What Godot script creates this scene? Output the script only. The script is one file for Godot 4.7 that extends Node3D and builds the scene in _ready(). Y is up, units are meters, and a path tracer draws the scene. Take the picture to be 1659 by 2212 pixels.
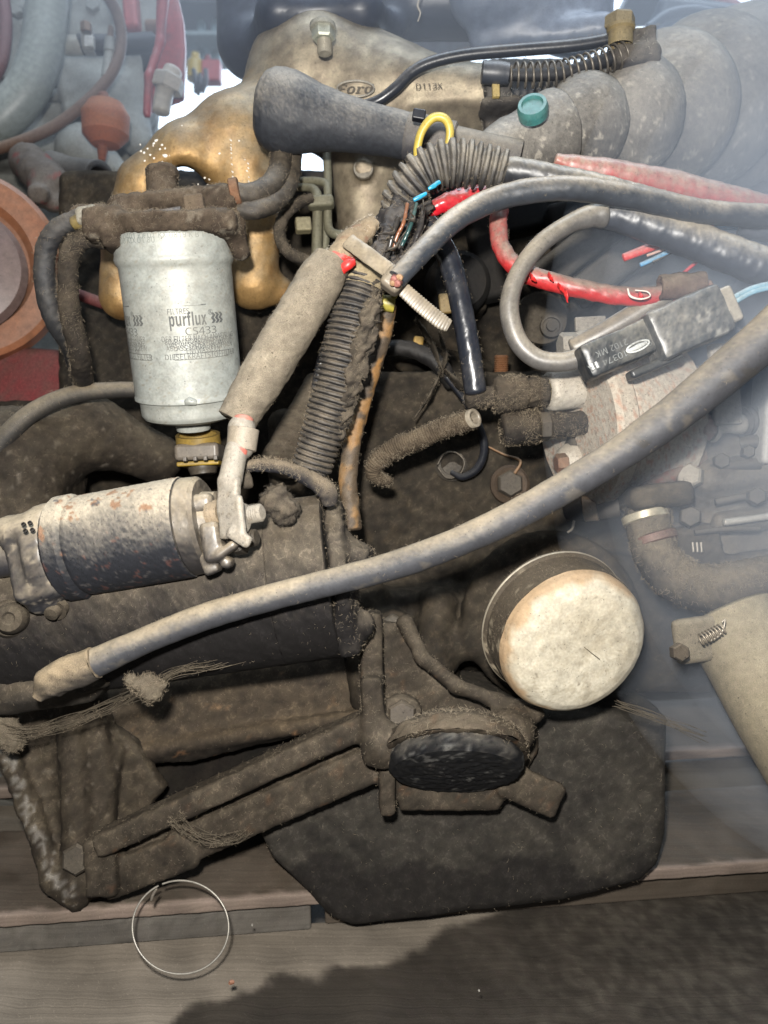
extends Node3D
# A dusty diesel engine on a pallet, seen from about half a metre. Lengths in metres.
# Engine parts are modelled in a frame that is tilted 15 degrees with the engine view (x right, y up, z towards the viewer);
# the pallet, floor and room behind are modelled in the world frame.

const F := 1655.0
var cam_xf := Transform3D(Basis.from_euler(Vector3(deg_to_rad(-15.0), 0, 0)), Vector3(0, 0.544, 0))
var up_v := Vector3(0, 0.966, 0.259)
var rng := RandomNumberGenerator.new()
var n1 := FastNoiseLite.new()
var n2 := FastNoiseLite.new()
var M := {}
var taken := {}
var fibre_mesh: ArrayMesh
var fibre_mats := {}

class Buf:
	var v := PackedVector3Array()
	var n := PackedVector3Array()
	var ix := PackedInt32Array()

class Sdf:
	var h := 0.003
	var prims: Array = []
	func _init(cell: float) -> void:
		h = cell
	func cap(a: Vector3, b: Vector3, ra: float, rb: float, k := 0.004, sub := false) -> void:
		var r := maxf(ra, rb)
		prims.append([0, AABB(a, Vector3.ZERO).expand(b).grow(r), k, sub, a, b, ra, rb])
	func box(xf: Transform3D, half: Vector3, r := 0.003, k := 0.004, sub := false) -> void:
		prims.append([1, xf * AABB(-half, half * 2.0), k, sub, xf.affine_inverse(), half, r])
	func cyl(a: Vector3, b: Vector3, r: float, ro := 0.002, k := 0.004, sub := false) -> void:
		prims.append([2, AABB(a, Vector3.ZERO).expand(b).grow(r), k, sub, a, b, r, ro])
	func poly(xf: Transform3D, pts: PackedVector2Array, hd: float, ro := 0.003, k := 0.004, sub := false) -> void:
		var bb := AABB(xf * Vector3(pts[0].x, pts[0].y, 0), Vector3.ZERO)
		for q in pts:
			bb = bb.expand(xf * Vector3(q.x, q.y, hd)).expand(xf * Vector3(q.x, q.y, -hd))
		prims.append([3, bb, k, sub, xf.affine_inverse(), pts, hd, ro])
	func mesh(b: Buf) -> void:
		var bb: AABB = prims[0][1]
		for q in prims:
			if not q[3]:
				bb = bb.merge(q[1])
		bb = bb.grow(h * 2.5)
		var o := bb.position
		var nx := int(ceil(bb.size.x / h)) + 1
		var ny := int(ceil(bb.size.y / h)) + 1
		var nz := int(ceil(bb.size.z / h)) + 1
		var g := PackedFloat32Array()
		g.resize(nx * ny * nz)
		g.fill(1.0)
		for q in prims:
			var typ: int = q[0]
			var k: float = q[2]
			var sub: bool = q[3]
			var pb: AABB = q[1].grow(k + h * 2.0)
			var x0 := maxi(0, int((pb.position.x - o.x) / h)); var x1 := mini(nx - 1, int((pb.end.x - o.x) / h) + 1)
			var y0 := maxi(0, int((pb.position.y - o.y) / h)); var y1 := mini(ny - 1, int((pb.end.y - o.y) / h) + 1)
			var z0 := maxi(0, int((pb.position.z - o.z) / h)); var z1 := mini(nz - 1, int((pb.end.z - o.z) / h) + 1)
			var a := Vector3(); var ba := Vector3(); var ra := 0.0; var rb := 0.0; var inv := 0.0; var xi := Transform3D(); var half := Vector3(); var ro := 0.0; var hl := 0.0
			var pts := PackedVector2Array()
			if typ == 0:
				a = q[4]; ba = q[5] - a; ra = q[6]; rb = q[7]; inv = 1.0 / maxf(ba.length_squared(), 1e-9)
			elif typ == 1:
				xi = q[4]; ro = minf(q[6], minf(q[5].x, minf(q[5].y, q[5].z))); half = q[5] - Vector3(ro, ro, ro)
			elif typ == 2:
				a = q[4]; ba = q[5] - a; hl = ba.length() * 0.5; ba = ba.normalized(); ra = q[6]; ro = q[7]
			else:
				xi = q[4]; pts = q[5]; hl = q[6]; ro = q[7]
			var np := pts.size()
			for z in range(z0, z1 + 1):
				for y in range(y0, y1 + 1):
					var i := (z * ny + y) * nx + x0
					for x in range(x0, x1 + 1):
						var p := o + Vector3(x, y, z) * h
						var d := 0.0
						if typ == 0:
							var pa := p - a
							var t := clampf(pa.dot(ba) * inv, 0.0, 1.0)
							d = (pa - ba * t).length() - (ra + (rb - ra) * t)
						elif typ == 1:
							var w := (xi * p).abs() - half
							d = w.max(Vector3.ZERO).length() + minf(maxf(w.x, maxf(w.y, w.z)), 0.0) - ro
						elif typ == 2:
							var pa2 := p - a
							var t2 := pa2.dot(ba)
							var dx := (pa2 - ba * t2).length() - ra + ro
							var dy := absf(t2 - hl) - hl + ro
							d = minf(maxf(dx, dy), 0.0) + Vector2(maxf(dx, 0.0), maxf(dy, 0.0)).length() - ro
						else:
							var w3 := xi * p
							var w2 := Vector2(w3.x, w3.y)
							var best := 1e9
							var ins := false
							var j := np - 1
							for m in np:
								var e := pts[j] - pts[m]
								var w0 := w2 - pts[m]
								var dd := (w0 - e * clampf(w0.dot(e) / e.length_squared(), 0.0, 1.0)).length_squared()
								if dd < best:
									best = dd
								if (pts[m].y > w2.y) != (pts[j].y > w2.y) and w0.x * e.y * signf(e.y) < w0.y * e.x * signf(e.y):
									ins = not ins
								j = m
							var dx3 := sqrt(best) * (-1.0 if ins else 1.0) + ro
							var dy3 := absf(w3.z) - hl + ro
							d = minf(maxf(dx3, dy3), 0.0) + Vector2(maxf(dx3, 0.0), maxf(dy3, 0.0)).length() - ro
						var c := g[i]
						if sub:
							var nd := -d
							var s := maxf(k - absf(c - nd), 0.0) / k
							g[i] = maxf(c, nd) + s * s * k * 0.25
						else:
							var s2 := maxf(k - absf(c - d), 0.0) / k
							g[i] = minf(c, d) - s2 * s2 * k * 0.25
						i += 1
		var vi := PackedInt32Array()
		vi.resize(nx * ny * nz)
		vi.fill(-1)
		var sy := nx
		var sz := nx * ny
		var off := [0, 1, sy, sy + 1, sz, sz + 1, sz + sy, sz + sy + 1]
		var ea := [0, 2, 4, 6, 0, 1, 4, 5, 0, 1, 2, 3]
		var eb := [1, 3, 5, 7, 2, 3, 6, 7, 4, 5, 6, 7]
		var cp := [Vector3(0, 0, 0), Vector3(1, 0, 0), Vector3(0, 1, 0), Vector3(1, 1, 0), Vector3(0, 0, 1), Vector3(1, 0, 1), Vector3(0, 1, 1), Vector3(1, 1, 1)]
		for z in nz - 1:
			for y in ny - 1:
				var i := (z * ny + y) * nx
				for x in nx - 1:
					var f0 := g[i]
					var s := f0 < 0.0
					if f0 < h * 2.0 and f0 > -h * 2.0 and not ((g[i + 1] < 0.0) == s and (g[i + sy] < 0.0) == s and (g[i + sy + 1] < 0.0) == s and (g[i + sz] < 0.0) == s and (g[i + sz + 1] < 0.0) == s and (g[i + sz + sy] < 0.0) == s and (g[i + sz + sy + 1] < 0.0) == s):
						var acc := Vector3.ZERO
						var cnt := 0
						for e in 12:
							var fa := g[i + off[ea[e]]]
							var fb := g[i + off[eb[e]]]
							if (fa < 0.0) != (fb < 0.0):
								acc += cp[ea[e]].lerp(cp[eb[e]], fa / (fa - fb))
								cnt += 1
						vi[i] = b.v.size()
						b.v.append(o + (Vector3(x, y, z) + acc / cnt) * h)
						b.n.append(Vector3.ZERO)
					i += 1
		var i0 := b.ix.size()
		for z in range(1, nz - 1):
			for y in range(1, ny - 1):
				var i := (z * ny + y) * nx + 1
				for x in range(1, nx - 1):
					var f0 := g[i]
					if f0 < h * 2.0 and f0 > -h * 2.0:
						var s := f0 < 0.0
						if (g[i + 1] < 0.0) != s:
							quad(b, vi[i - sy - sz], vi[i - sz], vi[i], vi[i - sy], s)
						if (g[i + sy] < 0.0) != s:
							quad(b, vi[i - 1 - sz], vi[i - 1], vi[i], vi[i - sz], s)
						if (g[i + sz] < 0.0) != s:
							quad(b, vi[i - 1 - sy], vi[i - sy], vi[i], vi[i - 1], s)
					i += 1
		var j := i0
		while j < b.ix.size():
			var a := b.ix[j]; var c := b.ix[j + 1]; var e := b.ix[j + 2]
			var f := (b.v[c] - b.v[a]).cross(b.v[e] - b.v[a])
			b.n[a] += f; b.n[c] += f; b.n[e] += f
			j += 3
	func quad(b: Buf, a: int, c: int, d: int, e: int, flip: bool) -> void:
		if a < 0 or c < 0 or d < 0 or e < 0:
			return
		if flip:
			b.ix.append_array(PackedInt32Array([a, c, d, a, d, e]))
		else:
			b.ix.append_array(PackedInt32Array([a, d, c, a, e, d]))

# ---------- positions ----------
func p(u: float, v: float, d: float) -> Vector3:
	return Vector3((u - 829.5) * d / F, (1106.0 - v) * d / F, -d)

func X(u: float, v: float, d: float, roll := 0.0, yaw := 0.0, pitch := 0.0) -> Transform3D:
	return Transform3D(Basis.from_euler(Vector3(deg_to_rad(pitch), deg_to_rad(yaw), 0)) * Basis(Vector3.BACK, deg_to_rad(roll)), p(u, v, d))

func rnd(a: float, b: float) -> float:
	return rng.randf_range(a, b)

# ---------- mesh builders (counter-clockwise from outside; commit turns them round for Godot) ----------
func renorm(b: Buf, v0: int, i0: int) -> void:
	for i in range(v0, b.v.size()):
		b.n[i] = Vector3.ZERO
	var j := i0
	while j < b.ix.size():
		var a := b.ix[j]; var c := b.ix[j + 1]; var e := b.ix[j + 2]
		var f := (b.v[c] - b.v[a]).cross(b.v[e] - b.v[a])
		b.n[a] += f; b.n[c] += f; b.n[e] += f
		j += 3

func lump(b: Buf, amp: float, freq: float, v0 := 0, i0 := 0) -> void:
	for i in range(v0, b.v.size()):
		var q := b.v[i] * freq
		b.v[i] += b.n[i].normalized() * (n2.get_noise_3dv(q) + 0.4 * n1.get_noise_3dv(q * 2.7)) * amp
	renorm(b, v0, i0)

# one smooth strip of rings; cs centres, rs radii, fx/fy ring axes
func strip(b: Buf, cs: PackedVector3Array, rs: PackedFloat32Array, fx: PackedVector3Array, fy: PackedVector3Array, seg: int, sx := 1.0, sy := 1.0) -> void:
	var v0 := b.v.size()
	var i0 := b.ix.size()
	var ca := PackedFloat32Array(); var sa := PackedFloat32Array()
	for j in seg:
		ca.append(cos(TAU * j / seg) * sx); sa.append(sin(TAU * j / seg) * sy)
	for i in cs.size():
		for j in seg:
			b.v.append(cs[i] + (fx[i] * ca[j] + fy[i] * sa[j]) * rs[i])
			b.n.append(Vector3.ZERO)
	for i in cs.size() - 1:
		var r0 := v0 + i * seg
		for j in seg:
			var k := (j + 1) % seg
			b.ix.append_array(PackedInt32Array([r0 + j, r0 + k, r0 + seg + k, r0 + j, r0 + seg + k, r0 + seg + j]))
	renorm(b, v0, i0)

func path(c: Array, step: float) -> Array:
	var pts := PackedVector3Array()
	var rs := PackedFloat32Array()
	var q: Array = []
	for e in c:
		q.append([p(e[0], e[1], e[2]), e[3] * e[2] / F])
	q.push_front([q[0][0] * 2.0 - q[1][0], q[0][1]])
	q.append([q[-1][0] * 2.0 - q[-2][0], q[-1][1]])
	for i in range(1, q.size() - 2):
		var l: float = (q[i + 1][0] - q[i][0]).length()
		var n := maxi(2, int(ceil(l / step)))
		for k in n + (1 if i == q.size() - 3 else 0):
			var t := float(k) / n
			pts.append(q[i][0].cubic_interpolate(q[i + 1][0], q[i - 1][0], q[i + 2][0], t))
			rs.append(lerpf(q[i][1], q[i + 1][1], smoothstep(0.0, 1.0, t)))
	return [pts, rs]

# tube along a path. o: rib (pitch), rd (rib depth), sx/sy (flattening), start/end ("round", "flat", "open", "none"), lump, lf
func tube(b: Buf, pr: Array, seg: int, o := {}) -> void:
	var pts: PackedVector3Array = pr[0]
	var rs: PackedFloat32Array = pr[1]
	var n := pts.size()
	var cs := PackedVector3Array(); var rr := PackedFloat32Array(); var fx := PackedVector3Array(); var fy := PackedVector3Array()
	var s := 0.0
	var t := (pts[1] - pts[0]).normalized()
	var x := Vector3(0.13, 0.2, 1.0)
	x = (x - t * x.dot(t)).normalized()
	if o.has("ref"):
		x = o.ref
		x = (x - t * x.dot(t)).normalized()
	var ends := [o.get("start", "round"), o.get("end", "round")]
	var rib: float = o.get("rib", 0.0)
	var rd: float = o.get("rd", 0.0)
	for i in n:
		var nt := ((pts[mini(i + 1, n - 1)] - pts[maxi(i - 1, 0)])).normalized()
		x = (x - nt * x.dot(nt)).normalized()
		var y := nt.cross(x)
		if i > 0:
			s += (pts[i] - pts[i - 1]).length()
		var r := rs[i]
		if rib > 0.0:
			var w := fposmod(s / rib, 1.0)
			r += rd * smoothstep(0.0, 0.22, minf(w, 1.0 - w) - 0.1) - rd * 0.5
		if i == 0:
			for q in end_rings(ends[0]):
				cs.append(pts[0] - nt * q[0] * r); rr.append(q[1] * r); fx.append(x); fy.append(y)
		cs.append(pts[i]); rr.append(r); fx.append(x); fy.append(y)
		if i == n - 1:
			var er := end_rings(ends[1])
			er.reverse()
			for q in er:
				cs.append(pts[i] + nt * q[0] * r); rr.append(q[1] * r); fx.append(x); fy.append(y)
	var v0 := b.v.size(); var i0 := b.ix.size()
	strip(b, cs, rr, fx, fy, seg, o.get("sx", 1.0), o.get("sy", 1.0))
	if o.has("lump"):
		lump(b, o.lump, o.get("lf", 120.0), v0, i0)

func end_rings(kind: String) -> Array:
	match kind:
		"round": return [[0.34, 0.0], [0.34, 0.45], [0.28, 0.75], [0.14, 0.94]]
		"flat": return [[0.06, 0.0], [0.06, 0.55], [0.06, 0.93], [0.0, 0.998]]
		"open": return [[-2.5, 0.0], [-2.5, 0.55], [-0.2, 0.6], [0.0, 0.68], [0.05, 0.8], [0.0, 0.96]]
		_: return []

# lathe from a along dir; prof [[t, r], ...] in metres. A turn sharper than 35 degrees becomes a crease.
func lathe(b: Buf, a: Vector3, dir: Vector3, prof: Array, seg: int, step := 0.003, sx := 1.0, sy := 1.0, ref := Vector3(0.1, 0.3, 1.0)) -> void:
	dir = dir.normalized()
	var x := (ref - dir * ref.dot(dir)).normalized()
	var y := dir.cross(x)
	var cs := PackedVector3Array(); var rs := PackedFloat32Array()
	var fx := PackedVector3Array(); var fy := PackedVector3Array()
	for i in prof.size():
		var q := Vector2(prof[i][0], prof[i][1])
		if i > 0:
			var q0 := Vector2(prof[i - 1][0], prof[i - 1][1])
			var n := maxi(1, int((q - q0).length() / step))
			for k in range(1, n + 1):
				var w := q0.lerp(q, float(k) / n)
				cs.append(a + dir * w.x); rs.append(w.y); fx.append(x); fy.append(y)
		else:
			cs.append(a + dir * q.x); rs.append(q.y); fx.append(x); fy.append(y)
		if i > 0 and i < prof.size() - 1:
			var d0 := q - Vector2(prof[i - 1][0], prof[i - 1][1])
			var d1 := Vector2(prof[i + 1][0], prof[i + 1][1]) - q
			if absf(d0.angle_to(d1)) > deg_to_rad(35.0):
				strip(b, cs, rs, fx, fy, seg, sx, sy)
				cs = PackedVector3Array([a + dir * q.x]); rs = PackedFloat32Array([q.y]); fx = PackedVector3Array([x]); fy = PackedVector3Array([y])
	strip(b, cs, rs, fx, fy, seg, sx, sy)

func flat_tri(b: Buf, a: Vector3, c: Vector3, d: Vector3) -> void:
	var n := (c - a).cross(d - a).normalized()
	var i := b.v.size()
	b.v.append_array(PackedVector3Array([a, c, d])); b.n.append_array(PackedVector3Array([n, n, n]))
	b.ix.append_array(PackedInt32Array([i, i + 1, i + 2]))

# n-sided prism with chamfered far end (a nut or a bolt head), from a along dir
func hexa(b: Buf, a: Vector3, dir: Vector3, r: float, hgt: float, n := 6, bev := 0.16, turn := 0.2) -> void:
	dir = dir.normalized()
	var x := Vector3(0.2, 1.0, 0.15)
	x = (x - dir * x.dot(dir)).normalized()
	var y := dir.cross(x)
	var rings := [[0.0, r * (1.0 - bev * 0.5)], [bev * r * 0.5, r], [hgt - bev * r, r], [hgt, r * (1.0 - bev)], [hgt, r * 0.02]]
	for k in rings.size() - 1:
		for j in n:
			var a0 := TAU * j / n + turn; var a1 := TAU * (j + 1) / n + turn
			var e0 := x * cos(a0) + y * sin(a0); var e1 := x * cos(a1) + y * sin(a1)
			var q0: Vector3 = a + dir * rings[k][0] + e0 * rings[k][1]; var q1: Vector3 = a + dir * rings[k][0] + e1 * rings[k][1]
			var q2: Vector3 = a + dir * rings[k + 1][0] + e1 * rings[k + 1][1]; var q3: Vector3 = a + dir * rings[k + 1][0] + e0 * rings[k + 1][1]
			flat_tri(b, q0, q1, q2)
			flat_tri(b, q0, q2, q3)

func axis_marks(half: float, r: float, step: float) -> PackedFloat32Array:
	var o := PackedFloat32Array([-half, -half + r * 0.3, -half + r])
	var l := 2.0 * (half - r)
	var n := maxi(1, int(l / step))
	for i in range(1, n):
		o.append(-half + r + l * i / n)
	o.append_array(PackedFloat32Array([half - r, half - r * 0.3, half]))
	return o

func rbox(b: Buf, xf: Transform3D, half: Vector3, r := 0.002, step := 0.006) -> void:
	r = minf(r, minf(half.x, minf(half.y, half.z)) * 0.98)
	var inner := half - Vector3(r, r, r)
	for f in 6:
		var ax := f / 2
		var sg := 1.0 if f % 2 == 0 else -1.0
		var u := (ax + 1) % 3
		var w := (ax + 2) % 3
		var mu := axis_marks(half[u], r, step)
		var mw := axis_marks(half[w], r, step)
		var v0 := b.v.size()
		for i in mu.size():
			for j in mw.size():
				var q := Vector3()
				q[ax] = half[ax] * sg; q[u] = mu[i]; q[w] = mw[j]
				var c := q.clamp(-inner, inner)
				var nn := (q - c).normalized()
				b.v.append(xf * (c + nn * r)); b.n.append(xf.basis * nn)
		for i in mu.size() - 1:
			for j in mw.size() - 1:
				var k := v0 + i * mw.size() + j
				var l := k + mw.size()
				if sg > 0.0:
					b.ix.append_array(PackedInt32Array([k, l, l + 1, k, l + 1, k + 1]))
				else:
					b.ix.append_array(PackedInt32Array([k, l + 1, l, k, k + 1, l + 1]))

func helix(b: Buf, ctrl: Array, pitch: float, wire: float, seg := 6) -> void:
	var pr := path(ctrl, 0.0006)
	var pts: PackedVector3Array = pr[0]
	var rs: PackedFloat32Array = pr[1]
	var x := Vector3(0.1, 0.2, 1)
	var s := 0.0
	var o := PackedVector3Array(); var r := PackedFloat32Array()
	for i in pts.size() - 1:
		var t := (pts[i + 1] - pts[i]).normalized()
		x = (x - t * x.dot(t)).normalized()
		var y := t.cross(x)
		for k in 4:
			var w := s + (pts[i + 1] - pts[i]).length() * k / 4.0
			var a := TAU * w / pitch
			o.append(pts[i].lerp(pts[i + 1], k / 4.0) + (x * cos(a) + y * sin(a)) * rs[i]); r.append(wire)
		s += (pts[i + 1] - pts[i]).length()
	tube(b, [o, r], seg)

# lettering bent round a cylinder: base point a, axis down, zero towards z0; or flat when r is 0
func lettering(b: Buf, text: String, size: float, a: Vector3, down: Vector3, out: Vector3, r: float, angle: float, t: float, squeeze := 1.0, bold := false, serif := false, slant := 0.0) -> void:
	var tm := TextMesh.new()
	var f := SystemFont.new()
	f.font_names = PackedStringArray(["Droid Serif" if serif else "Droid Sans"])
	f.font_weight = 700 if bold else 400
	tm.font = f
	tm.text = text
	tm.font_size = 48
	tm.pixel_size = size / 48.0
	tm.depth = 0.0
	tm.curve_step = 2.0
	var right := out.cross(down).normalized()
	for sfc in tm.get_surface_count():
		var arr := tm.surface_get_arrays(sfc)
		var vs: PackedVector3Array = arr[Mesh.ARRAY_VERTEX]
		var id: PackedInt32Array = arr[Mesh.ARRAY_INDEX] if arr[Mesh.ARRAY_INDEX] != null else PackedInt32Array(range(vs.size()))
		var v0 := b.v.size()
		for q in vs:
			var x := (q.x + q.y * slant) * squeeze
			if r > 0.0:
				var th := angle + x / r
				var rad := out * cos(th) + right * sin(th)
				b.v.append(a + down * (t - q.y) + rad * (r + 0.00025)); b.n.append(rad)
			else:
				b.v.append(a + right * x - down * q.y); b.n.append(out)
		var j := 0
		while j + 2 < id.size():
			var i0 := v0 + id[j]; var i1 := v0 + id[j + 1]; var i2 := v0 + id[j + 2]
			if (b.v[i1] - b.v[i0]).cross(b.v[i2] - b.v[i0]).dot(b.n[i0]) > 0.0:
				b.ix.append_array(PackedInt32Array([i0, i1, i2]))
			else:
				b.ix.append_array(PackedInt32Array([i0, i2, i1]))
			j += 3

# a curved printed patch on a cylinder between two angles and two heights
func patch(b: Buf, a: Vector3, down: Vector3, out: Vector3, r: float, a0: float, a1: float, t0: float, t1: float, lean := 0.0, lift := 0.0002) -> void:
	var right := out.cross(down).normalized()
	var n := maxi(2, int(absf(a1 - a0) / 0.05))
	var v0 := b.v.size()
	for i in n + 1:
		for k in 2:
			var th := lerpf(a0, a1, float(i) / n) + (lean if k == 1 else 0.0)
			var rad := out * cos(th) + right * sin(th)
			b.v.append(a + down * (t0 if k == 0 else t1) + rad * (r + lift)); b.n.append(rad)
	for i in n:
		var k := v0 + i * 2
		b.ix.append_array(PackedInt32Array([k, k + 1, k + 3, k, k + 3, k + 2]))

# ---------- things ----------
func numbered(parent: Node, called: String) -> String:
	var key := str(parent.get_instance_id()) + "/" + called
	var k: int = taken.get(key, 0)
	taken[key] = k + 1
	return called if k == 0 else "%s_%03d" % [called, k]

func thing(called: String, label: String, category: String, at: Vector3, group := "", world := false) -> Node3D:
	var o := Node3D.new()
	o.name = numbered(self, called)
	add_child(o, true)
	o.transform = Transform3D(Basis(), at) if world else cam_xf * Transform3D(Basis(), at)
	o.set_meta("label", label)
	o.set_meta("category", category)
	o.set_meta("at", at)
	if group:
		o.set_meta("group", group)
	if world:
		o.set_meta("world", true)
	return o

# commits a buffer as one named mesh under a thing or part, coloured by its look
func obj(called: String, b: Buf, mat: String, look: Array, parent: Node3D, label := "") -> MeshInstance3D:
	var root := parent
	while not root.has_meta("at"):
		root = root.get_parent()
	var at: Vector3 = root.get_meta("at")
	var up := Vector3.UP if root.has_meta("world") else up_v
	var n := b.v.size()
	var vs := PackedVector3Array(); vs.resize(n)
	var ns := PackedVector3Array(); ns.resize(n)
	var cs := PackedColorArray(); cs.resize(n)
	var base: Color = look[0]
	var dust: Color = look[1]
	var amt: float = look[2]
	var upw: float = look[3]
	var namp: float = look[4]
	var nf: float = look[5]
	var stains: Array = look[6] if look.size() > 6 else []
	var over: Array = look[7] if look.size() > 7 else []   # spots that break through the dust
	for i in n:
		var q := b.v[i]
		var nn := b.n[i].normalized()
		vs[i] = q - at
		ns[i] = nn
		var c := base
		for st in stains:
			var w: float = n2.get_noise_3dv(q * st[1] + Vector3(st[5], 0, st[5] * 0.7)) + 0.35 * n1.get_noise_3dv(q * st[1] * 3.1)
			if st.size() > 6:
				w += st[6] * nn.dot(up)
			c = c.lerp(st[0], st[4] * smoothstep(st[2], st[2] + st[3], w))
		var t := amt + upw * nn.dot(up) + namp * (0.4 * n1.get_noise_3dv(q * nf * 6.0) + 0.75 * n2.get_noise_3dv(q * nf * 0.28 + Vector3(4, 2, 9)))
		c = c.lerp(dust, clampf(t, 0.0, 1.0))
		for st in over:
			var w: float = n2.get_noise_3dv(q * st[1] + Vector3(st[5], 0, st[5] * 0.7)) + 0.35 * n1.get_noise_3dv(q * st[1] * 3.1) + st[6] * nn.dot(up)
			c = c.lerp(st[0], st[4] * smoothstep(st[2], st[2] + st[3], w))
		cs[i] = c
	var ix := b.ix.duplicate()
	ix.reverse()
	var arr := []
	arr.resize(Mesh.ARRAY_MAX)
	arr[Mesh.ARRAY_VERTEX] = vs
	arr[Mesh.ARRAY_NORMAL] = ns
	arr[Mesh.ARRAY_COLOR] = cs
	arr[Mesh.ARRAY_INDEX] = ix
	var me := ArrayMesh.new()
	me.add_surface_from_arrays(Mesh.PRIMITIVE_TRIANGLES, arr)
	me.surface_set_material(0, M[mat])
	var o := MeshInstance3D.new()
	o.name = numbered(parent, called)
	o.mesh = me
	o.cast_shadow = GeometryInstance3D.SHADOW_CASTING_SETTING_ON
	parent.add_child(o, true)
	if label:
		o.set_meta("label", label)
	return o

# repaints a part's own colours by a rule of place and colour
func tint(o: MeshInstance3D, rule: Callable) -> void:
	var me: ArrayMesh = o.mesh
	var arr: Array = me.surface_get_arrays(0)
	var m := me.surface_get_material(0)
	var root := o.get_parent()
	while not root.has_meta("at"):
		root = root.get_parent()
	var at: Vector3 = root.get_meta("at")
	var vs: PackedVector3Array = arr[Mesh.ARRAY_VERTEX]
	var cs: PackedColorArray = arr[Mesh.ARRAY_COLOR]
	for i in vs.size():
		cs[i] = rule.call(vs[i] + at, cs[i])
	arr[Mesh.ARRAY_COLOR] = cs
	var out := ArrayMesh.new()
	out.add_surface_from_arrays(Mesh.PRIMITIVE_TRIANGLES, arr)
	out.surface_set_material(0, m)
	o.mesh = out

# loose fibres of lint standing on a dusty surface
func fuzz(b: Buf, parent: Node3D, count: int, tone := "grey", size := 1.0, bias := 0.0) -> void:
	var root := parent
	while not root.has_meta("at"):
		root = root.get_parent()
	var at: Vector3 = root.get_meta("at")
	var xs: Array = []
	var tries := 0
	while xs.size() < count and tries < count * 6:
		tries += 1
		var i := rng.randi_range(0, b.v.size() - 1)
		var n := b.n[i].normalized()
		if n.z < -0.25 or n.dot(up_v) < bias - rnd(0.0, 0.7):
			continue
		if n2.get_noise_3dv(b.v[i] * 55.0) < rnd(-0.35, 0.25):
			continue
		var t := Vector3(rnd(-1, 1), rnd(-1, 1), rnd(-1, 1))
		t = (t - n * t.dot(n)).normalized()
		var lean := (n * rnd(0.05, 0.8) + t).normalized()
		var side := lean.cross(n).normalized()
		var s := size * 0.44 * rnd(0.4, 1.5)
		xs.append(Transform3D(Basis(lean * s, side.cross(lean).normalized() * s, side * s), b.v[i] - at + n * 0.0002))
	var mm := MultiMesh.new()
	mm.transform_format = MultiMesh.TRANSFORM_3D
	mm.mesh = fibre_mesh
	mm.instance_count = xs.size()
	for i in xs.size():
		mm.set_instance_transform(i, xs[i])
	var o := MultiMeshInstance3D.new()
	o.name = numbered(parent, "lint")
	o.multimesh = mm
	o.material_override = fibre_mats[tone]
	o.set_meta("kind", "stuff")
	parent.add_child(o, true)

# the nearest point of a surface seen along a line of sight of the layout, a little proud of it
func on(b: Buf, u: float, v: float, lift := 0.0002) -> Vector3:
	var best := -1e9
	var hit := p(u, v, 0.6)
	var dir := p(u, v, 1.0).normalized()
	for i in b.v.size():
		var q := b.v[i]
		var t := q.dot(dir)
		if (q - dir * t).length_squared() < 4e-6 and -t > best:
			best = -t
			hit = q + b.n[i].normalized() * lift
	return hit

func S(r: int, g: int, b: int) -> Color:
	return Color8(r, g, b)

# ---------- textures and materials ----------
func grain(seed_: int, f1: float, f2: float, k1: float, k2: float, speck: float, fibres: int, pits: int, base := 205.0) -> Image:
	var n := 1024
	var a := FastNoiseLite.new()
	a.seed = seed_; a.frequency = f1; a.fractal_octaves = 4
	var c := FastNoiseLite.new()
	c.seed = seed_ + 7; c.frequency = f2; c.fractal_octaves = 3
	var ia := a.get_seamless_image(n, n).get_data()
	var ib := c.get_seamless_image(n, n).get_data()
	var out := PackedByteArray()
	out.resize(n * n)
	var r := RandomNumberGenerator.new()
	r.seed = seed_
	for i in n * n:
		out[i] = clampi(int(base + (ia[i] - 128) * k1 + (ib[i] - 128) * k2 + (r.randf() - 0.5) * speck), 0, 255)
	for k in pits:
		var x := r.randi_range(0, n - 1); var y := r.randi_range(0, n - 1)
		var q := r.randi_range(1, 3)
		for dy in range(-q, q + 1):
			for dx in range(-q, q + 1):
				if dx * dx + dy * dy <= q * q:
					var at := posmod(y + dy, n) * n + posmod(x + dx, n)
					out[at] = maxi(0, out[at] - r.randi_range(35, 90))
	for k in fibres:
		var x := r.randf() * n; var y := r.randf() * n
		var th := r.randf() * TAU
		var bend := (r.randf() - 0.5) * 0.3
		var up := r.randf_range(25.0, 75.0)
		for s in r.randi_range(6, 34):
			var at := posmod(int(y), n) * n + posmod(int(x), n)
			out[at] = mini(255, out[at] + int(up))
			x += cos(th); y += sin(th); th += bend + (r.randf() - 0.5) * 0.3
	return Image.create_from_data(n, n, false, Image.FORMAT_L8, out)

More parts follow.
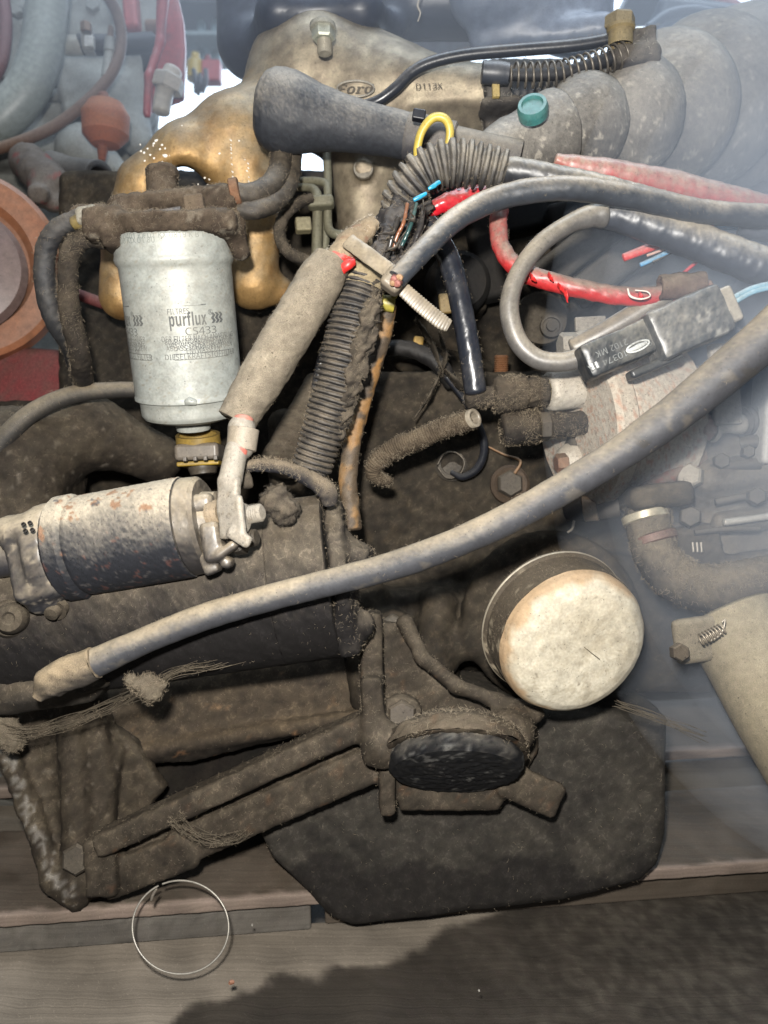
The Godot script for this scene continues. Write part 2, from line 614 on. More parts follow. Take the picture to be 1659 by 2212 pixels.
# dark grime with clumps and squiggles of paler lint stuck to it
func lint_image(seed_: int) -> Image:
	var n := 1024
	var a := FastNoiseLite.new()
	a.seed = seed_; a.frequency = 0.022; a.fractal_type = FastNoiseLite.FRACTAL_RIDGED; a.fractal_octaves = 3
	a.domain_warp_enabled = true; a.domain_warp_amplitude = 30.0; a.domain_warp_frequency = 0.03
	var c := FastNoiseLite.new()
	c.seed = seed_ + 3; c.frequency = 0.014; c.fractal_octaves = 4
	var ia := a.get_seamless_image(n, n).get_data()
	var ic := c.get_seamless_image(n, n).get_data()
	var out := PackedByteArray()
	out.resize(n * n)
	var r := RandomNumberGenerator.new()
	r.seed = seed_
	for i in n * n:
		var v := 176.0 + (ic[i] - 128) * 0.22 + (r.randf() - 0.5) * 52.0
		if ia[i] > 186 and ic[i] > 118:
			v += minf(46.0, (ia[i] - 186) * 1.6) * minf(1.0, (ic[i] - 118) * 0.04)
		out[i] = clampi(int(v), 0, 255)
	for k in 2600:
		var x := r.randf() * n; var y := r.randf() * n
		var th := r.randf() * TAU
		var up := r.randf_range(18.0, 62.0)
		for s in r.randi_range(5, 22):
			var at := posmod(int(y), n) * n + posmod(int(x), n)
			out[at] = mini(255, out[at] + int(up))
			x += cos(th); y += sin(th); th += (r.randf() - 0.5) * 0.9
	return Image.create_from_data(n, n, false, Image.FORMAT_L8, out)

# sawn wood: fine wavering grain along x, a few darker lines and pale specks
func wood_image(seed_: int) -> Image:
	var n := 1024
	var c := FastNoiseLite.new()
	c.seed = seed_; c.frequency = 0.004; c.fractal_octaves = 2
	var ic := c.get_seamless_image(n, n).get_data()
	var r := RandomNumberGenerator.new()
	r.seed = seed_
	var rows := PackedFloat32Array()
	var w := 0.0
	for y in n:
		w = w * 0.7 + r.randf_range(-7.0, 7.0)
		rows.append(w + (-26.0 if r.randf() < 0.015 else 0.0))
	var out := PackedByteArray()
	out.resize(n * n)
	for y in n:
		for x in n:
			var i := y * n + x
			out[i] = clampi(int(200.0 + rows[posmod(y + int((ic[i] - 128) * 0.1), n)] + (ic[i] - 128) * 0.2 + (r.randf() - 0.5) * 30.0), 0, 255)
	for k in 1500:
		var x := r.randf() * n; var y := r.randf() * n
		var th := r.randf() * TAU
		for s in r.randi_range(2, 12):
			var at := posmod(int(y), n) * n + posmod(int(x), n)
			out[at] = mini(255, out[at] + 40)
			x += cos(th); y += sin(th); th += (r.randf() - 0.5) * 0.9
	return Image.create_from_data(n, n, false, Image.FORMAT_L8, out)

func as_normal(im: Image, strength: float) -> ImageTexture:
	var c: Image = im.duplicate()
	c.convert(Image.FORMAT_RGBA8)
	c.bump_map_to_normal_map(strength)
	return ImageTexture.create_from_image(c)

func mat(called: String, al: Image, nt: Texture2D, scale: float, rough: float, metal: float, ns: float, spec := 0.5, stretch := Vector3.ONE) -> StandardMaterial3D:
	var m := StandardMaterial3D.new()
	m.resource_name = called
	m.vertex_color_use_as_albedo = true
	m.vertex_color_is_srgb = true
	m.roughness = rough
	m.metallic = metal
	m.metallic_specular = spec
	m.uv1_triplanar = true
	m.uv1_triplanar_sharpness = 3.0
	m.uv1_scale = stretch * scale
	if al:
		m.albedo_texture = texs[al]
	if nt:
		m.normal_enabled = true
		m.normal_texture = nt
		m.normal_scale = ns
	M[called] = m
	return m

var texs := {}

func materials() -> void:
	n1.seed = 3; n1.frequency = 1.0; n1.fractal_octaves = 2
	n2.seed = 11; n2.frequency = 1.0; n2.fractal_octaves = 3
	rng.seed = 77
	var td := grain(21, 0.02, 0.16, 0.14, 0.20, 58.0, 3600, 500, 206.0)
	var tc := grain(35, 0.03, 0.2, 0.16, 0.28, 34.0, 900, 1300, 210.0)
	var ts := grain(48, 0.012, 0.05, 0.18, 0.12, 12.0, 700, 350, 222.0)
	var tl := lint_image(61)
	var tw := wood_image(71)
	for t in [td, tc, ts, tl, tw]:
		texs[t] = ImageTexture.create_from_image(t)
	var nd := as_normal(td, 5.0)
	var nc := as_normal(tc, 6.0)
	var nsm := as_normal(ts, 3.0)
	var nl := as_normal(tl, 5.0)
	var nw := as_normal(tw, 4.0)
	mat("dust", td, nd, 8.0, 0.9, 0.0, 0.75, 0.25)
	mat("lint", tl, nl, 6.0, 0.8, 0.0, 0.7, 0.3)
	mat("rubber", td, nd, 9.0, 0.62, 0.0, 0.55, 0.45)
	mat("plastic", ts, nsm, 9.0, 0.42, 0.0, 0.5, 0.5)
	mat("sheath", ts, nsm, 9.0, 0.66, 0.0, 0.4, 0.45)
	mat("gloss", ts, nsm, 9.0, 0.3, 0.0, 0.5, 0.5)
	mat("cast", tc, nc, 9.0, 0.75, 0.1, 1.0, 0.4)
	mat("iron", tc, nc, 10.0, 0.6, 0.25, 0.8)
	mat("alloy", tc, nc, 9.0, 0.6, 0.15, 0.7)
	mat("gold", ts, nc, 8.0, 0.5, 0.5, 0.6)
	mat("tin", ts, nsm, 10.0, 0.42, 0.45, 0.5)
	mat("paint", ts, nsm, 8.0, 0.5, 0.15, 0.3)
	mat("wood", tw, nw, 4.0, 0.8, 0.0, 0.6, 0.3)
	mat("print", null, null, 1.0, 0.7, 0.0, 0.0)
	mat("plain", ts, null, 6.0, 0.8, 0.0, 0.0)
	mat("cloth", td, nd, 14.0, 0.95, 0.0, 1.2, 0.2)
	var w := StandardMaterial3D.new()
	w.emission_enabled = true
	w.emission = Color(0.86, 0.93, 1.0)
	w.emission_energy_multiplier = 1.6
	w.vertex_color_use_as_albedo = true
	M["daylight"] = w
	# one fibre of lint: a thin bent thread about 4 mm long
	var b := Buf.new()
	tube(b, [PackedVector3Array([Vector3(0, 0, 0), Vector3(0.0010, 0.0003, 0), Vector3(0.0020, 0.0009, 0.0002), Vector3(0.0028, 0.0011, 0.0008), Vector3(0.0034, 0.0007, 0.0014)]), PackedFloat32Array([0.00009, 0.0001, 0.0001, 0.00009, 0.00006])], 3, {"start": "none", "end": "none"})
	var arr := []
	arr.resize(Mesh.ARRAY_MAX)
	for i in b.n.size():
		b.n[i] = b.n[i].normalized()
	var ix := b.ix.duplicate()
	ix.reverse()
	arr[Mesh.ARRAY_VERTEX] = b.v; arr[Mesh.ARRAY_NORMAL] = b.n; arr[Mesh.ARRAY_INDEX] = ix
	fibre_mesh = ArrayMesh.new()
	fibre_mesh.add_surface_from_arrays(Mesh.PRIMITIVE_TRIANGLES, arr)
	for e in [["grey", S(132, 120, 102)], ["dark", S(74, 68, 60)], ["pale", S(190, 182, 168)]]:
		var m := StandardMaterial3D.new()
		m.resource_name = "lint_" + e[0]
		m.albedo_color = e[1]
		m.roughness = 1.0
		fibre_mats[e[0]] = m

func px(n: float, d: float) -> float:
	return n * d / F

func tubes(ctrl: Array, seg := 20, o := {}, step := 0.0016) -> Buf:
	var b := Buf.new()
	tube(b, path(ctrl, step), seg, o)
	return b

func lathed(a: Vector3, dir: Vector3, prof: Array, seg := 48, step := 0.002) -> Buf:
	var b := Buf.new()
	lathe(b, a, dir, prof, seg, step)
	return b

func nut(a: Vector3, dir: Vector3, r: float, hgt: float, n := 6) -> Buf:
	var b := Buf.new()
	hexa(b, a, dir, r, hgt, n)
	return b

func boxed(xf: Transform3D, half: Vector3, r := 0.002, step := 0.003) -> Buf:
	var b := Buf.new()
	rbox(b, xf, half, r, step)
	return b

func screw(a: Vector3, dir: Vector3, r: float, l: float, pitch := 0.0011) -> Buf:
	var b := Buf.new()
	var prof := [[0.0, r]]
	var t := pitch
	while t < l - pitch:
		prof.append([t, r]); prof.append([t + pitch * 0.5, r * 0.84]); t += pitch
	prof.append([l - r * 0.2, r]); prof.append([l, r * 0.75]); prof.append([l, 0.0001])
	lathe(b, a, dir, prof, 20, 0.002)
	return b

# looks: base colour, dust colour, dust amount, more dust on top, noise in it, noise scale, stains [colour, scale, from, softness, strength, seed, more on top]
var DUST := S(158, 150, 137)
var DUSK := S(106, 98, 86)
var L := {}

func looks() -> void:
	L.rubber = [S(40, 41, 44), DUST, 0.38, 0.55, 0.35, 160.0]
	L.rubber_fuzzy = [S(38, 36, 35), S(112, 102, 88), 0.55, 0.35, 0.5, 220.0]
	L.loom = [S(34, 34, 36), S(120, 110, 96), 0.42, 0.4, 0.6, 260.0]
	L.cable = [S(50, 54, 60), S(162, 150, 132), 0.12, 0.95, 0.45, 120.0]
	L.tube = [S(56, 57, 61), S(146, 133, 112), 0.0, 1.05, 0.45, 70.0, [[S(96, 90, 80), 45.0, 0.3, 0.2, 0.5, 13.0]], [[S(50, 47, 44), 34.0, 0.6, 0.12, 0.5, 33.0, 0.0]]]
	L.foam = [S(100, 93, 83), S(150, 139, 121), 0.5, 0.45, 0.4, 200.0]
	L.grime = [S(52, 48, 43), S(116, 106, 91), 0.32, 0.4, 0.5, 110.0]
	L.block = [S(36, 33, 29), S(96, 86, 72), 0.42, 0.35, 0.6, 90.0, [[S(74, 62, 46), 30.0, 0.2, 0.3, 0.5, 3.0]]]
	L.dark = [S(26, 25, 25), S(70, 63, 54), 0.25, 0.4, 0.4, 90.0]
	L.sump = [S(60, 57, 53), S(98, 92, 82), 0.24, 0.35, 0.5, 60.0, [[S(40, 38, 36), 22.0, 0.12, 0.25, 0.6, 8.0]]]
	L.bracket = [S(56, 50, 43), S(108, 98, 84), 0.3, 0.55, 0.6, 90.0, [[S(36, 33, 30), 34.0, 0.15, 0.25, 0.6, 31.0], [S(104, 74, 54), 60.0, 0.4, 0.15, 0.5, 41.0]]]
	L.motor = [S(38, 36, 36), S(124, 113, 97), 0.12, 0.95, 0.35, 120.0]
	L.solenoid = [S(34, 36, 42), S(184, 171, 149), 0.06, 1.1, 0.45, 90.0, [[S(132, 122, 114), 170.0, 0.42, 0.2, 0.4, 2.0, -0.15], [S(92, 60, 54), 130.0, 0.46, 0.1, 0.7, 9.0, -0.2]], [[S(140, 102, 76), 70.0, 0.68, 0.12, 0.75, 5.0, 0.35], [S(66, 66, 72), 90.0, 0.66, 0.1, 0.6, 15.0, 0.1]]]
	L.filter = [S(172, 177, 172), S(158, 152, 139), 0.25, 0.05, 0.5, 60.0, [[S(140, 128, 108), 800.0, 0.5, 0.1, 0.45, 4.0]]]
	L.oilfilter = [S(188, 181, 163), S(160, 150, 130), 0.3, -0.1, 0.8, 60.0, [[S(160, 151, 132), 22.0, 0.1, 0.35, 0.6, 14.0], [S(150, 141, 122), 90.0, 0.16, 0.3, 0.5, 24.0], [S(130, 118, 98), 420.0, 0.4, 0.2, 0.35, 4.0], [S(92, 84, 72), 150.0, 0.62, 0.06, 0.6, 7.0]]]
	L.oilside = [S(66, 59, 50), S(92, 82, 68), 0.4, 0.4, 0.4, 130.0, [[S(188, 176, 152), 70.0, 0.2, 0.2, 0.8, 4.0, -0.45]]]
	L.gold = [S(176, 141, 92), S(162, 153, 137), 0.10, 0.65, 0.5, 26.0, [[S(128, 94, 58), 14.0, 0.12, 0.4, 0.6, 3.0]]]
	L.manifold = [S(154, 146, 132), S(150, 142, 128), 0.4, 0.3, 0.5, 60.0, [[S(100, 92, 80), 40.0, 0.2, 0.3, 0.5, 3.0]]]
	L.alloy = [S(188, 182, 170), S(180, 167, 147), 0.3, 0.4, 0.4, 100.0, [[S(120, 112, 102), 110.0, 0.34, 0.2, 0.5, 3.0]]]
	L.rust = [S(190, 180, 164), S(184, 170, 150), 0.25, 0.3, 0.4, 100.0, [[S(178, 130, 106), 170.0, 0.22, 0.16, 0.7, 3.0], [S(140, 128, 114), 240.0, 0.34, 0.1, 0.6, 6.0]]]
	L.rusty = [S(124, 86, 66), S(136, 118, 98), 0.4, 0.4, 0.5, 110.0]
	L.horn = [S(54, 57, 63), S(150, 143, 132), 0.36, 0.7, 0.9, 70.0, [[S(46, 48, 54), 260.0, 0.1, 0.12, 0.5, 3.0]]]
	L.bellows = [S(92, 90, 88), S(182, 174, 160), 0.46, 0.3, 0.5, 60.0, [[S(214, 206, 190), 110.0, 0.36, 0.15, 0.6, 4.0], [S(82, 80, 78), 70.0, 0.3, 0.2, 0.6, 24.0]]]
	L.black = [S(34, 36, 42), S(110, 106, 100), 0.14, 0.35, 0.3, 60.0]
	L.blue_black = [S(40, 46, 60), S(104, 112, 124), 0.16, 0.5, 0.3, 20.0]
	L.red = [S(172, 46, 48), S(140, 122, 110), 0.3, 0.95, 0.55, 140.0]
	L.tin = [S(150, 145, 136), S(166, 154, 135), 0.35, 0.4, 0.4, 160.0, [[S(104, 94, 80), 170.0, 0.3, 0.2, 0.5, 2.0]]]
	L.brass = [S(176, 140, 70), S(120, 104, 78), 0.35, 0.3, 0.4, 140.0]
	L.far = [S(150, 152, 148), S(172, 172, 164), 0.3, 0.4, 0.4, 14.0, [[S(112, 110, 106), 12.0, 0.15, 0.3, 0.5, 2.0]]]
	L.web = [S(98, 90, 78), S(126, 117, 103), 0.3, 0.0, 0.4, 200.0]

func one(called: String, b: Buf, m: String, l, parent: Node3D, label := "") -> MeshInstance3D:
	return obj(called, b, m, L[l] if l is String else l, parent, label)

func flatlook(c: Color, amt := 0.12) -> Array:
	return [c, DUST, amt, 0.15, 0.25, 120.0]

func _ready() -> void:
	# camera
	var cam := Camera3D.new()
	cam.name = "camera"
	cam.transform = cam_xf
	var at := CameraAttributesPhysical.new()
	at.frustum_focal_length = 24.0 / (2.0 * tan(deg_to_rad(33.753)))
	at.frustum_focus_distance = 0.46
	at.exposure_aperture = 6.5
	at.frustum_near = 0.02
	at.frustum_far = 40.0
	cam.attributes = at
	cam.fov = 67.506
	cam.near = 0.02
	cam.far = 40.0
	cam.keep_aspect = Camera3D.KEEP_HEIGHT
	add_child(cam)
	cam.current = true
	# the dim workshop all round
	var we := WorldEnvironment.new()
	we.name = "environment"
	var e := Environment.new()
	e.background_mode = Environment.BG_COLOR
	e.background_color = Color(0.31, 0.325, 0.35)
	e.tonemap_mode = Environment.TONE_MAPPER_LINEAR
	e.tonemap_exposure = 1.6
	e.sdfgi_enabled = true
	e.ssao_enabled = true
	e.ssil_enabled = true
	e.volumetric_fog_enabled = true
	e.volumetric_fog_density = 0.0
	we.environment = e
	add_child(we)
	# the phone's flash, just above and left of the lens
	var fl := OmniLight3D.new()
	fl.name = "phone_flash"
	fl.position = cam_xf * Vector3(-0.018, 0.052, 0.01)
	fl.light_energy = 0.46
	fl.light_color = Color(1.0, 0.982, 0.955)
	fl.light_size = 0.006
	fl.omni_range = 8.0
	fl.omni_attenuation = 2.0
	fl.shadow_enabled = true
	add_child(fl)
	# daylight through the open shop door behind the engine and the roof lights above
	var al := AreaLight3D.new()
	al.name = "shop_door_daylight"
	al.area_size = Vector2(5.0, 2.4)
	al.light_energy = 6.0
	al.light_color = Color(0.84, 0.92, 1.0)
	al.transform = Transform3D(Basis(Vector3.UP, PI), Vector3(0.6, 2.0, -4.35))
	al.shadow_enabled = true
	add_child(al)
	var sk := AreaLight3D.new()
	sk.name = "roof_light"
	sk.area_size = Vector2(2.4, 1.6)
	sk.light_energy = 6.0
	sk.light_color = Color(0.88, 0.94, 1.0)
	sk.transform = Transform3D(Basis(Vector3.RIGHT, -PI * 0.5), Vector3(0.3, 3.0, -0.7))
	sk.shadow_enabled = true
	add_child(sk)
	materials()
	looks()
	ground()
	backdrop()
	block()
	intake()
	starter()
	fuel_side()
	oil_side()
	pump_side()
	wiring()
	top_side()
	small_things()
	haze()

# ---------- floor, pallet ----------
func ground() -> void:
	var b := Buf.new()
	rbox(b, Transform3D(Basis(), Vector3(0, -0.05, -1.5)), Vector3(7, 0.05, 4.2), 0.002, 0.25)
	var fl := MeshInstance3D.new()
	var t := thing("floor", "dark oily concrete floor under the pallet", "floor", Vector3.ZERO, "", true)
	t.set_meta("kind", "structure")
	one("floor_slab", b, "cast", [S(84, 80, 74), S(104, 98, 90), 0.4, 0.0, 0.5, 6.0], t)
	fl.free()
	var rot := Basis(Vector3.UP, deg_to_rad(5.5))
	var pal := thing("wooden_pallet", "worn oil stained wooden pallet carrying the engine", "pallet", Vector3(0, 0, -0.55), "", true)
	var wood := [S(98, 88, 78), S(90, 82, 72), 0.3, 0.1, 0.6, 18.0, [[S(76, 66, 56), 14.0, 0.1, 0.3, 0.6, 2.0]]]
	var grey := [S(122, 118, 112), S(104, 98, 90), 0.4, 0.0, 0.5, 30.0, [[S(84, 82, 78), 60.0, 0.2, 0.1, 0.5, 6.0]]]
	# planks: front edge, back edge, top height, thickness
	var rows := [[-0.345, -0.4735, 0.105, 0.022], [-0.457, -0.549, 0.144, 0.010], [-0.605, -0.70, 0.144, 0.010], [-0.75, -0.85, 0.144, 0.010]]
	for k in 4:
		var q: Array = rows[k]
		var mid := Vector3(0, q[2] - q[3] * 0.5, (q[0] + q[1]) * 0.5)
		var pb := boxed(Transform3D(rot, mid), Vector3(0.6, q[3] * 0.5, absf(q[0] - q[1]) * 0.5 * cos(deg_to_rad(5.5))), 0.0022, 0.003 if k < 2 else 0.008)
		lump(pb, 0.0006, 60.0)
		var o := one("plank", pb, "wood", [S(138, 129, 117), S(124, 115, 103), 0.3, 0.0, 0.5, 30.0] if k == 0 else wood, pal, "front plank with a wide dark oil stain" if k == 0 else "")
		plank_tones(o, rot, mid, absf(q[0] - q[1]) * 0.5, k == 0)
	one("cross_board", boxed(Transform3D(rot, rot * Vector3(-0.29, 0, 0.01) + Vector3(0, 0.119, -0.485)), Vector3(0.235, 0.0135, 0.010), 0.002, 0.004), "wood", grey, pal, "pale grey cross board")
	one("cross_board", boxed(Transform3D(rot, rot * Vector3(0.13, 0, 0.006) + Vector3(0, 0.119, -0.485)), Vector3(0.175, 0.0135, 0.010), 0.002, 0.004), "wood", wood, pal)
	one("cross_board", boxed(Transform3D(rot, rot * Vector3(0.46, 0, 0.004) + Vector3(0, 0.119, -0.485)), Vector3(0.09, 0.0135, 0.012), 0.002, 0.004), "wood", [S(140, 126, 106), S(112, 100, 86), 0.35, 0.0, 0.5, 30.0], pal, "light bare wood block end")
	for k in 2:
		one("lower_board", boxed(Transform3D(rot, Vector3(0, 0.112, -0.59 - k * 0.15)), Vector3(0.58, 0.008, 0.036), 0.002, 0.006), "wood", [S(118, 110, 98), S(100, 92, 82), 0.4, 0.0, 0.5, 30.0], pal)
	for k in 3:
		var x: float = [-0.5, 0.06, 0.5][k]
		one("stringer", boxed(Transform3D(rot, rot * Vector3(x, 0, 0) + Vector3(0, 0.042, -0.62)), Vector3(0.045, 0.042, 0.26), 0.003, 0.02), "wood", wood, pal)

func plank_tones(o: MeshInstance3D, rot: Basis, mid: Vector3, half: float, oily: bool) -> void:
	var arr: Array = (o.mesh as ArrayMesh).surface_get_arrays(0)
	var vs: PackedVector3Array = arr[Mesh.ARRAY_VERTEX]
	var cs: PackedColorArray = arr[Mesh.ARRAY_COLOR]
	var inv := Transform3D(rot, mid - Vector3(0, 0, -0.55)).affine_inverse()
	for i in vs.size():
		var q := inv * vs[i]
		if oily:
			# oil soaked right of a wavering line; a bare strip stays along the back edge as far as the middle
			var w := n1.get_noise_3dv(q * 14.0) * 0.035 + n2.get_noise_3dv(q * 45.0) * 0.012
			var s := smoothstep(-0.007, 0.007, q.x + 0.105 + w + 1.4 * q.z)
			var back := smoothstep(-0.004, 0.004, q.z + 0.022 + w * 0.4 + 0.42 * maxf(0.0, q.x - 0.0))
			s *= back
			cs[i] = cs[i].lerp(S(60, 55, 50), clampf(s, 0.0, 1.0) * 0.94)
			cs[i] = cs[i].lerp(S(92, 87, 78), clampf(s * smoothstep(-0.02, 0.2, q.x) * (0.3 + 0.9 * n1.get_noise_3dv(q * 90.0)), 0.0, 0.7))
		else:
			# the front arris is coloured paler than the rest of the plank
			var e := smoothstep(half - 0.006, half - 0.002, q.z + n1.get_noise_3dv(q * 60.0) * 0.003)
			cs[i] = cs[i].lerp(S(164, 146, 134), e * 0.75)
	arr[Mesh.ARRAY_COLOR] = cs
	var me := ArrayMesh.new()
	me.add_surface_from_arrays(Mesh.PRIMITIVE_TRIANGLES, arr)
	me.surface_set_material(0, M["wood"])
	o.mesh = me

# ---------- what stands behind ----------
func backdrop() -> void:
	var t := thing("back_wall", "dim far wall of the workshop with an open bright door", "wall", Vector3(0, 0, -4.6), "", true)
	t.set_meta("kind", "structure")
	for q in [[-4.2, 1.9, 2.2, 1.9], [5.4, 1.9, 2.2, 1.9], [0.6, 3.6, 2.6, 0.25]]:
		one("wall_panel", boxed(Transform3D(Basis(), Vector3(q[0], q[1], -4.6)), Vector3(q[2], q[3], 0.1), 0.004, 0.3), "plain", [S(92, 94, 98), S(104, 104, 104), 0.4, 0.0, 0.4, 2.0], t)
	var w := thing("door_daylight", "blown out white daylight in the open shop door", "daylight", Vector3(0.6, 1.7, -4.7), "", true)
	w.set_meta("kind", "structure")
	one("bright_opening", boxed(Transform3D(Basis(), Vector3(0.6, 1.6, -4.75)), Vector3(2.62, 1.75, 0.02), 0.004, 0.5), "daylight", flatlook(Color.WHITE), w)
	# blurred things by the door, seen in the gap between the engines
	var d := 2.6
	var a := thing("steel_shelf_frame", "pale steel shelf frame with dark top far behind in the bright gap", "shelf", p(440, 60, d))
	one("upright", boxed(X(436, 90, d), Vector3(px(7, d), px(95, d), 0.02), 0.004, 0.05), "plain", flatlook(S(150, 178, 184)), a)
	one("upright", boxed(X(468, 60, d), Vector3(px(9, d), px(90, d), 0.02), 0.004, 0.05), "plain", flatlook(S(150, 178, 184)), a)
	one("shelf_top", boxed(X(432, 26, d), Vector3(px(60, d), px(22, d), 0.1), 0.004, 0.05), "plain", flatlook(S(60, 60, 66)), a)
	one("shelf_board", boxed(X(436, 110, d), Vector3(px(48, d), px(5, d), 0.1), 0.004, 0.05), "plain", flatlook(S(170, 188, 192)), a)
	var y := thing("yellow_jug", "small blurred yellow plastic jug in the bright gap", "jug", p(425, 150, 2.3))
	one("jug_body", lathed(p(422, 172, 2.3), Vector3.UP, [[0, 0.001], [0, 0.026], [0.05, 0.026], [0.066, 0.012], [0.078, 0.012], [0.078, 0.001]], 20, 0.01), "plastic", flatlook(S(226, 186, 60)), y)
	one("jug_handle", tubes([[430, 165, 2.3, 4], [437, 155, 2.3, 4], [432, 142, 2.3, 4]], 8, {}, 0.006), "plastic", flatlook(S(226, 186, 60)), y)
	var r := thing("red_fuel_can", "small blurred red fuel can beside the yellow jug", "fuel can", p(458, 150, 2.3))
	one("can_body", boxed(X(458, 158, 2.3), Vector3(0.028, 0.032, 0.02), 0.006, 0.02), "plastic", flatlook(S(198, 52, 56)), r)
	one("spout", tubes([[452, 138, 2.3, 7], [448, 122, 2.3, 6]], 10, {}, 0.006), "plastic", flatlook(S(150, 40, 44)), r)
	var k := thing("black_hand_tools", "tangle of small black tools hanging below the jug", "tools", p(432, 180, 2.0))
	for q in [[418, 150, 422, 200], [432, 160, 428, 205], [444, 150, 438, 200], [424, 178, 446, 186]]:
		one("tool", tubes([[q[0], q[1], 2.0, 5], [(q[0] + q[2]) / 2.0 + 3.0, (q[1] + q[3]) / 2.0, 2.0, 6], [q[2], q[3], 2.0, 4]], 8, {}, 0.008), "plastic", "black", k)
	# the second engine, an arm's length behind on the left
	var g := thing("grey_engine", "grey painted second engine standing blurred behind on the left", "engine", p(150, 150, 1.1))
	var s := Sdf.new(0.006)
	s.box(X(110, 130, 1.12, 0, 12), Vector3(0.15, 0.17, 0.05), 0.02, 0.01)
	s.box(X(250, 60, 1.10, 0, 10), Vector3(0.06, 0.055, 0.05), 0.012, 0.012)
	s.box(X(230, 200, 1.06, 8, 10), Vector3(0.06, 0.05, 0.03), 0.012, 0.012)
	s.cap(p(250, 220, 1.06), p(300, 310, 1.02), 0.04, 0.02, 0.02)
	s.cap(p(180, 330, 1.0), p(280, 390, 1.0), 0.035, 0.012, 0.02)
	s.cap(p(90, 210, 1.06), p(240, 195, 1.04), 0.008, 0.008, 0.006)
	s.box(X(300, 30, 1.06, 0, 10), Vector3(0.035, 0.05, 0.02), 0.01, 0.01)
	s.box(X(150, 640, 1.14), Vector3(0.20, 0.17, 0.03), 0.02, 0.01)
	var b := Buf.new()
	s.mesh(b)
	lump(b, 0.003, 25.0)
	one("engine_casting", b, "cast", "far", g)
	for q in [[40, 30], [40, 175], [140, 185], [205, 20], [330, 330], [262, 395], [20, 300], [180, 250]]:
		one("casting_bolt", nut(p(q[0], q[1], 1.055), Vector3(0.05, 0.05, 1), 0.010, 0.012), "cast", "far", g)
	one("seam_ridge", tubes([[-20, 165, 1.06, 5], [60, 178, 1.06, 5], [150, 190, 1.06, 5]], 8, {}, 0.01), "cast", flatlook(S(96, 92, 88), 0.3), g)
	one("rusty_union", tubes([[318, 60, 1.02, 16], [352, 60, 1.02, 16]], 14, {"start": "flat", "end": "flat"}, 0.006), "cast", "rusty", g)
	one("side_hose", tubes([[5, -20, 1.02, 14], [12, 60, 1.02, 14], [0, 140, 1.02, 14], [-40, 200, 1.02, 14]], 14, {}, 0.006), "rubber", [S(120, 70, 72), S(140, 120, 116), 0.3, 0.4, 0.4, 20.0], g)
	one("red_head_edge", boxed(X(285, 30, 1.03, 4), Vector3(px(16, 1.03), px(40, 1.03), 0.012), 0.006, 0.01), "plastic", flatlook(S(176, 60, 62), 0.25), g)
	one("recess_shade_plate", boxed(X(290, 125, 1.045), Vector3(px(40, 1.04), px(50, 1.04), 0.004), 0.003, 0.01), "dust", "dark", g)  # thin dark plate, its colour stands in for the shade of a recess
	var ol := thing("grey_coolant_pipe", "thick pale grey curved pipe of the second engine", "pipe", p(85, 130, 0.95))
	one("pipe", tubes([[108, -30, 0.95, 44], [100, 40, 0.95, 44], [88, 120, 0.95, 44], [58, 195, 0.95, 44], [10, 250, 0.95, 44], [-50, 285, 0.95, 44]], 32, {}, 0.004), "plastic", [S(138, 146, 144), S(176, 178, 168), 0.25, 0.8, 0.3, 14.0], ol)
	ol = thing("thin_brown_hose", "thin rusty brown hose sweeping round the grey pipe", "hose", p(250, 100, 0.93))
	one("hose", tubes([[224, -20, 0.9, 12], [253, 30, 0.92, 12], [262, 95, 0.93, 12], [240, 160, 0.93, 12], [185, 222, 0.93, 12], [105, 280, 0.93, 12], [0, 320, 0.93, 12], [-60, 330, 0.93, 12]], 14, {}, 0.004), "rubber", [S(112, 88, 76), S(142, 124, 108), 0.3, 0.5, 0.4, 30.0], ol)
	ol = thing("clamped_black_hose", "short black hose with a worm clamp on a grey spigot", "hose", p(220, 95, 0.97))
	one("spigot", tubes([[140, 98, 0.97, 20], [176, 98, 0.97, 20]], 20, {}, 0.004), "plastic", flatlook(S(160, 162, 156), 0.3), ol)
	one("hose", tubes([[172, 96, 0.97, 21], [240, 97, 0.98, 21], [330, 92, 1.0, 21]], 20, {}, 0.004), "rubber", "black", ol)
	one("clamp_band", tubes([[184, 94, 0.97, 23.5], [204, 94, 0.97, 23.5]], 20, {"start": "flat", "end": "flat"}, 0.003), "tin", flatlook(S(176, 178, 176), 0.2), ol)
	one("clamp_screw", boxed(X(194, 92, 0.95), Vector3(px(10, 0.95), px(12, 0.95), 0.004), 0.001), "tin", flatlook(S(220, 220, 216)), ol)
	one("bolt", nut(p(186, 70, 0.955), Vector3(0, 1, 0), 0.007, 0.012), "iron", "rusty", ol)
	ol = thing("grey_bleed_rod", "slim grey rod with a fitting hanging beside the clamped hose", "rod", p(238, 110, 0.93))
	one("rod", tubes([[240, 58, 0.93, 6], [238, 90, 0.93, 8]], 12, {}, 0.003), "iron", "rusty", ol)
	one("fitting", tubes([[238, 84, 0.93, 12], [237, 112, 0.93, 13]], 14, {"start": "flat", "end": "flat"}, 0.003), "alloy", "far", ol)
	one("sleeve", tubes([[237, 112, 0.93, 11], [230, 165, 0.93, 11]], 14, {}, 0.003), "plastic", "far", ol)
	ol = thing("orange_oil_sender", "dusty orange oil pressure sender on the second engine", "sender", p(228, 275, 0.9))
	one("sender_body", lathed(p(228, 318, 0.9), Vector3(0.02, 1, 0.05), [[0, 0.001], [0.002, 0.016], [0.014, 0.027], [0.036, 0.028], [0.046, 0.022], [0.05, 0.02], [0.05, 0.001]], 12, 0.004), "cast", [S(176, 96, 58), S(150, 112, 84), 0.3, 0.2, 0.5, 40.0], ol)
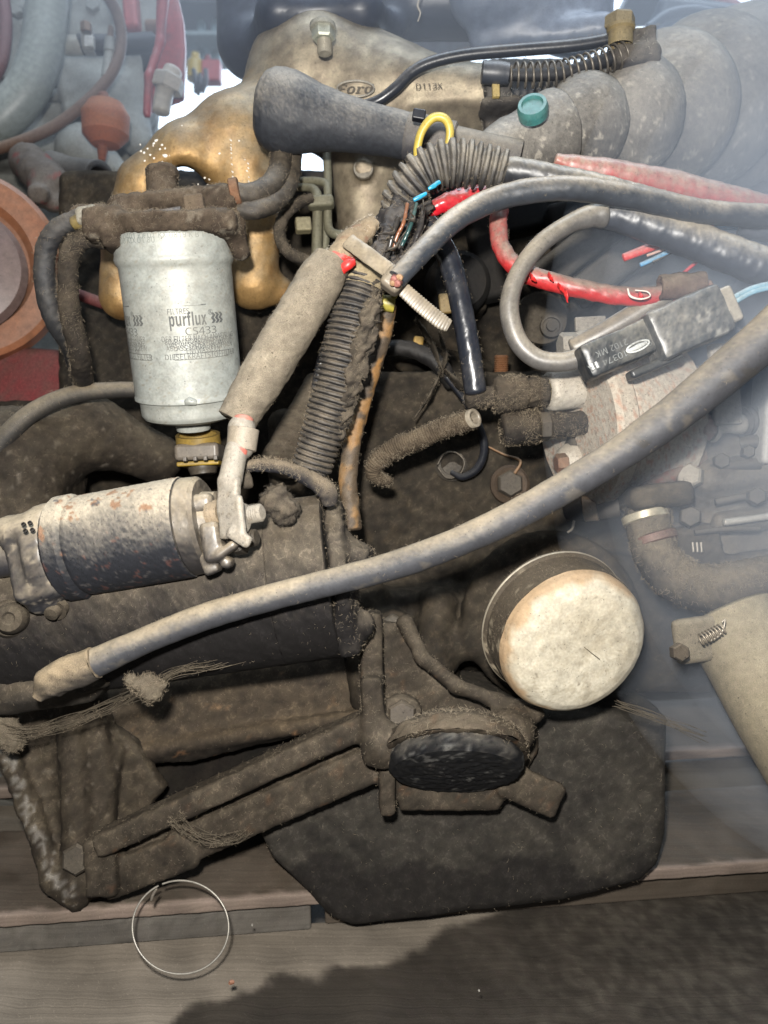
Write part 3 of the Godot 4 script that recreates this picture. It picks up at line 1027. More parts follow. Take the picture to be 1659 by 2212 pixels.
	one("sender_stem", tubes([[230, 250, 0.9, 16], [228, 225, 0.9, 12], [222, 205, 0.9, 12]], 14, {}, 0.004), "cast", [S(128, 76, 58), S(136, 104, 88), 0.3, 0.3, 0.5, 40.0], ol)
	one("hex_collar", nut(p(229, 262, 0.9), Vector3(0, 1, 0.05), 0.022, 0.01), "cast", [S(140, 88, 66), S(136, 104, 88), 0.3, 0.3, 0.5, 40.0], ol)
	one("sender_tip", tubes([[222, 318, 0.9, 12], [220, 345, 0.9, 8]], 12, {}, 0.004), "cast", [S(150, 84, 58), S(136, 104, 88), 0.3, 0.3, 0.5, 40.0], ol)
	ol = thing("red_bracket", "red painted steel bracket with a folded edge", "bracket", p(370, 110, 0.85))
	var pts := PackedVector2Array()
	for q in [[338, -20], [382, -20], [398, 50], [402, 110], [398, 215], [330, 240], [316, 250], [322, 180], [342, 110]]:
		pts.append(Vector2((q[0] - 365.0) * 0.86 / F, (110.0 - q[1]) * 0.86 / F))
	s = Sdf.new(0.003)
	s.poly(X(365, 110, 0.86), pts, 0.006, 0.003)
	s.cap(p(352, -10, 0.835), p(346, 92, 0.835), 0.007, 0.005, 0.004)
	s.cap(p(346, 92, 0.835), p(322, 165, 0.83), 0.005, 0.005, 0.004)
	s.cap(p(322, 165, 0.83), p(318, 245, 0.83), 0.005, 0.005, 0.004)
	b = Buf.new()
	s.mesh(b)
	one("bracket_plate", b, "plastic", [S(158, 42, 46), S(140, 108, 100), 0.22, 0.6, 0.4, 30.0, [[S(110, 40, 42), 20.0, 0.1, 0.3, 0.7, 2.0]]], ol)
	ol = thing("hose_end_fitting", "beige hose end with a hex nut inside the red bracket", "fitting", p(365, 190, 0.81))
	one("hose_end", tubes([[348, 240, 0.81, 19], [354, 205, 0.81, 20], [364, 175, 0.81, 20]], 18, {}, 0.003), "plastic", flatlook(S(172, 164, 150), 0.3), ol)
	one("hex_nut", nut(p(360, 196, 0.81), Vector3(0.3, 0.95, 0.1), 0.0165, 0.016), "alloy", flatlook(S(182, 172, 158), 0.3), ol)
	one("collar", tubes([[366, 172, 0.81, 21], [374, 152, 0.81, 20]], 18, {}, 0.003), "plastic", flatlook(S(190, 180, 166), 0.3), ol)
	ol = thing("dark_open_pipe", "dark open ended pipe stub under the grey engine", "pipe", p(190, 385, 0.85))
	one("pipe", tubes([[110, 372, 0.86, 44], [160, 385, 0.85, 42], [216, 388, 0.83, 40]], 28, {"end": "open"}, 0.004), "rubber", [S(46, 46, 48), S(112, 106, 98), 0.3, 0.5, 0.4, 30.0], ol)
	ol = thing("grey_elbow_housing", "dusty grey housing with a red smear beside the pipe stub", "housing", p(85, 380, 0.82))
	s = Sdf.new(0.004)
	s.cap(p(60, 350, 0.84), p(110, 400, 0.82), 0.02, 0.022, 0.01)
	s.cap(p(90, 420, 0.81), p(120, 440, 0.81), 0.012, 0.01, 0.01)
	s.cyl(p(85, 418, 0.81), p(83, 420, 0.785), 0.01, 0.003)
	b = Buf.new()
	s.mesh(b)
	lump(b, 0.002, 60.0)
	one("housing", b, "cast", [S(88, 82, 78), S(126, 116, 106), 0.4, 0.3, 0.5, 40.0, [[S(150, 50, 52), 30.0, 0.3, 0.15, 0.7, 21.0]]], ol)
	ol = thing("orange_drum", "large orange painted drum edge at the far left", "drum", p(-40, 590, 0.72))
	one("drum_rim", lathed(p(-75, 588, 0.74), Vector3(0.32, 0.02, 1.0), [[0, 0.001], [0, 0.088], [0.002, 0.091], [0.026, 0.091], [0.03, 0.086], [0.03, 0.066], [0.022, 0.06], [0.022, 0.001]], 72, 0.004), "plastic", [S(164, 106, 76), S(128, 106, 92), 0.3, 0.4, 0.4, 24.0, [[S(120, 78, 54), 26.0, 0.25, 0.2, 0.7, 3.0]]], ol)
	one("drum_hub", lathed(p(-88, 590, 0.71), Vector3(0.32, 0.02, 1.0), [[0, 0.056], [0.012, 0.06], [0.02, 0.055], [0.024, 0.03], [0.024, 0.001]], 56, 0.004), "plastic", [S(112, 92, 88), S(128, 112, 104), 0.4, 0.3, 0.4, 30.0], ol)
	ol = thing("red_dusty_beam", "dull red painted beam under the orange drum", "beam", p(40, 820, 0.74))
	one("beam", boxed(X(40, 830, 0.76, -4), Vector3(0.075, 0.035, 0.02), 0.01, 0.005), "cast", [S(146, 54, 58), S(104, 90, 80), 0.45, 0.2, 0.6, 26.0], ol)
	ol = thing("dark_red_rod", "thin dark red rod behind the fuel filter", "rod", p(220, 660, 0.66))
	one("rod", tubes([[150, 628, 0.66, 10], [180, 640, 0.66, 12], [290, 680, 0.64, 12]], 14, {}, 0.003), "cast", [S(120, 62, 62), S(120, 100, 92), 0.3, 0.4, 0.4, 60.0], ol)

# ---------- engine block, sump, mounting ----------
func block() -> void:
	var g := thing("engine_block", "grimy black cast iron engine block behind the filters", "engine", p(800, 1050, 0.64))
	var s := Sdf.new(0.0035)
	s.box(X(1000, 1160, 0.665, 0, 0, 4), Vector3(px(420, 0.64), px(280, 0.64), 0.05), 0.012, 0.01)
	s.box(X(1000, 710, 0.75), Vector3(px(880, 0.72), px(325, 0.72), 0.04), 0.012, 0.01)
	s.box(X(600, 1250, 0.76), Vector3(px(700, 0.72), px(400, 0.72), 0.03), 0.012, 0.01)
	s.box(X(1040, 880, 0.655, 0, 0, 0), Vector3(px(270, 0.64), px(60, 0.64), 0.05), 0.01, 0.01)
	s.cap(p(880, 770, 0.66), p(1040, 800, 0.66), 0.014, 0.01, 0.01)
	s.cap(p(790, 1290, 0.58), p(800, 1500, 0.57), 0.016, 0.016, 0.02)
	s.cap(p(945, 1300, 0.575), p(930, 1500, 0.56), 0.012, 0.016, 0.015)
	s.cap(p(1010, 1390, 0.57), p(950, 1420, 0.57), 0.01, 0.01, 0.012)
	s.cyl(p(1180, 1320, 0.64), p(1190, 1335, 0.548), px(190, 0.55), 0.006, 0.012)
	s.box(X(850, 1420, 0.60), Vector3(px(140, 0.6), px(150, 0.6), 0.02), 0.01, 0.012)
	s.cyl(p(848, 1350, 0.60), p(848, 1350, 0.555), px(36, 0.555), 0.004, 0.005)
	s.box(X(1460, 1340, 0.62), Vector3(px(230, 0.6), px(150, 0.6), 0.03), 0.015, 0.012)
	s.cyl(p(800, 870, 0.62), p(800, 870, 0.60), 0.012, 0.003, 0.004)
	s.box(X(880, 560, 0.70), Vector3(px(60, 0.7), px(90, 0.7), 0.02), 0.01, 0.01)
	s.box(X(1010, 620, 0.69, -8), Vector3(px(44, 0.69), px(60, 0.69), 0.02), 0.006, 0.006)
	var b := Buf.new()
	s.mesh(b)
	lump(b, 0.0012, 70.0)
	one("block_casting", b, "lint", "block", g)
	fuzz(b, g, 1500, "grey", 0.8)
	# core plugs, bolts and small bosses on the block side
	for q in [[800, 878, 0.612, 24, 0.004], [1100, 1046, 0.606, 30, 0.006], [848, 1352, 0.555, 27, 0.007], [560, 640, 0.66, 40, 0.02], [1190, 700, 0.64, 20, 0.01]]:
		one("bolt_head", nut(p(q[0], q[1], q[2]), Vector3(0.05, 0.05, 1), px(q[3], q[2]), q[4]), "iron", "grime", g)
	one("core_plug", lathed(p(1100, 1048, 0.61), Vector3(0, 0.1, 1), [[0, 0.0155], [0.005, 0.0155], [0.007, 0.013], [0.005, 0.0095], [0.009, 0.008], [0.01, 0.0001]], 36), "iron", [S(70, 60, 50), S(112, 92, 74), 0.4, 0.0, 0.4, 200.0], g)
	one("sender_cap", lathed(p(975, 1006, 0.615), Vector3(0, 0.15, 1), [[0, 0.0135], [0.004, 0.0135], [0.006, 0.011], [0.006, 0.009], [0.004, 0.008], [0.005, 0.0001]], 36), "iron", "grime", g)
	for q in [[903, 742, 0.645, 11, 14], [912, 830, 0.635, 13, 16]]:
		var bb := boxed(X(q[0], q[1], q[2], -8), Vector3(px(q[3], q[2]), px(q[4], q[2]), 0.005), 0.002)
		one("brass_stub", bb, "alloy", flatlook(S(224, 178, 92), 0.1), g)
	one("copper_screw", screw(p(1082, 812, 0.62), Vector3(0, 1, 0.2), px(16, 0.62), px(44, 0.62), 0.0016), "alloy", [S(150, 100, 66), S(110, 88, 68), 0.3, 0.0, 0.4, 200.0], g)
	one("fuel_gallery_bracket", tubes([[880, 830, 0.625, 5], [920, 828, 0.622, 5], [975, 824, 0.62, 5]], 10), "gloss", "black", g)
	one("thermo_housing", lathed(p(985, 620, 0.66), Vector3(0.05, -0.1, 1), [[0, px(70, 0.66)], [0.02, px(66, 0.66)], [0.026, px(54, 0.66)], [0.026, 0.001]], 32, 0.003), "cast", "dark", g)
	one("brass_tag", boxed(X(972, 655, 0.625, 6), Vector3(px(24, 0.62), px(22, 0.62), 0.003), 0.002), "alloy", flatlook(S(150, 118, 58), 0.4), g)
	one("lever_plate", lathed(p(1165, 690, 0.62), Vector3(0.1, 0, 1), [[0, px(58, 0.62)], [0.006, px(56, 0.62)], [0.006, 0.0005]], 40), "cast", "grime", g)
	one("lever_screw", lathed(p(1190, 706, 0.605), Vector3(0, 0, 1), [[0, px(25, 0.6)], [0.003, px(24, 0.6)], [0.003, px(19, 0.6)], [0.0015, px(18, 0.6)], [0.0015, px(12, 0.6)], [0.004, px(11, 0.6)], [0.004, 0.0002]], 28), "iron", "grime", g)
	for q in [[1060, 560, 0.66, 40, 90], [890, 300, 0.68, 40, 60], [1120, 470, 0.68, 60, 40], [1230, 540, 0.66, 36, 100]]:
		one("engine_lug", boxed(X(q[0], q[1], q[2], 12), Vector3(px(q[3], q[2]), px(q[4], q[2]), 0.012), 0.006, 0.004), "cast", "dark", g)
	for k in 4:
		one("inlet_rib", boxed(X(1270 + k * 95, 525 + k * 22, 0.63 - k * 0.006, -52), Vector3(px(34, 0.63), px(150, 0.63), 0.012), 0.006, 0.004), "cast", [S(66, 64, 62), S(120, 114, 104), 0.35, 0.4, 0.5, 80.0], g)
	# bell housing flange at the lower left
	g = thing("bell_housing", "scuffed dark bell housing flange at the lower left corner", "housing", p(120, 1700, 0.53))
	s = Sdf.new(0.003)
	var pts := PackedVector2Array()
	for q in [[-30, 1540], [0, 1470], [60, 1440], [210, 1440], [250, 1600], [262, 1880], [228, 1935], [150, 1948], [108, 1905], [46, 1725]]:
		pts.append(Vector2((q[0] - 120.0) * 0.53 / F, (1700.0 - q[1]) * 0.53 / F))
	s.poly(X(120, 1700, 0.545), pts, 0.014, 0.005)
	var web := PackedVector2Array()
	for q in [[150, 1500], [300, 1600], [360, 1700], [250, 1840], [160, 1930]]:
		web.append(Vector2((q[0] - 240.0) * 0.55 / F, (1700.0 - q[1]) * 0.55 / F))
	s.poly(X(240, 1700, 0.556), web, 0.008, 0.004)
	s.cap(p(250, 1620, 0.545), p(215, 1800, 0.535), 0.006, 0.007, 0.006)
	s.cap(p(-5, 1570, 0.525), p(60, 1740, 0.525), 0.008, 0.007, 0.006)
	s.cap(p(60, 1740, 0.525), p(118, 1900, 0.525), 0.007, 0.008, 0.006)
	s.cap(p(118, 1900, 0.525), p(165, 1938, 0.525), 0.009, 0.009, 0.006)
	s.cap(p(150, 1500, 0.53), p(175, 1900, 0.525), 0.009, 0.011, 0.008)
	s.box(X(20, 1240, 0.60, -6), Vector3(px(120, 0.6), px(340, 0.6), 0.04), 0.02, 0.01)
	s.cap(p(20, 990, 0.58), p(190, 930, 0.60), 0.03, 0.024, 0.02)
	s.cap(p(20, 990, 0.58), p(0, 1300, 0.56), 0.03, 0.02, 0.02)
	s.cap(p(190, 930, 0.60), p(340, 990, 0.62), 0.024, 0.02, 0.02)
	b = Buf.new()
	s.mesh(b)
	lump(b, 0.0012, 80.0)
	one("flange_casting", b, "lint", [S(56, 50, 44), S(112, 101, 84), 0.34, 0.4, 0.55, 100.0, [[S(168, 160, 148), 120.0, 0.42, 0.1, 0.5, 5.0]]], g)
	var edge := PackedVector2Array([Vector2(-5, 1560), Vector2(20, 1640), Vector2(58, 1745), Vector2(112, 1895), Vector2(150, 1938)])
	tint(g.get_child(0) as MeshInstance3D, func(q: Vector3, col: Color) -> Color:
		var w := Vector2(829.5 - q.x * F / q.z, 1106.0 + q.y * F / q.z)
		var near := 1e9
		for k in edge.size() - 1:
			near = minf(near, (w - Geometry2D.get_closest_point_to_segment(w, edge[k], edge[k + 1])).length())
		var chip := smoothstep(12.0, 3.0, near + 30.0 * n1.get_noise_3dv(q * 190.0))
		return col.lerp(S(176, 172, 166), 0.6 * chip))
	fuzz(b, g, 900, "grey", 0.8)
	one("flange_bolt", nut(p(170, 1852, 0.512), Vector3(0.05, 0.1, 1), px(34, 0.51), 0.006), "iron", "grime", g)
	var sl := thing("grey_slatted_panel", "weathered grey slatted boards behind the bell housing at lower left", "slats", p(20, 1780, 0.66))
	for k in 4:
		one("slat", boxed(X(30, 1700 + k * 48, 0.68, -17), Vector3(px(150, 0.68), px(20, 0.68), 0.006), 0.002, 0.004), "wood", [S(104, 104, 100), S(96, 92, 84), 0.3, 0.2, 0.5, 60.0], sl)
	# skirt behind the starter
	g = thing("crankcase_skirt", "long dusty crankcase rail with small rust flakes under the starter motor", "crankcase", p(480, 1550, 0.56))
	s = Sdf.new(0.003)
	pts = PackedVector2Array()
	for q in [[180, 1500], [790, 1390], [800, 1560], [560, 1608], [430, 1640], [210, 1652]]:
		pts.append(Vector2((q[0] - 480.0) * 0.57 / F, (1550.0 - q[1]) * 0.57 / F))
	s.poly(X(480, 1550, 0.585, 0, 0, -14), pts, 0.02, 0.006)
	s.cap(p(210, 1640, 0.56), p(800, 1545, 0.56), 0.006, 0.006, 0.006)
	b = Buf.new()
	s.mesh(b)
	lump(b, 0.001, 80.0)
	one("rail_casting", b, "lint", [S(52, 47, 42), S(108, 94, 76), 0.3, 0.6, 0.4, 90.0, [[S(158, 116, 84), 60.0, 0.5, 0.06, 0.7, 12.0]]], g)
	fuzz(b, g, 700, "grey", 0.7)
	one("void_shade_sheet", boxed(X(470, 1700, 0.615), Vector3(px(270, 0.615), px(130, 0.615), 0.015), 0.006, 0.006), "dust", "dark", g)  # added dark sheet imitating the shaded void between rail and arm
	# sump
	g = thing("oil_sump", "flat sided dull grey oil sump speckled with pale lint", "oil pan", p(1050, 1750, 0.53))
	s = Sdf.new(0.003)
	pts = PackedVector2Array()
	for q in [[820, 1480], [1422, 1520], [1424, 1780], [1408, 1850], [1368, 1890], [1200, 1932], [1050, 1952], [740, 1990], [690, 1968], [630, 1900], [562, 1835], [535, 1780], [700, 1600]]:
		pts.append(Vector2((q[0] - 1050.0) * 0.53 / F, (1750.0 - q[1]) * 0.53 / F))
	s.poly(X(1050, 1712, 0.58, 0, 0, 3), pts, 0.05, 0.009)
	b = Buf.new()
	s.mesh(b)
	lump(b, 0.0008, 20.0)
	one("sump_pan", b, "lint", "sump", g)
	fuzz(b, g, 1100, "grey", 1.2, -0.9)
	tint(g.get_child(0) as MeshInstance3D, func(q: Vector3, col: Color) -> Color:  # lower band darkened to imitate shade where the pan bends under
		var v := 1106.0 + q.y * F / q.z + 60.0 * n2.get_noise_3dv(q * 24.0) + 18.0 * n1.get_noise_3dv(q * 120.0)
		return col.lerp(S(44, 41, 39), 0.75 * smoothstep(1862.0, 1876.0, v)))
	# mounting bracket
	g = thing("mounting_bracket", "dusty cast engine mounting bracket with a long twin ribbed arm", "bracket", p(700, 1640, 0.48))
	s = Sdf.new(0.0025)
	s.box(X(505, 1690, 0.490, 25.2, -4), Vector3(px(330, 0.485), px(25, 0.485), 0.012), 0.0025, 0.002)
	s.box(X(590, 1742, 0.500, 24.5, -4), Vector3(px(240, 0.495), px(40, 0.495), 0.005), 0.002, 0.002)
	s.box(X(320, 1868, 0.505, 22, -4), Vector3(px(110, 0.5), px(40, 0.5), 0.006), 0.0025, 0.003)
	s.box(X(540, 1712, 0.506, 25, -4), Vector3(px(300, 0.5), px(50, 0.5), 0.003), 0.001, 0.002)
	s.box(X(225, 1865, 0.502, 4), Vector3(px(34, 0.5), px(62, 0.5), 0.010), 0.003, 0.003)
	s.box(X(803, 1400, 0.492, 1), Vector3(px(24, 0.49), px(80, 0.49), 0.012), 0.003, 0.003)
	s.box(X(808, 1545, 0.482, 4), Vector3(px(24, 0.48), px(90, 0.48), 0.014), 0.003, 0.003)
	pts = PackedVector2Array()
	for q in [[790, 1330], [875, 1340], [905, 1405], [960, 1468], [1080, 1500], [1165, 1545], [1168, 1620], [1120, 1700], [845, 1730], [795, 1600]]:
		pts.append(Vector2((q[0] - 960.0) * 0.5 / F, (1550.0 - q[1]) * 0.5 / F))
	s.poly(X(960, 1550, 0.520), pts, 0.008, 0.003, 0.002)
	s.cap(p(875, 1345, 0.508), p(912, 1420, 0.498), 0.006, 0.005, 0.003)
	s.cap(p(912, 1420, 0.498), p(985, 1482, 0.492), 0.005, 0.005, 0.003)
	s.cap(p(985, 1482, 0.492), p(1160, 1542, 0.486), 0.005, 0.005, 0.003)
	s.cyl(p(868, 1545, 0.51), p(868, 1545, 0.489), px(46, 0.49), 0.003, 0.004)
	s.cap(p(835, 1612, 0.47), p(1110, 1580, 0.475), 0.012, 0.013, 0.012)
	s.cap(p(960, 1550, 0.468), p(1000, 1580, 0.468), 0.007, 0.007, 0.008)
	s.box(X(1146, 1706, 0.492, -24), Vector3(px(72, 0.485), px(40, 0.485), 0.004), 0.010, 0.004)
	s.box(X(836, 1700, 0.488, 0), Vector3(px(18, 0.48), px(52, 0.48), 0.010), 0.002, 0.003)
	s.poly(X(975, 1716, 0.496), PackedVector2Array([Vector2(-0.038, 0.02), Vector2(0.05, 0.02), Vector2(0.03, -0.010), Vector2(-0.034, -0.010)]), 0.003, 0.002, 0.002)
	b = Buf.new()
	s.mesh(b)
	lump(b, 0.0006, 90.0)
	one("bracket_casting", b, "lint", "bracket", g)
	fuzz(b, g, 2800, "grey", 0.9, 0.0)
	one("mount_bolt", nut(p(868, 1545, 0.483), Vector3(0, 0.1, 1), px(34, 0.48), 0.005), "iron", "bracket", g)
	g = thing("rubber_engine_mount", "round black rubber engine mount facing down under the bracket", "engine mount", p(985, 1665, 0.46))
	var dir := Vector3(-0.02, -0.80, 0.60).normalized()
	var c := p(985, 1674, 0.462)
	var r := px(148, 0.462)
	b = lathed(c - dir * 0.016, dir, [[0, 0.002], [0, r * 0.96], [0.009, r * 1.0], [0.0125, r * 0.985], [0.0148, r * 0.93], [0.0155, r * 0.8], [0.0160, r * 0.5], [0.0165, r * 0.25], [0.0165, 0.0001]], 96, 0.0012)
	lump(b, 0.0008, 150.0)
	one("rubber_pad", b, "dust", [S(36, 36, 37), S(118, 112, 102), 0.02, 0.5, 0.9, 150.0, [[S(128, 127, 122), 60.0, 0.3, 0.14, 0.6, 5.0], [S(20, 22, 26), 160.0, 0.2, 0.15, 0.6, 15.0]]], g)
	b = lathed(c - dir * 0.03, dir, [[0, 0.002], [0, r * 0.7], [0.008, r * 1.0], [0.014, r * 1.06], [0.018, r * 1.07], [0.019, r * 1.03], [0.019, r * 0.9]], 80, 0.0015)
	lump(b, 0.0018, 130.0)
	one("steel_cup", b, "dust", "bracket", g)
	fuzz(b, g, 1600, "grey", 1.2)

# ---------- intake manifold and its neighbours ----------
func intake() -> void:
	var g := thing("intake_manifold", "gold and grey cast intake manifold arching behind the fuel filter", "manifold", p(650, 230, 0.62))
	var s := Sdf.new(0.003)
	# left branch
	s.cap(p(660, 210, 0.64), p(497, 300, 0.61), 0.033, 0.029, 0.014)
	s.cap(p(497, 300, 0.61), p(402, 346, 0.60), 0.029, 0.026, 0.01)
	s.cap(p(402, 346, 0.60), p(318, 402, 0.60), 0.026, 0.0215, 0.008)
	s.cap(p(318, 402, 0.60), p(278, 500, 0.61), 0.0215, 0.0195, 0.006)
	s.cap(p(278, 500, 0.61), p(268, 640, 0.62), 0.0195, 0.0195, 0.01)
	# right leg
	s.cap(p(520, 295, 0.61), p(522, 360, 0.61), 0.029, 0.0255, 0.014)
	s.cap(p(522, 360, 0.61), p(545, 480, 0.615), 0.0250, 0.021, 0.01)
	s.cap(p(545, 480, 0.615), p(548, 610, 0.62), 0.0205, 0.021, 0.01)
	# the open arch between the two legs
	s.cyl(p(400, 408, 0.70), p(398, 404, 0.50), px(44, 0.6), 0.004, 0.012, true)
	s.box(X(402, 540, 0.61), Vector3(px(44, 0.6), px(130, 0.6), 0.08), 0.004, 0.012, true)
	# plenum
	s.cap(p(640, 175, 0.64), p(820, 205, 0.63), 0.038, 0.038, 0.02)
	s.cap(p(820, 205, 0.63), p(1020, 215, 0.62), 0.038, 0.026, 0.02)
	s.cap(p(690, 50, 0.64), p(690, 150, 0.63), 0.040, 0.044, 0.03)
	s.cap(p(800, 260, 0.64), p(790, 480, 0.65), 0.040, 0.024, 0.03)
	s.cap(p(860, 165, 0.60), p(1050, 190, 0.60), 0.010, 0.010, 0.016)
	s.box(X(700, 30, 0.65), Vector3(px(110, 0.65), px(36, 0.65), 0.04), 0.01, 0.02)
	s.box(X(985, 240, 0.615, 3), Vector3(px(95, 0.61), px(7, 0.61), 0.02), 0.003, 0.008)
	s.cyl(p(785, 366, 0.64), p(785, 366, 0.604), px(22, 0.605), 0.001, 0.004)
	s.box(X(575, 630, 0.63), Vector3(px(60, 0.63), px(26, 0.63), 0.012), 0.008, 0.01)
	var b := Buf.new()
	s.mesh(b)
	lump(b, 0.0006, 60.0)
	var cast := one("manifold_casting", b, "gold", "gold", g, "cast arch, bronze gold at the left and bare grey at the right")
	tint(cast, func(q: Vector3, col: Color) -> Color:
		var u := 829.5 - q.x * F / q.z
		var v := 1106.0 + q.y * F / q.z
		var w := smoothstep(-0.25, 0.25, (u - 560.0) / 300.0 - (v - 260.0) / 900.0 + 0.3 * n2.get_noise_3dv(q * 40.0))
		return col.lerp(S(172, 163, 143).lerp(S(118, 110, 98), clampf(0.45 + 0.9 * n2.get_noise_3dv(q * 60.0), 0.0, 1.0)), w * 0.85))
	fuzz(b, g, 500, "grey", 0.9)
	var fl := Buf.new()
	for q in [[330, 305, 5], [336, 300, 7], [345, 312, 6], [318, 318, 4], [322, 330, 5], [340, 322, 4], [352, 318, 3], [348, 332, 3], [358, 342, 7], [334, 338, 4], [310, 345, 4], [300, 325, 4], [303, 312, 3], [390, 268, 4], [440, 385, 5], [452, 392, 4], [448, 404, 6], [428, 398, 3], [470, 330, 4], [520, 300, 3], [345, 350, 3], [365, 330, 2], [312, 330, 5], [326, 312, 3]]:
		var at := on(fl if false else b, q[0], q[1])
		var r: float = q[2] * 0.6 / F * 0.55
		lathe(fl, at - Vector3(0, 0, 0.0004), Vector3(rnd(-0.3, 0.1), rnd(0.1, 0.4), 1), [[0, r], [0.0005, r * 0.95], [0.0008, r * 0.5], [0.0008, 0.0001]], 9, 0.002, rnd(0.7, 1.3), rnd(0.7, 1.3))
	for q in [[500, 318, 505, 400], [533, 345, 541, 412], [497, 300, 499, 326]]:
		for k in 9:
			var at := on(b, lerpf(q[0], q[2], k / 8.0) + rnd(-1.5, 1.5), lerpf(q[1], q[3], k / 8.0))
			var r := rnd(1.0, 2.4) * 0.6 / F
			lathe(fl, at - Vector3(0, 0, 0.0004), Vector3(0, 0.2, 1), [[0, r], [0.0005, r], [0.0008, r * 0.5], [0.0008, 0.0001]], 8, 0.002, 0.7, 1.5)
	one("white_paint_flecks", fl, "print", flatlook(S(228, 224, 214), 0.1), cast).set_meta("kind", "stuff")
	b = Buf.new()
	hexa(b, p(1058, 210, 0.60), Vector3(0.97, -0.05, 0.2), px(42, 0.6), 0.006, 5, 0.1)
	one("end_flange", b, "cast", "grime", g)
	# raised oval casting mark and casting number
	var oval: Array = []
	for k in 33:
		oval.append([768 + 40 * cos(TAU * k / 32), 192 + 17 * sin(TAU * k / 32), 0.584, 2.4])
	one("casting_mark", tubes(oval, 8, {"start": "none", "end": "none"}, 0.002), "gold", "manifold", cast, "raised oval maker's emblem with script")
	b = Buf.new()
	lettering(b, "Ford", 0.0095, p(768, 192, 0.5838), Vector3(0, -1, 0), Vector3(0, 0, 1), 0.0, 0.0, 0.0, 1.25, true, true, 0.25)
	one("emblem_script", b, "gold", [S(96, 86, 72), S(120, 110, 96), 0.3, 0.0, 0.4, 100.0], cast)
	b = Buf.new()
	lettering(b, "D113X", 0.006, p(926, 186, 0.578), Vector3(0.03, -1, 0), Vector3(0, 0, 1), 0.0, 0.0, 0.0, 1.2)
	one("casting_number", b, "gold", [S(96, 88, 76), S(120, 110, 96), 0.3, 0.0, 0.4, 100.0], cast)
	b = lathed(p(785, 366, 0.606), Vector3(0, 0, 1), [[0, px(22, 0.6)], [0.002, px(21, 0.6)], [0.002, px(17, 0.6)], [0.001, px(16.5, 0.6)], [0.001, 0.0002]], 32, 0.002)
	one("cast_boss", b, "gold", "manifold", g)
	# stud and nut under the air cleaner
	one("stud", screw(p(700, 78, 0.555), Vector3(0.03, -1, 0.05), px(16, 0.555), px(40, 0.555), 0.0014), "tin", flatlook(S(190, 184, 168), 0.2), g)
	one("nut", nut(p(698, 62, 0.555), Vector3(0.03, -1, 0.05), px(25, 0.555), px(26, 0.555)), "tin", flatlook(S(190, 194, 178), 0.2), g)
	one("washer", tubes([[697, 54, 0.555, 28], [697, 62, 0.555, 28]], 24, {"start": "flat", "end": "flat"}), "alloy", flatlook(S(160, 160, 150), 0.3), g)
	# steel injector pipes seen between manifold and loom
	g = thing("injector_pipes", "dull olive steel injector pipes held by a small clamp", "pipes", p(690, 450, 0.585))
	var ol := [S(112, 110, 92), S(136, 130, 108), 0.35, 0.4, 0.5, 90.0]
	one("pipe", tubes([[625, 392, 0.60, 8], [680, 391, 0.59, 8.5], [704, 398, 0.585, 9], [708, 420, 0.58, 9], [708, 478, 0.58, 9.5], [714, 500, 0.578, 10], [735, 507, 0.575, 10], [790, 503, 0.575, 10]], 14), "iron", ol, g)
	one("pipe", tubes([[625, 406, 0.60, 8], [664, 405, 0.592, 8.5], [682, 414, 0.585, 10], [686, 440, 0.58, 11], [684, 550, 0.58, 11.5], [680, 660, 0.59, 12]], 14), "iron", ol, g)
	one("pipe", tubes([[706, 330, 0.60, 9], [708, 380, 0.595, 9], [708, 440, 0.59, 9], [700, 560, 0.6, 9]], 14), "iron", ol, g)
	one("clamp", boxed(X(693, 438, 0.572, 4), Vector3(px(29, 0.572), px(13, 0.572), 0.006), 0.003), "iron", ol, g)
	one("square_nut", boxed(X(655, 487, 0.57, 6, 10), Vector3(px(17, 0.57), px(15, 0.57), 0.005), 0.0015), "iron", [S(150, 142, 112), S(136, 128, 104), 0.4, 0.2, 0.4, 120.0], g)
	g = thing("fuzzy_leak_off_hose", "thin lint covered black hose curling beside the injector pipes", "hose", p(620, 500, 0.56))
	var lb := tubes([[672, 428, 0.565, 10], [640, 442, 0.56, 12], [612, 470, 0.56, 13], [604, 508, 0.56, 13], [622, 545, 0.56, 13], [655, 560, 0.56, 12], [690, 572, 0.565, 12]], 16, {"lump": 0.0009, "lf": 300.0})
	one("hose", lb, "dust", "rubber_fuzzy", g)
	fuzz(lb, g, 350, "grey", 0.9)

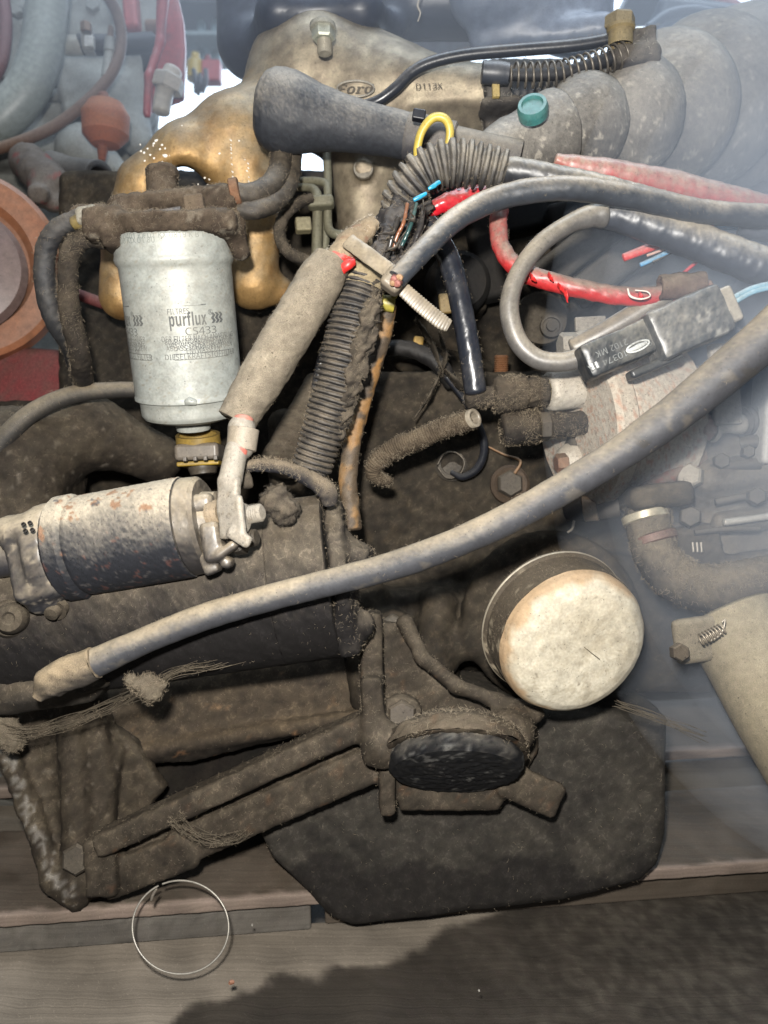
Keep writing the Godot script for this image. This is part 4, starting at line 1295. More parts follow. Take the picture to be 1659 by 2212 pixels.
# ---------- starter motor ----------
func starter() -> void:
	var g := thing("starter_motor", "dust caked starter motor barrel lying across the lower left", "starter motor", p(480, 1300, 0.475))
	var a := p(-90, 1355, 0.475)
	var e := p(720, 1242, 0.475)
	var dir := (e - a).normalized()
	var l := (e - a).length()
	var r := px(176, 0.475)
	var b := lathed(a, dir, [[0, 0.002], [0, r * 0.9], [l * 0.30, r * 0.92], [l * 0.362, r * 0.93], [l * 0.366, r * 0.99], [l * 0.376, r], [l * 0.855, r], [l * 0.857, r * 0.993], [l * 0.86, r], [l * 0.997, r * 0.995], [l, r * 0.97], [l, 0.002]], 128, 0.0014)
	lump(b, 0.0005, 160.0)
	one("motor_barrel", b, "lint", "motor", g)
	fuzz(b, g, 1400, "grey", 0.7)
	var s := Sdf.new(0.0025)
	s.cyl(e + dir * 0.001, e + dir * 0.012, r * 0.9, 0.004, 0.003)
	s.cap(p(728, 1170, 0.452), p(785, 1200, 0.455), 0.008, 0.006, 0.006)
	s.box(X(765, 1198, 0.452, -20), Vector3(px(32, 0.45), px(22, 0.45), 0.012), 0.003, 0.005)
	s.cap(p(740, 1345, 0.452), p(778, 1350, 0.455), 0.012, 0.009, 0.006)
	s.box(X(755, 1385, 0.456, 10), Vector3(px(26, 0.45), px(28, 0.45), 0.012), 0.004, 0.005)
	b = Buf.new()
	s.mesh(b)
	lump(b, 0.001, 140.0)
	one("end_cap", b, "lint", "motor", g)
	fuzz(b, g, 1300, "grey", 1.1, -0.4)
	b = lathed(p(388, 1290, 0.437), Vector3(-0.05, 0.35, 1), [[0, px(30, 0.437)], [0.0035, px(30, 0.437)], [0.0042, px(27, 0.437)], [0.0042, px(6, 0.437)], [0.003, px(5, 0.437)], [0.003, 0.0001]], 36, 0.0015)
	one("pole_screw", b, "dust", "motor", g)
	# drive end housing
	s = Sdf.new(0.003)
	s.box(X(110, 1400, 0.475, 8, 4), Vector3(px(130, 0.47), px(120, 0.47), 0.03), 0.015, 0.01)
	s.box(X(40, 1330, 0.47, 8), Vector3(px(90, 0.47), px(100, 0.47), 0.025), 0.012, 0.01)
	s.box(X(150, 1475, 0.462, 10), Vector3(px(110, 0.46), px(16, 0.46), 0.02), 0.004, 0.006)
	b = Buf.new()
	s.mesh(b)
	lump(b, 0.0008, 90.0)
	one("drive_housing", b, "lint", [S(56, 53, 50), S(112, 101, 86), 0.4, 0.5, 0.4, 100.0], g)
	fuzz(b, g, 500, "grey", 0.8)
	b = lathed(p(30, 1335, 0.428), Vector3(0.15, 0.1, 1), [[0, px(34, 0.43)], [0.006, px(33, 0.43)], [0.009, px(27, 0.43)], [0.0095, px(14, 0.43)], [0.0085, px(10, 0.43)], [0.0085, 0.0001]], 40)
	one("flange_bolt", b, "dust", "grime", g)
	b = lathed(p(30, 1336, 0.436), Vector3(0.1, 0.1, 1), [[0, px(44, 0.43)], [0.005, px(44, 0.43)], [0.008, px(36, 0.43)], [0.008, 0.0001]], 40)
	one("bolt_washer", b, "dust", "grime", g)
	# solenoid
	g = thing("starter_solenoid", "rust speckled cylindrical solenoid lying on top of the starter motor", "solenoid", p(280, 1160, 0.425))
	a = p(140, 1186, 0.428)
	e = p(408, 1138, 0.422)
	dir = (e - a).normalized()
	l = (e - a).length()
	r = px(111, 0.425)
	b = lathed(a, dir, [[0, 0.002], [0, r * 0.97], [0.002, r * 1.04], [0.0095, r * 1.04], [0.011, r * 1.0], [0.012, r * 0.96], [0.014, r * 0.985], [l * 0.985, r * 0.985], [l, r * 0.97], [l, 0.002]], 140, 0.0009)
	lump(b, 0.00025, 260.0)
	one("solenoid_can", b, "cast", "solenoid", g, "black painted can with dust above and rust spots")
	b = lathed(e, dir, [[-0.001, r * 0.9], [0.001, r * 0.95], [0.009, r * 0.93], [0.011, r * 0.86], [0.011, r * 0.62], [0.019, r * 0.58], [0.02, r * 0.5], [0.02, 0.002]], 96, 0.0012)
	lump(b, 0.0003, 200.0)
	one("end_cap", b, "plastic", [S(44, 43, 44), S(158, 144, 122), 0.36, 0.75, 0.4, 130.0], g)
	s = Sdf.new(0.0013)
	s.box(X(462, 1170, 0.405, 10), Vector3(px(22, 0.4), px(44, 0.4), 0.008), 0.003, 0.001)
	s.box(X(455, 1215, 0.408, 20), Vector3(px(18, 0.4), px(26, 0.4), 0.006), 0.002, 0.001)
	s.box(X(490, 1188, 0.402, 35), Vector3(px(30, 0.4), px(10, 0.4), 0.006), 0.002, 0.001)
	s.box(X(492, 1215, 0.405, -12), Vector3(px(12, 0.4), px(12, 0.4), 0.006), 0.002, 0.001)
	s.box(X(430, 1090, 0.412, 10), Vector3(px(36, 0.41), px(22, 0.41), 0.008), 0.004, 0.001)
	b = Buf.new()
	s.mesh(b)
	lump(b, 0.0002, 200.0)
	one("terminal_block", b, "plastic", [S(52, 50, 50), S(158, 144, 122), 0.34, 0.6, 0.4, 130.0], g)
	# neck and shaft at the left end
	s = Sdf.new(0.0022)
	s.cyl(a + dir * 0.001, a - dir * 0.012, r * 0.95, 0.003, 0.004)
	s.box(X(98, 1215, 0.428, 10), Vector3(px(52, 0.43), px(80, 0.43), 0.02), 0.006, 0.005)
	s.box(X(62, 1150, 0.425, 8), Vector3(px(44, 0.42), px(26, 0.42), 0.018), 0.006, 0.005)
	s.box(X(108, 1290, 0.43, 8), Vector3(px(36, 0.43), px(32, 0.43), 0.014), 0.006, 0.005)
	s.cap(p(20, 1145, 0.42), p(60, 1140, 0.42), 0.008, 0.008, 0.004)
	b = Buf.new()
	s.mesh(b)
	lump(b, 0.0005, 140.0)
	one("solenoid_neck", b, "plastic", [S(40, 41, 46), S(160, 146, 124), 0.3, 0.8, 0.5, 120.0, [[S(172, 160, 140), 150.0, 0.34, 0.12, 0.6, 3.0]]], g)
	one("plunger_tube", tubes([[-60, 1208, 0.435, 50], [0, 1200, 0.434, 48], [80, 1188, 0.432, 46]], 40), "plastic", [S(50, 50, 54), S(150, 138, 120), 0.3, 0.8, 0.3, 90.0], g)
	one("mounting_bolt", lathed(p(124, 1308, 0.424), Vector3(-0.1, -0.5, 0.8), [[0, px(27, 0.42)], [0.004, px(27, 0.42)], [0.004, px(18, 0.42)], [0.008, px(15, 0.42)], [0.009, 0.0001]], 30), "dust", "grime", g)
	for q in [[52, 1134], [66, 1131], [56, 1148], [71, 1146]]:
		one("vent_hole", lathed(p(q[0], q[1], 0.397), Vector3(0, 0.5, 1), [[0, 0.0012], [0.0012, 0.0012], [0.0012, 0.0008], [0.0002, 0.0007], [0.0002, 0.0001]], 12), "rubber", "dark", g)
	var sd := Vector3(0.93, 0.16, 0.33).normalized()
	one("terminal_stud", screw(p(505, 1118, 0.408), sd, px(20, 0.4), px(72, 0.4), 0.0013), "alloy", "tin", g)
	one("terminal_nut", nut(p(503, 1119, 0.403), sd, px(36, 0.4), px(32, 0.4)), "alloy", "tin", g)
	one("washer", lathed(p(497, 1120, 0.404), sd, [[0, px(40, 0.4)], [0.0015, px(40, 0.4)], [0.0015, 0.001]], 30), "alloy", "tin", g)
	one("terminal_stud", screw(p(510, 1168, 0.414), sd, px(19, 0.41), px(52, 0.41), 0.0013), "iron", "grime", g)
	one("terminal_nut", nut(p(505, 1170, 0.412), sd, px(32, 0.41), px(28, 0.41)), "iron", "grime", g)
	one("field_post", screw(p(456, 1112, 0.408), sd, px(30, 0.41), px(24, 0.41), 0.0018), "alloy", [S(150, 132, 108), S(150, 136, 114), 0.4, 0.2, 0.4, 150.0], g)
	# battery cable lug bolted to the solenoid, with its foam sleeve
	g = thing("cable_lug", "bent tinned cable lug bolted to the solenoid terminal", "cable lug", p(500, 1040, 0.402))
	s = Sdf.new(0.0012)
	s.cap(p(522, 925, 0.412), p(520, 965, 0.409), 0.0074, 0.0072, 0.002)
	s.cap(p(510, 975, 0.405), p(497, 1040, 0.398), 0.0060, 0.0062, 0.002)
	s.box(X(495, 1072, 0.395, -2, -28), Vector3(px(26, 0.396), px(40, 0.396), 0.0024), 0.001, 0.002)
	s.box(X(500, 1118, 0.393, 8, -34), Vector3(px(36, 0.395), px(44, 0.395), 0.0020), 0.0014, 0.0015)
	s.box(X(517, 1160, 0.389, -28, -20), Vector3(px(30, 0.392), px(14, 0.392), 0.0020), 0.0016, 0.0015)
	b = Buf.new()
	s.mesh(b)
	one("lug", b, "alloy", "tin", g)
	b = lathed(p(527, 925, 0.409), Vector3(-0.12, -1, 0.05), [[0, px(30, 0.41)], [0.0003, px(33, 0.41)], [0.0115, px(32, 0.41)], [0.012, px(29, 0.41)], [0.012, 0.001]], 36, 0.002)
	one("crimp_collar", b, "alloy", [S(150, 142, 130), S(160, 146, 124), 0.4, 0.4, 0.4, 140.0], g)
	one("red_core", tubes([[526, 905, 0.412, 22], [522, 930, 0.411, 21]], 20), "plastic", [S(178, 96, 86), S(170, 140, 120), 0.35, 0.2, 0.5, 200.0], g)
	one("red_ring", tubes([[515, 974, 0.4045, 21], [513, 984, 0.4035, 19]], 20), "plastic", flatlook(S(190, 84, 72), 0.3), g)
	g = thing("foam_sleeve", "thick straight dusty brown foam sleeve over the battery cable", "cable sleeve", p(612, 740, 0.425))
	b = tubes([[716, 564, 0.43, 43], [690, 610, 0.428, 50], [640, 692, 0.426, 51], [575, 800, 0.423, 50], [510, 910, 0.420, 43]], 64, {"start": "open", "end": "open"}, 0.0011)
	lump(b, 0.0008, 70.0)
	one("sleeve", b, "dust", "foam", g)
	fuzz(b, g, 1300, "grey", 0.5)
	one("red_core", tubes([[716, 572, 0.43, 24], [748, 545, 0.43, 22], [770, 520, 0.435, 18]], 20), "plastic", [S(186, 50, 46), S(166, 130, 112), 0.25, 0.4, 0.5, 200.0], g)
	# small wire arching over the motor
	g = thing("fuzzy_trigger_wire", "short black wire furred with lint arching onto the starter motor", "wire", p(620, 1020, 0.43))
	b = tubes([[520, 1010, 0.42, 13], [565, 1005, 0.425, 14], [620, 1012, 0.43, 15], [670, 1035, 0.435, 18], [705, 1060, 0.437, 22], [712, 1085, 0.44, 18]], 22, {"lump": 0.0008, "lf": 300.0})
	one("wire", b, "dust", [S(46, 46, 50), S(124, 112, 95), 0.5, 0.8, 0.4, 200.0], g)
	fuzz(b, g, 700, "grey", 1.1)
	one("crimp", tubes([[505, 1045, 0.418, 14], [540, 1038, 0.42, 17]], 18, {"lump": 0.0006}), "dust", "rubber_fuzzy", g)
	g = thing("lint_wad", "wad of matted grey lint lying behind the terminal stud", "lint", p(605, 1100, 0.425))
	s = Sdf.new(0.0018)
	s.cap(p(590, 1085, 0.43), p(625, 1100, 0.43), 0.007, 0.006, 0.006)
	s.cap(p(600, 1070, 0.432), p(612, 1125, 0.432), 0.006, 0.004, 0.006)
	b = Buf.new()
	s.mesh(b)
	lump(b, 0.003, 170.0)
	one("wad", b, "dust", "rubber_fuzzy", g)
	fuzz(b, g, 500, "dark", 1.0, -0.8)

# ---------- fuel filter and its head ----------
func fuel_side() -> void:
	var g := thing("fuel_filter", "pale silver green diesel filter canister printed with black lettering", "fuel filter", p(390, 700, 0.52))
	var a := p(371, 500, 0.505)
	var e := p(416, 905, 0.545)
	var dir := (e - a).normalized()
	var l := (e - a).length()
	var r := 0.0379
	var b := lathed(a, dir, [[0, 0.002], [0, r * 0.96], [0.002, r], [0.0145, r * 1.012], [0.017, r * 1.03], [0.0195, r * 1.012], [0.022, r * 0.975], [0.024, r * 0.97], [l * 0.845, r * 0.97], [l * 0.852, r * 0.985], [l * 0.866, r * 0.985], [l * 0.875, r * 0.925], [l * 0.895, r * 0.905], [l * 0.955, r * 0.90], [l * 0.975, r * 0.86], [l * 0.995, r * 0.70], [l * 1.012, r * 0.40], [l * 1.02, r * 0.33], [l * 1.06, r * 0.31], [l * 1.06, 0.001]], 128, 0.0011)
	var can := one("canister", b, "paint", "filter", g)
	# print: blocks of lettering round the can, a quarter turn apart
	var out := (Vector3(0, 0, 1) - dir * dir.z).normalized()
	var rr := r * 0.97
	var t := func(v: float) -> float: return (v - 500.0) / 405.0 * l
	var ink := [S(72, 74, 74), S(150, 146, 134), 0.2, 0.0, 0.7, 160.0]
	for blk in 2:
		var mid: float = [0.50, -1.00][blk]
		b = Buf.new()
		lettering(b, "FILTRES", 0.0044, a, dir, out, rr, mid - 0.30, t.call(658.0), 0.85)
		lettering(b, "purflux", 0.0112, a, dir, out, rr, mid - 0.15, t.call(675.0), 0.62, true)
		lettering(b, "CS433", 0.0066, a, dir, out, rr, mid + 0.07, t.call(699.0), 1.2)
		lettering(b, "®", 0.003, a, dir, out, rr, mid + 0.27, t.call(663.0))
		var lines: Array = [["DER FILTER NACH ANWEISUNG", "EINBAUVORSCHRIFT DATUM", "DAS WASSER REGELMÄSSIG", "ABLASS-SCHRAUBE ÖFFNEN", "ENTWÄSSERN"], ["INSTALL AS DRIVER", "PRESCRIPTIONS", "DRAIN WATER OFF", "WITH BLEED SCREW", "AT 5000 KM"]][blk]
		for k in 5:
			lettering(b, lines[k], 0.0019, a, dir, out, rr, mid + 0.08, t.call(713.0 + k * 6.4), 0.80)
		lettering(b, ["DIESELKRAFTSTOFFILTER", "DIESEL FUEL FILTER"][blk], 0.0036, a, dir, out, rr, mid + 0.085, t.call(750.0), 0.98)
		one("printed_lettering", b, "print", ink, can)
		b = Buf.new()
		var w0 := mid - 0.45; var w1 := mid + 0.62
		var y0: float = t.call(743.5); var y1: float = t.call(757.0)
		patch(b, a, dir, out, rr, w0, w1, y0, y0 + 0.0004)
		patch(b, a, dir, out, rr, w0, w1, y1 - 0.0004, y1)
		patch(b, a, dir, out, rr, w0, w0 + 0.010, y0 + 0.0004, y1 - 0.0004)
		patch(b, a, dir, out, rr, w1 - 0.010, w1, y0 + 0.0004, y1 - 0.0004)
		one("printed_frame", b, "print", ink, can)
		b = Buf.new()
		for k in 3:   # the square emblem of three wavy chevrons
			var x0 := mid + 0.27 + k * 0.085
			for m in 2:
				var ya: float = t.call(664.0 + m * 11.0); var yb: float = t.call(669.5 + m * 11.0); var yc: float = t.call(675.0 + m * 11.0)
				patch(b, a, dir, out, rr, x0, x0 + 0.058, ya, yb, 0.04)
				patch(b, a, dir, out, rr, x0 + 0.04, x0 + 0.098, yb, yc, -0.04)
		one("printed_emblem", b, "print", ink, can)
		b = Buf.new()
		patch(b, a, dir, out, rr, mid - 0.22, mid + 0.14, t.call(647.0), t.call(647.0) + 0.0003)
		patch(b, a, dir, out, rr, mid + 0.10, mid + 0.20, t.call(645.6), t.call(647.6))
		one("printed_arrow", b, "print", ink, can)
	b = Buf.new()
	lettering(b, "018 0401 KX 01 KX 0819 K B T", 0.0028, a, dir, out, r * 1.004, -0.05, t.call(510.0), 1.0)
	lettering(b, "408 KIX 01 80", 0.0026, a, dir, out, r * 1.004, -0.42, t.call(518.0), 1.0)
	one("stamped_code", b, "print", [S(96, 104, 104), S(150, 146, 134), 0.4, 0.0, 0.5, 160.0], can)
	b = Buf.new()
	var ds := p(432, 835, 0.535) + out * 0.0
	tube(b, [PackedVector3Array([a + dir * l * 0.853 + out * r * 0.93 + Vector3(0.006, 0, 0), a + dir * l * 0.845 + out * r * 0.99 + Vector3(0.009, 0, 0), a + dir * l * 0.853 + out * r * 0.93 + Vector3(0.012, 0, 0)]), PackedFloat32Array([0.0022, 0.003, 0.0022])], 12, {"lump": 0.0006})
	one("seam_dent", b, "paint", "filter", can)
	g = thing("drain_plug_block", "grey water drain block with yellow bands under the fuel filter", "drain block", p(430, 975, 0.55))
	one("yellow_band", lathed(p(427, 938, 0.55), dir, [[0, px(40, 0.55)], [0, px(47, 0.55)], [0.0075, px(48, 0.55)], [0.0075, 0.001]], 40), "plastic", [S(142, 116, 54), S(130, 112, 76), 0.3, 0.3, 0.4, 90.0], g)
	one("block", boxed(X(433, 978, 0.55, 3), Vector3(px(47, 0.55), px(18, 0.55), 0.014), 0.003), "plastic", [S(104, 98, 92), S(126, 114, 98), 0.4, 0.3, 0.3, 90.0], g)
	one("yellow_seal", boxed(X(436, 1003, 0.55, 3), Vector3(px(45, 0.55), px(5, 0.55), 0.013), 0.0012), "plastic", [S(172, 140, 50), S(130, 112, 76), 0.35, 0.2, 0.4, 90.0], g)
	one("lower_nut", tubes([[438, 1008, 0.55, 32], [440, 1024, 0.55, 28]], 30, {"start": "flat", "end": "flat"}), "plastic", "grime", g)
	for k in 4:
		one("block_stud", boxed(X(400 + k * 22, 992 - k, 0.525, 3), Vector3(px(4, 0.53), px(5, 0.53), 0.002), 0.0006), "plastic", [S(84, 78, 72), DUST, 0.3, 0.2, 0.3, 100.0], g)
	g = thing("filter_head", "grimy cast filter head with a squat pillar above the canister", "filter head", p(370, 455, 0.52))
	var s := Sdf.new(0.0022)
	var fd := (p(416, 905, 0.545) - p(371, 500, 0.505)).normalized()
	s.cyl(p(371, 500, 0.505) - fd * 0.011, p(371, 500, 0.505) + fd * 0.0015, 0.0388, 0.002, 0.003)
	s.box(X(385, 452, 0.51, 6), Vector3(px(130, 0.51), px(20, 0.51), 0.022), 0.005, 0.005)
	s.cap(p(175, 470, 0.505), p(300, 470, 0.50), 0.008, 0.009, 0.006)
	s.box(X(232, 490, 0.492, 5), Vector3(px(44, 0.49), px(34, 0.49), 0.012), 0.004, 0.005)
	s.box(X(262, 520, 0.49, 4), Vector3(px(34, 0.49), px(22, 0.49), 0.01), 0.003, 0.005)
	s.cap(p(500, 470, 0.50), p(520, 545, 0.505), 0.008, 0.006, 0.006)
	s.box(X(470, 488, 0.492, 2), Vector3(px(46, 0.49), px(24, 0.49), 0.012), 0.004, 0.006)
	s.cyl(p(350, 455, 0.51), p(350, 370, 0.515), px(33, 0.51), 0.002, 0.004)
	s.cyl(p(350, 382, 0.515), p(349, 362, 0.515), px(35, 0.515), 0.002, 0.002)
	s.cap(p(415, 445, 0.495), p(470, 432, 0.495), 0.006, 0.006, 0.003)
	s.box(X(480, 434, 0.495, 4), Vector3(px(34, 0.495), px(22, 0.495), 0.01), 0.003, 0.004)
	var b2 := Buf.new()
	s.mesh(b2)
	lump(b2, 0.0011, 120.0)
	one("head_casting", b2, "dust", [S(58, 51, 45), S(118, 104, 88), 0.42, 0.45, 0.55, 110.0, [[S(150, 144, 130), 60.0, 0.42, 0.08, 0.6, 3.0]]], g)
	fuzz(b2, g, 2600, "grey", 1.0, -0.3)
	b2 = boxed(X(198, 470, 0.494, 6, -10), Vector3(px(26, 0.49), px(19, 0.49), 0.008), 0.003)
	lump(b2, 0.0006, 140.0)
	one("pale_fitting", b2, "alloy", [S(172, 166, 150), S(128, 116, 98), 0.15, 0.1, 0.6, 120.0], g, "worn bare alloy fitting")
	one("brass_ferrule", tubes([[160, 482, 0.495, 14], [176, 476, 0.494, 16]], 16), "iron", [S(150, 132, 82), S(120, 106, 88), 0.3, 0.3, 0.4, 120.0], g)
	one("banjo_barrel", tubes([[330, 478, 0.485, 21], [360, 472, 0.483, 20], [395, 465, 0.483, 19]], 26, {"start": "flat", "end": "flat"}), "plastic", [S(54, 52, 56), S(112, 100, 86), 0.3, 0.4, 0.4, 120.0], g)
	one("banjo_collar", tubes([[326, 482, 0.484, 27], [338, 478, 0.483, 27]], 26, {"start": "flat", "end": "flat"}), "plastic", [S(54, 52, 56), S(112, 100, 86), 0.3, 0.4, 0.4, 120.0], g)
	one("thread", screw(p(408, 463, 0.483), Vector3(1, 0.05, 0), px(11, 0.48), px(84, 0.48), 0.001), "iron", [S(96, 88, 80), S(120, 106, 88), 0.3, 0.3, 0.4, 120.0], g)
	one("clip_plate", boxed(X(420, 442, 0.482, 8), Vector3(px(22, 0.48), px(20, 0.48), 0.004), 0.002), "dust", [S(96, 84, 72), S(118, 104, 88), 0.4, 0.3, 0.4, 120.0], g)
	one("hose_clamp", tubes([[500, 415, 0.492, 28], [516, 412, 0.492, 28]], 26, {"start": "flat", "end": "flat"}), "dust", "rusty", g)
	var hoses := [
		["outer_fuel_hose", "outer black fuel hose bending down left of the filter", "hose", [[200, 468, 0.50, 20], [160, 476, 0.50, 20], [120, 500, 0.50, 21], [98, 545, 0.505, 22], [98, 620, 0.51, 22], [118, 690, 0.52, 22], [150, 740, 0.54, 22], [170, 790, 0.58, 22]], "rubber", [S(46, 47, 50), S(120, 110, 96), 0.28, 0.5, 0.5, 120.0], 300],
		["inner_fuel_hose", "inner lint clogged fuel hose left of the filter", "hose", [[235, 520, 0.50, 20], [190, 515, 0.50, 20], [155, 540, 0.50, 21], [147, 600, 0.505, 21], [152, 680, 0.515, 22], [172, 760, 0.53, 22], [180, 820, 0.56, 22]], "dust", [S(48, 45, 43), S(110, 99, 84), 0.5, 0.4, 0.6, 160.0], 900],
		["upper_return_hose", "upper ribbed black hose looping from filter head up to the horn", "hose", [[500, 415, 0.495, 21], [545, 418, 0.50, 22], [585, 398, 0.51, 23], [605, 360, 0.53, 23], [607, 310, 0.55, 23], [600, 260, 0.57, 22]], "rubber", "rubber_fuzzy", 500],
		["lower_return_hose", "lower black hose following just below the upper one at the filter head", "hose", [[505, 455, 0.497, 18], [560, 452, 0.50, 20], [602, 428, 0.515, 21], [626, 385, 0.535, 21], [632, 320, 0.56, 21]], "rubber", "rubber_fuzzy", 400]]
	for h in hoses:
		g = thing(h[0], h[1], h[2], p(h[3][2][0], h[3][2][1], h[3][2][2]), "rubber fuel hoses round the filter head")
		var hb := tubes(h[3], 26, {"lump": 0.0007, "lf": 140.0})
		one("hose", hb, h[4], h[5], g)
		fuzz(hb, g, h[6], "grey", 1.1)
	g = thing("floor_side_cable", "dusty grey cable curving away left under the fuel filter", "cable", p(150, 850, 0.56))
	var cb := tubes([[330, 842, 0.57, 16], [250, 842, 0.565, 17], [160, 852, 0.56, 19], [80, 885, 0.555, 20], [20, 935, 0.55, 21], [-40, 1010, 0.55, 21]], 20)
	one("cable", cb, "rubber", [S(56, 54, 52), S(132, 120, 100), 0.4, 0.8, 0.4, 100.0], g)
	fuzz(cb, g, 300)

# ---------- oil filter ----------
func oil_side() -> void:
	var g := thing("oil_filter", "fat cream coloured spin-on oil filter with a scuffed domed end", "oil filter", p(1210, 1370, 0.46))
	var a := p(1192, 1340, 0.468)
	var e := p(1262, 1412, 0.430)
	var dir := (e - a).normalized()
	var l := (e - a).length()
	var r := px(170, 0.432)
	var out := Vector3(0, 0, 1)
	var b := lathed(a, dir, [[0, 0.002], [0, r * 1.02], [0.002, r * 1.05], [0.0035, r * 1.055], [0.005, r * 1.04], [0.0065, r * 1.005], [l - 0.016, r]], 144, 0.0011)
	lump(b, 0.0003, 60.0)
	one("can_side", b, "cast", "oilside", g, "can side dulled by brown dust")
	fuzz(b, g, 1300, "grey", 0.6)
	b = lathed(a, dir, [[l - 0.016, r], [l - 0.0115, r * 0.985], [l - 0.0075, r * 0.945], [l - 0.0045, r * 0.88], [l - 0.002, r * 0.78], [l - 0.0006, r * 0.62], [l - 0.0006, r * 0.3], [l - 0.001, 0.0001]], 160, 0.0010)
	lump(b, 0.0006, 30.0)
	var dome := one("domed_end", b, "sheath", "oilfilter", g)
	tint(dome, func(q: Vector3, col: Color) -> Color:
		var w := (q - a) - dir * (q - a).dot(dir)
		var far := w.length() / r + 0.10 * n2.get_noise_3dv(q * 60.0)
		col = col.lerp(S(150, 116, 80), 0.6 * smoothstep(0.88, 0.99, far))
		var grey := smoothstep(0.35, 0.95, w.dot(Vector3(0.8, -0.1, 0)) / r + 0.35 * n2.get_noise_3dv(q * 45.0))
		return col.lerp(S(128, 121, 108), 0.75 * grey))
	b = tubes([[1040, 1240, 0.535, 2.2], [1100, 1196, 0.537, 2.2], [1180, 1178, 0.54, 2.0]], 8)
	var prof := [[0.0034, r * 1.056], [0.0041, r * 1.0585], [0.0048, r * 1.045]]
	b = lathed(a, dir, prof, 144, 0.001)
	one("bright_rim", b, "tin", flatlook(S(150, 141, 122), 0.4), g)
	# scratches on the dome
	for q in [[[1222, 1310], [1238, 1345], [1262, 1382]], [[1180, 1370], [1205, 1362], [1216, 1352]], [[1262, 1336], [1275, 1340], [1285, 1336]], [[1262, 1398], [1280, 1412], [1296, 1424]], [[1140, 1300], [1156, 1312], [1160, 1330]]]:
		var c: Array = []
		for w in q:
			c.append([w[0], w[1], 0.4296, 0.6])
		one("scratch", tubes(c, 6), "dust", [S(80, 72, 60), DUST, 0.2, 0.0, 0.3, 100.0], dome)
	g = thing("beige_strut_tube", "broad beige painted tube end in the hazy lower right corner", "tube", p(1560, 1470, 0.42))
	b = tubes([[1575, 1325, 0.45, 94], [1620, 1405, 0.44, 104], [1720, 1560, 0.42, 118], [1830, 1740, 0.41, 124]], 64, {"start": "flat", "end": "flat"}, 0.002)
	one("tube", b, "dust", [S(122, 113, 94), S(146, 136, 116), 0.3, 0.5, 0.5, 26.0], g)
	one("upper_plate", boxed(X(1545, 1376, 0.434, 8), Vector3(px(92, 0.43), px(50, 0.43), 0.004), 0.004), "dust", [S(100, 93, 80), S(128, 119, 103), 0.4, 0.5, 0.4, 60.0], g)
	g = thing("return_spring", "small pale coil spring hooked beside the beige tube", "spring", p(1535, 1365, 0.40))
	var hb := Buf.new()
	helix(hb, [[1512, 1382, 0.417, 12], [1540, 1368, 0.417, 12], [1562, 1356, 0.417, 11]], 0.0019, 0.0005)
	one("coil", hb, "tin", [S(138, 128, 112), S(150, 138, 120), 0.4, 0.3, 0.3, 100.0], g)
	one("hook", tubes([[1560, 1344, 0.417, 2], [1566, 1338, 0.417, 2], [1562, 1360, 0.417, 2], [1550, 1376, 0.417, 2], [1535, 1384, 0.417, 2]], 8), "tin", "tin", g)
	one("spring_bolt", nut(p(1462, 1408, 0.42), Vector3(0.1, 0.1, 1), px(20, 0.42), 0.006), "dust", "bracket", g)

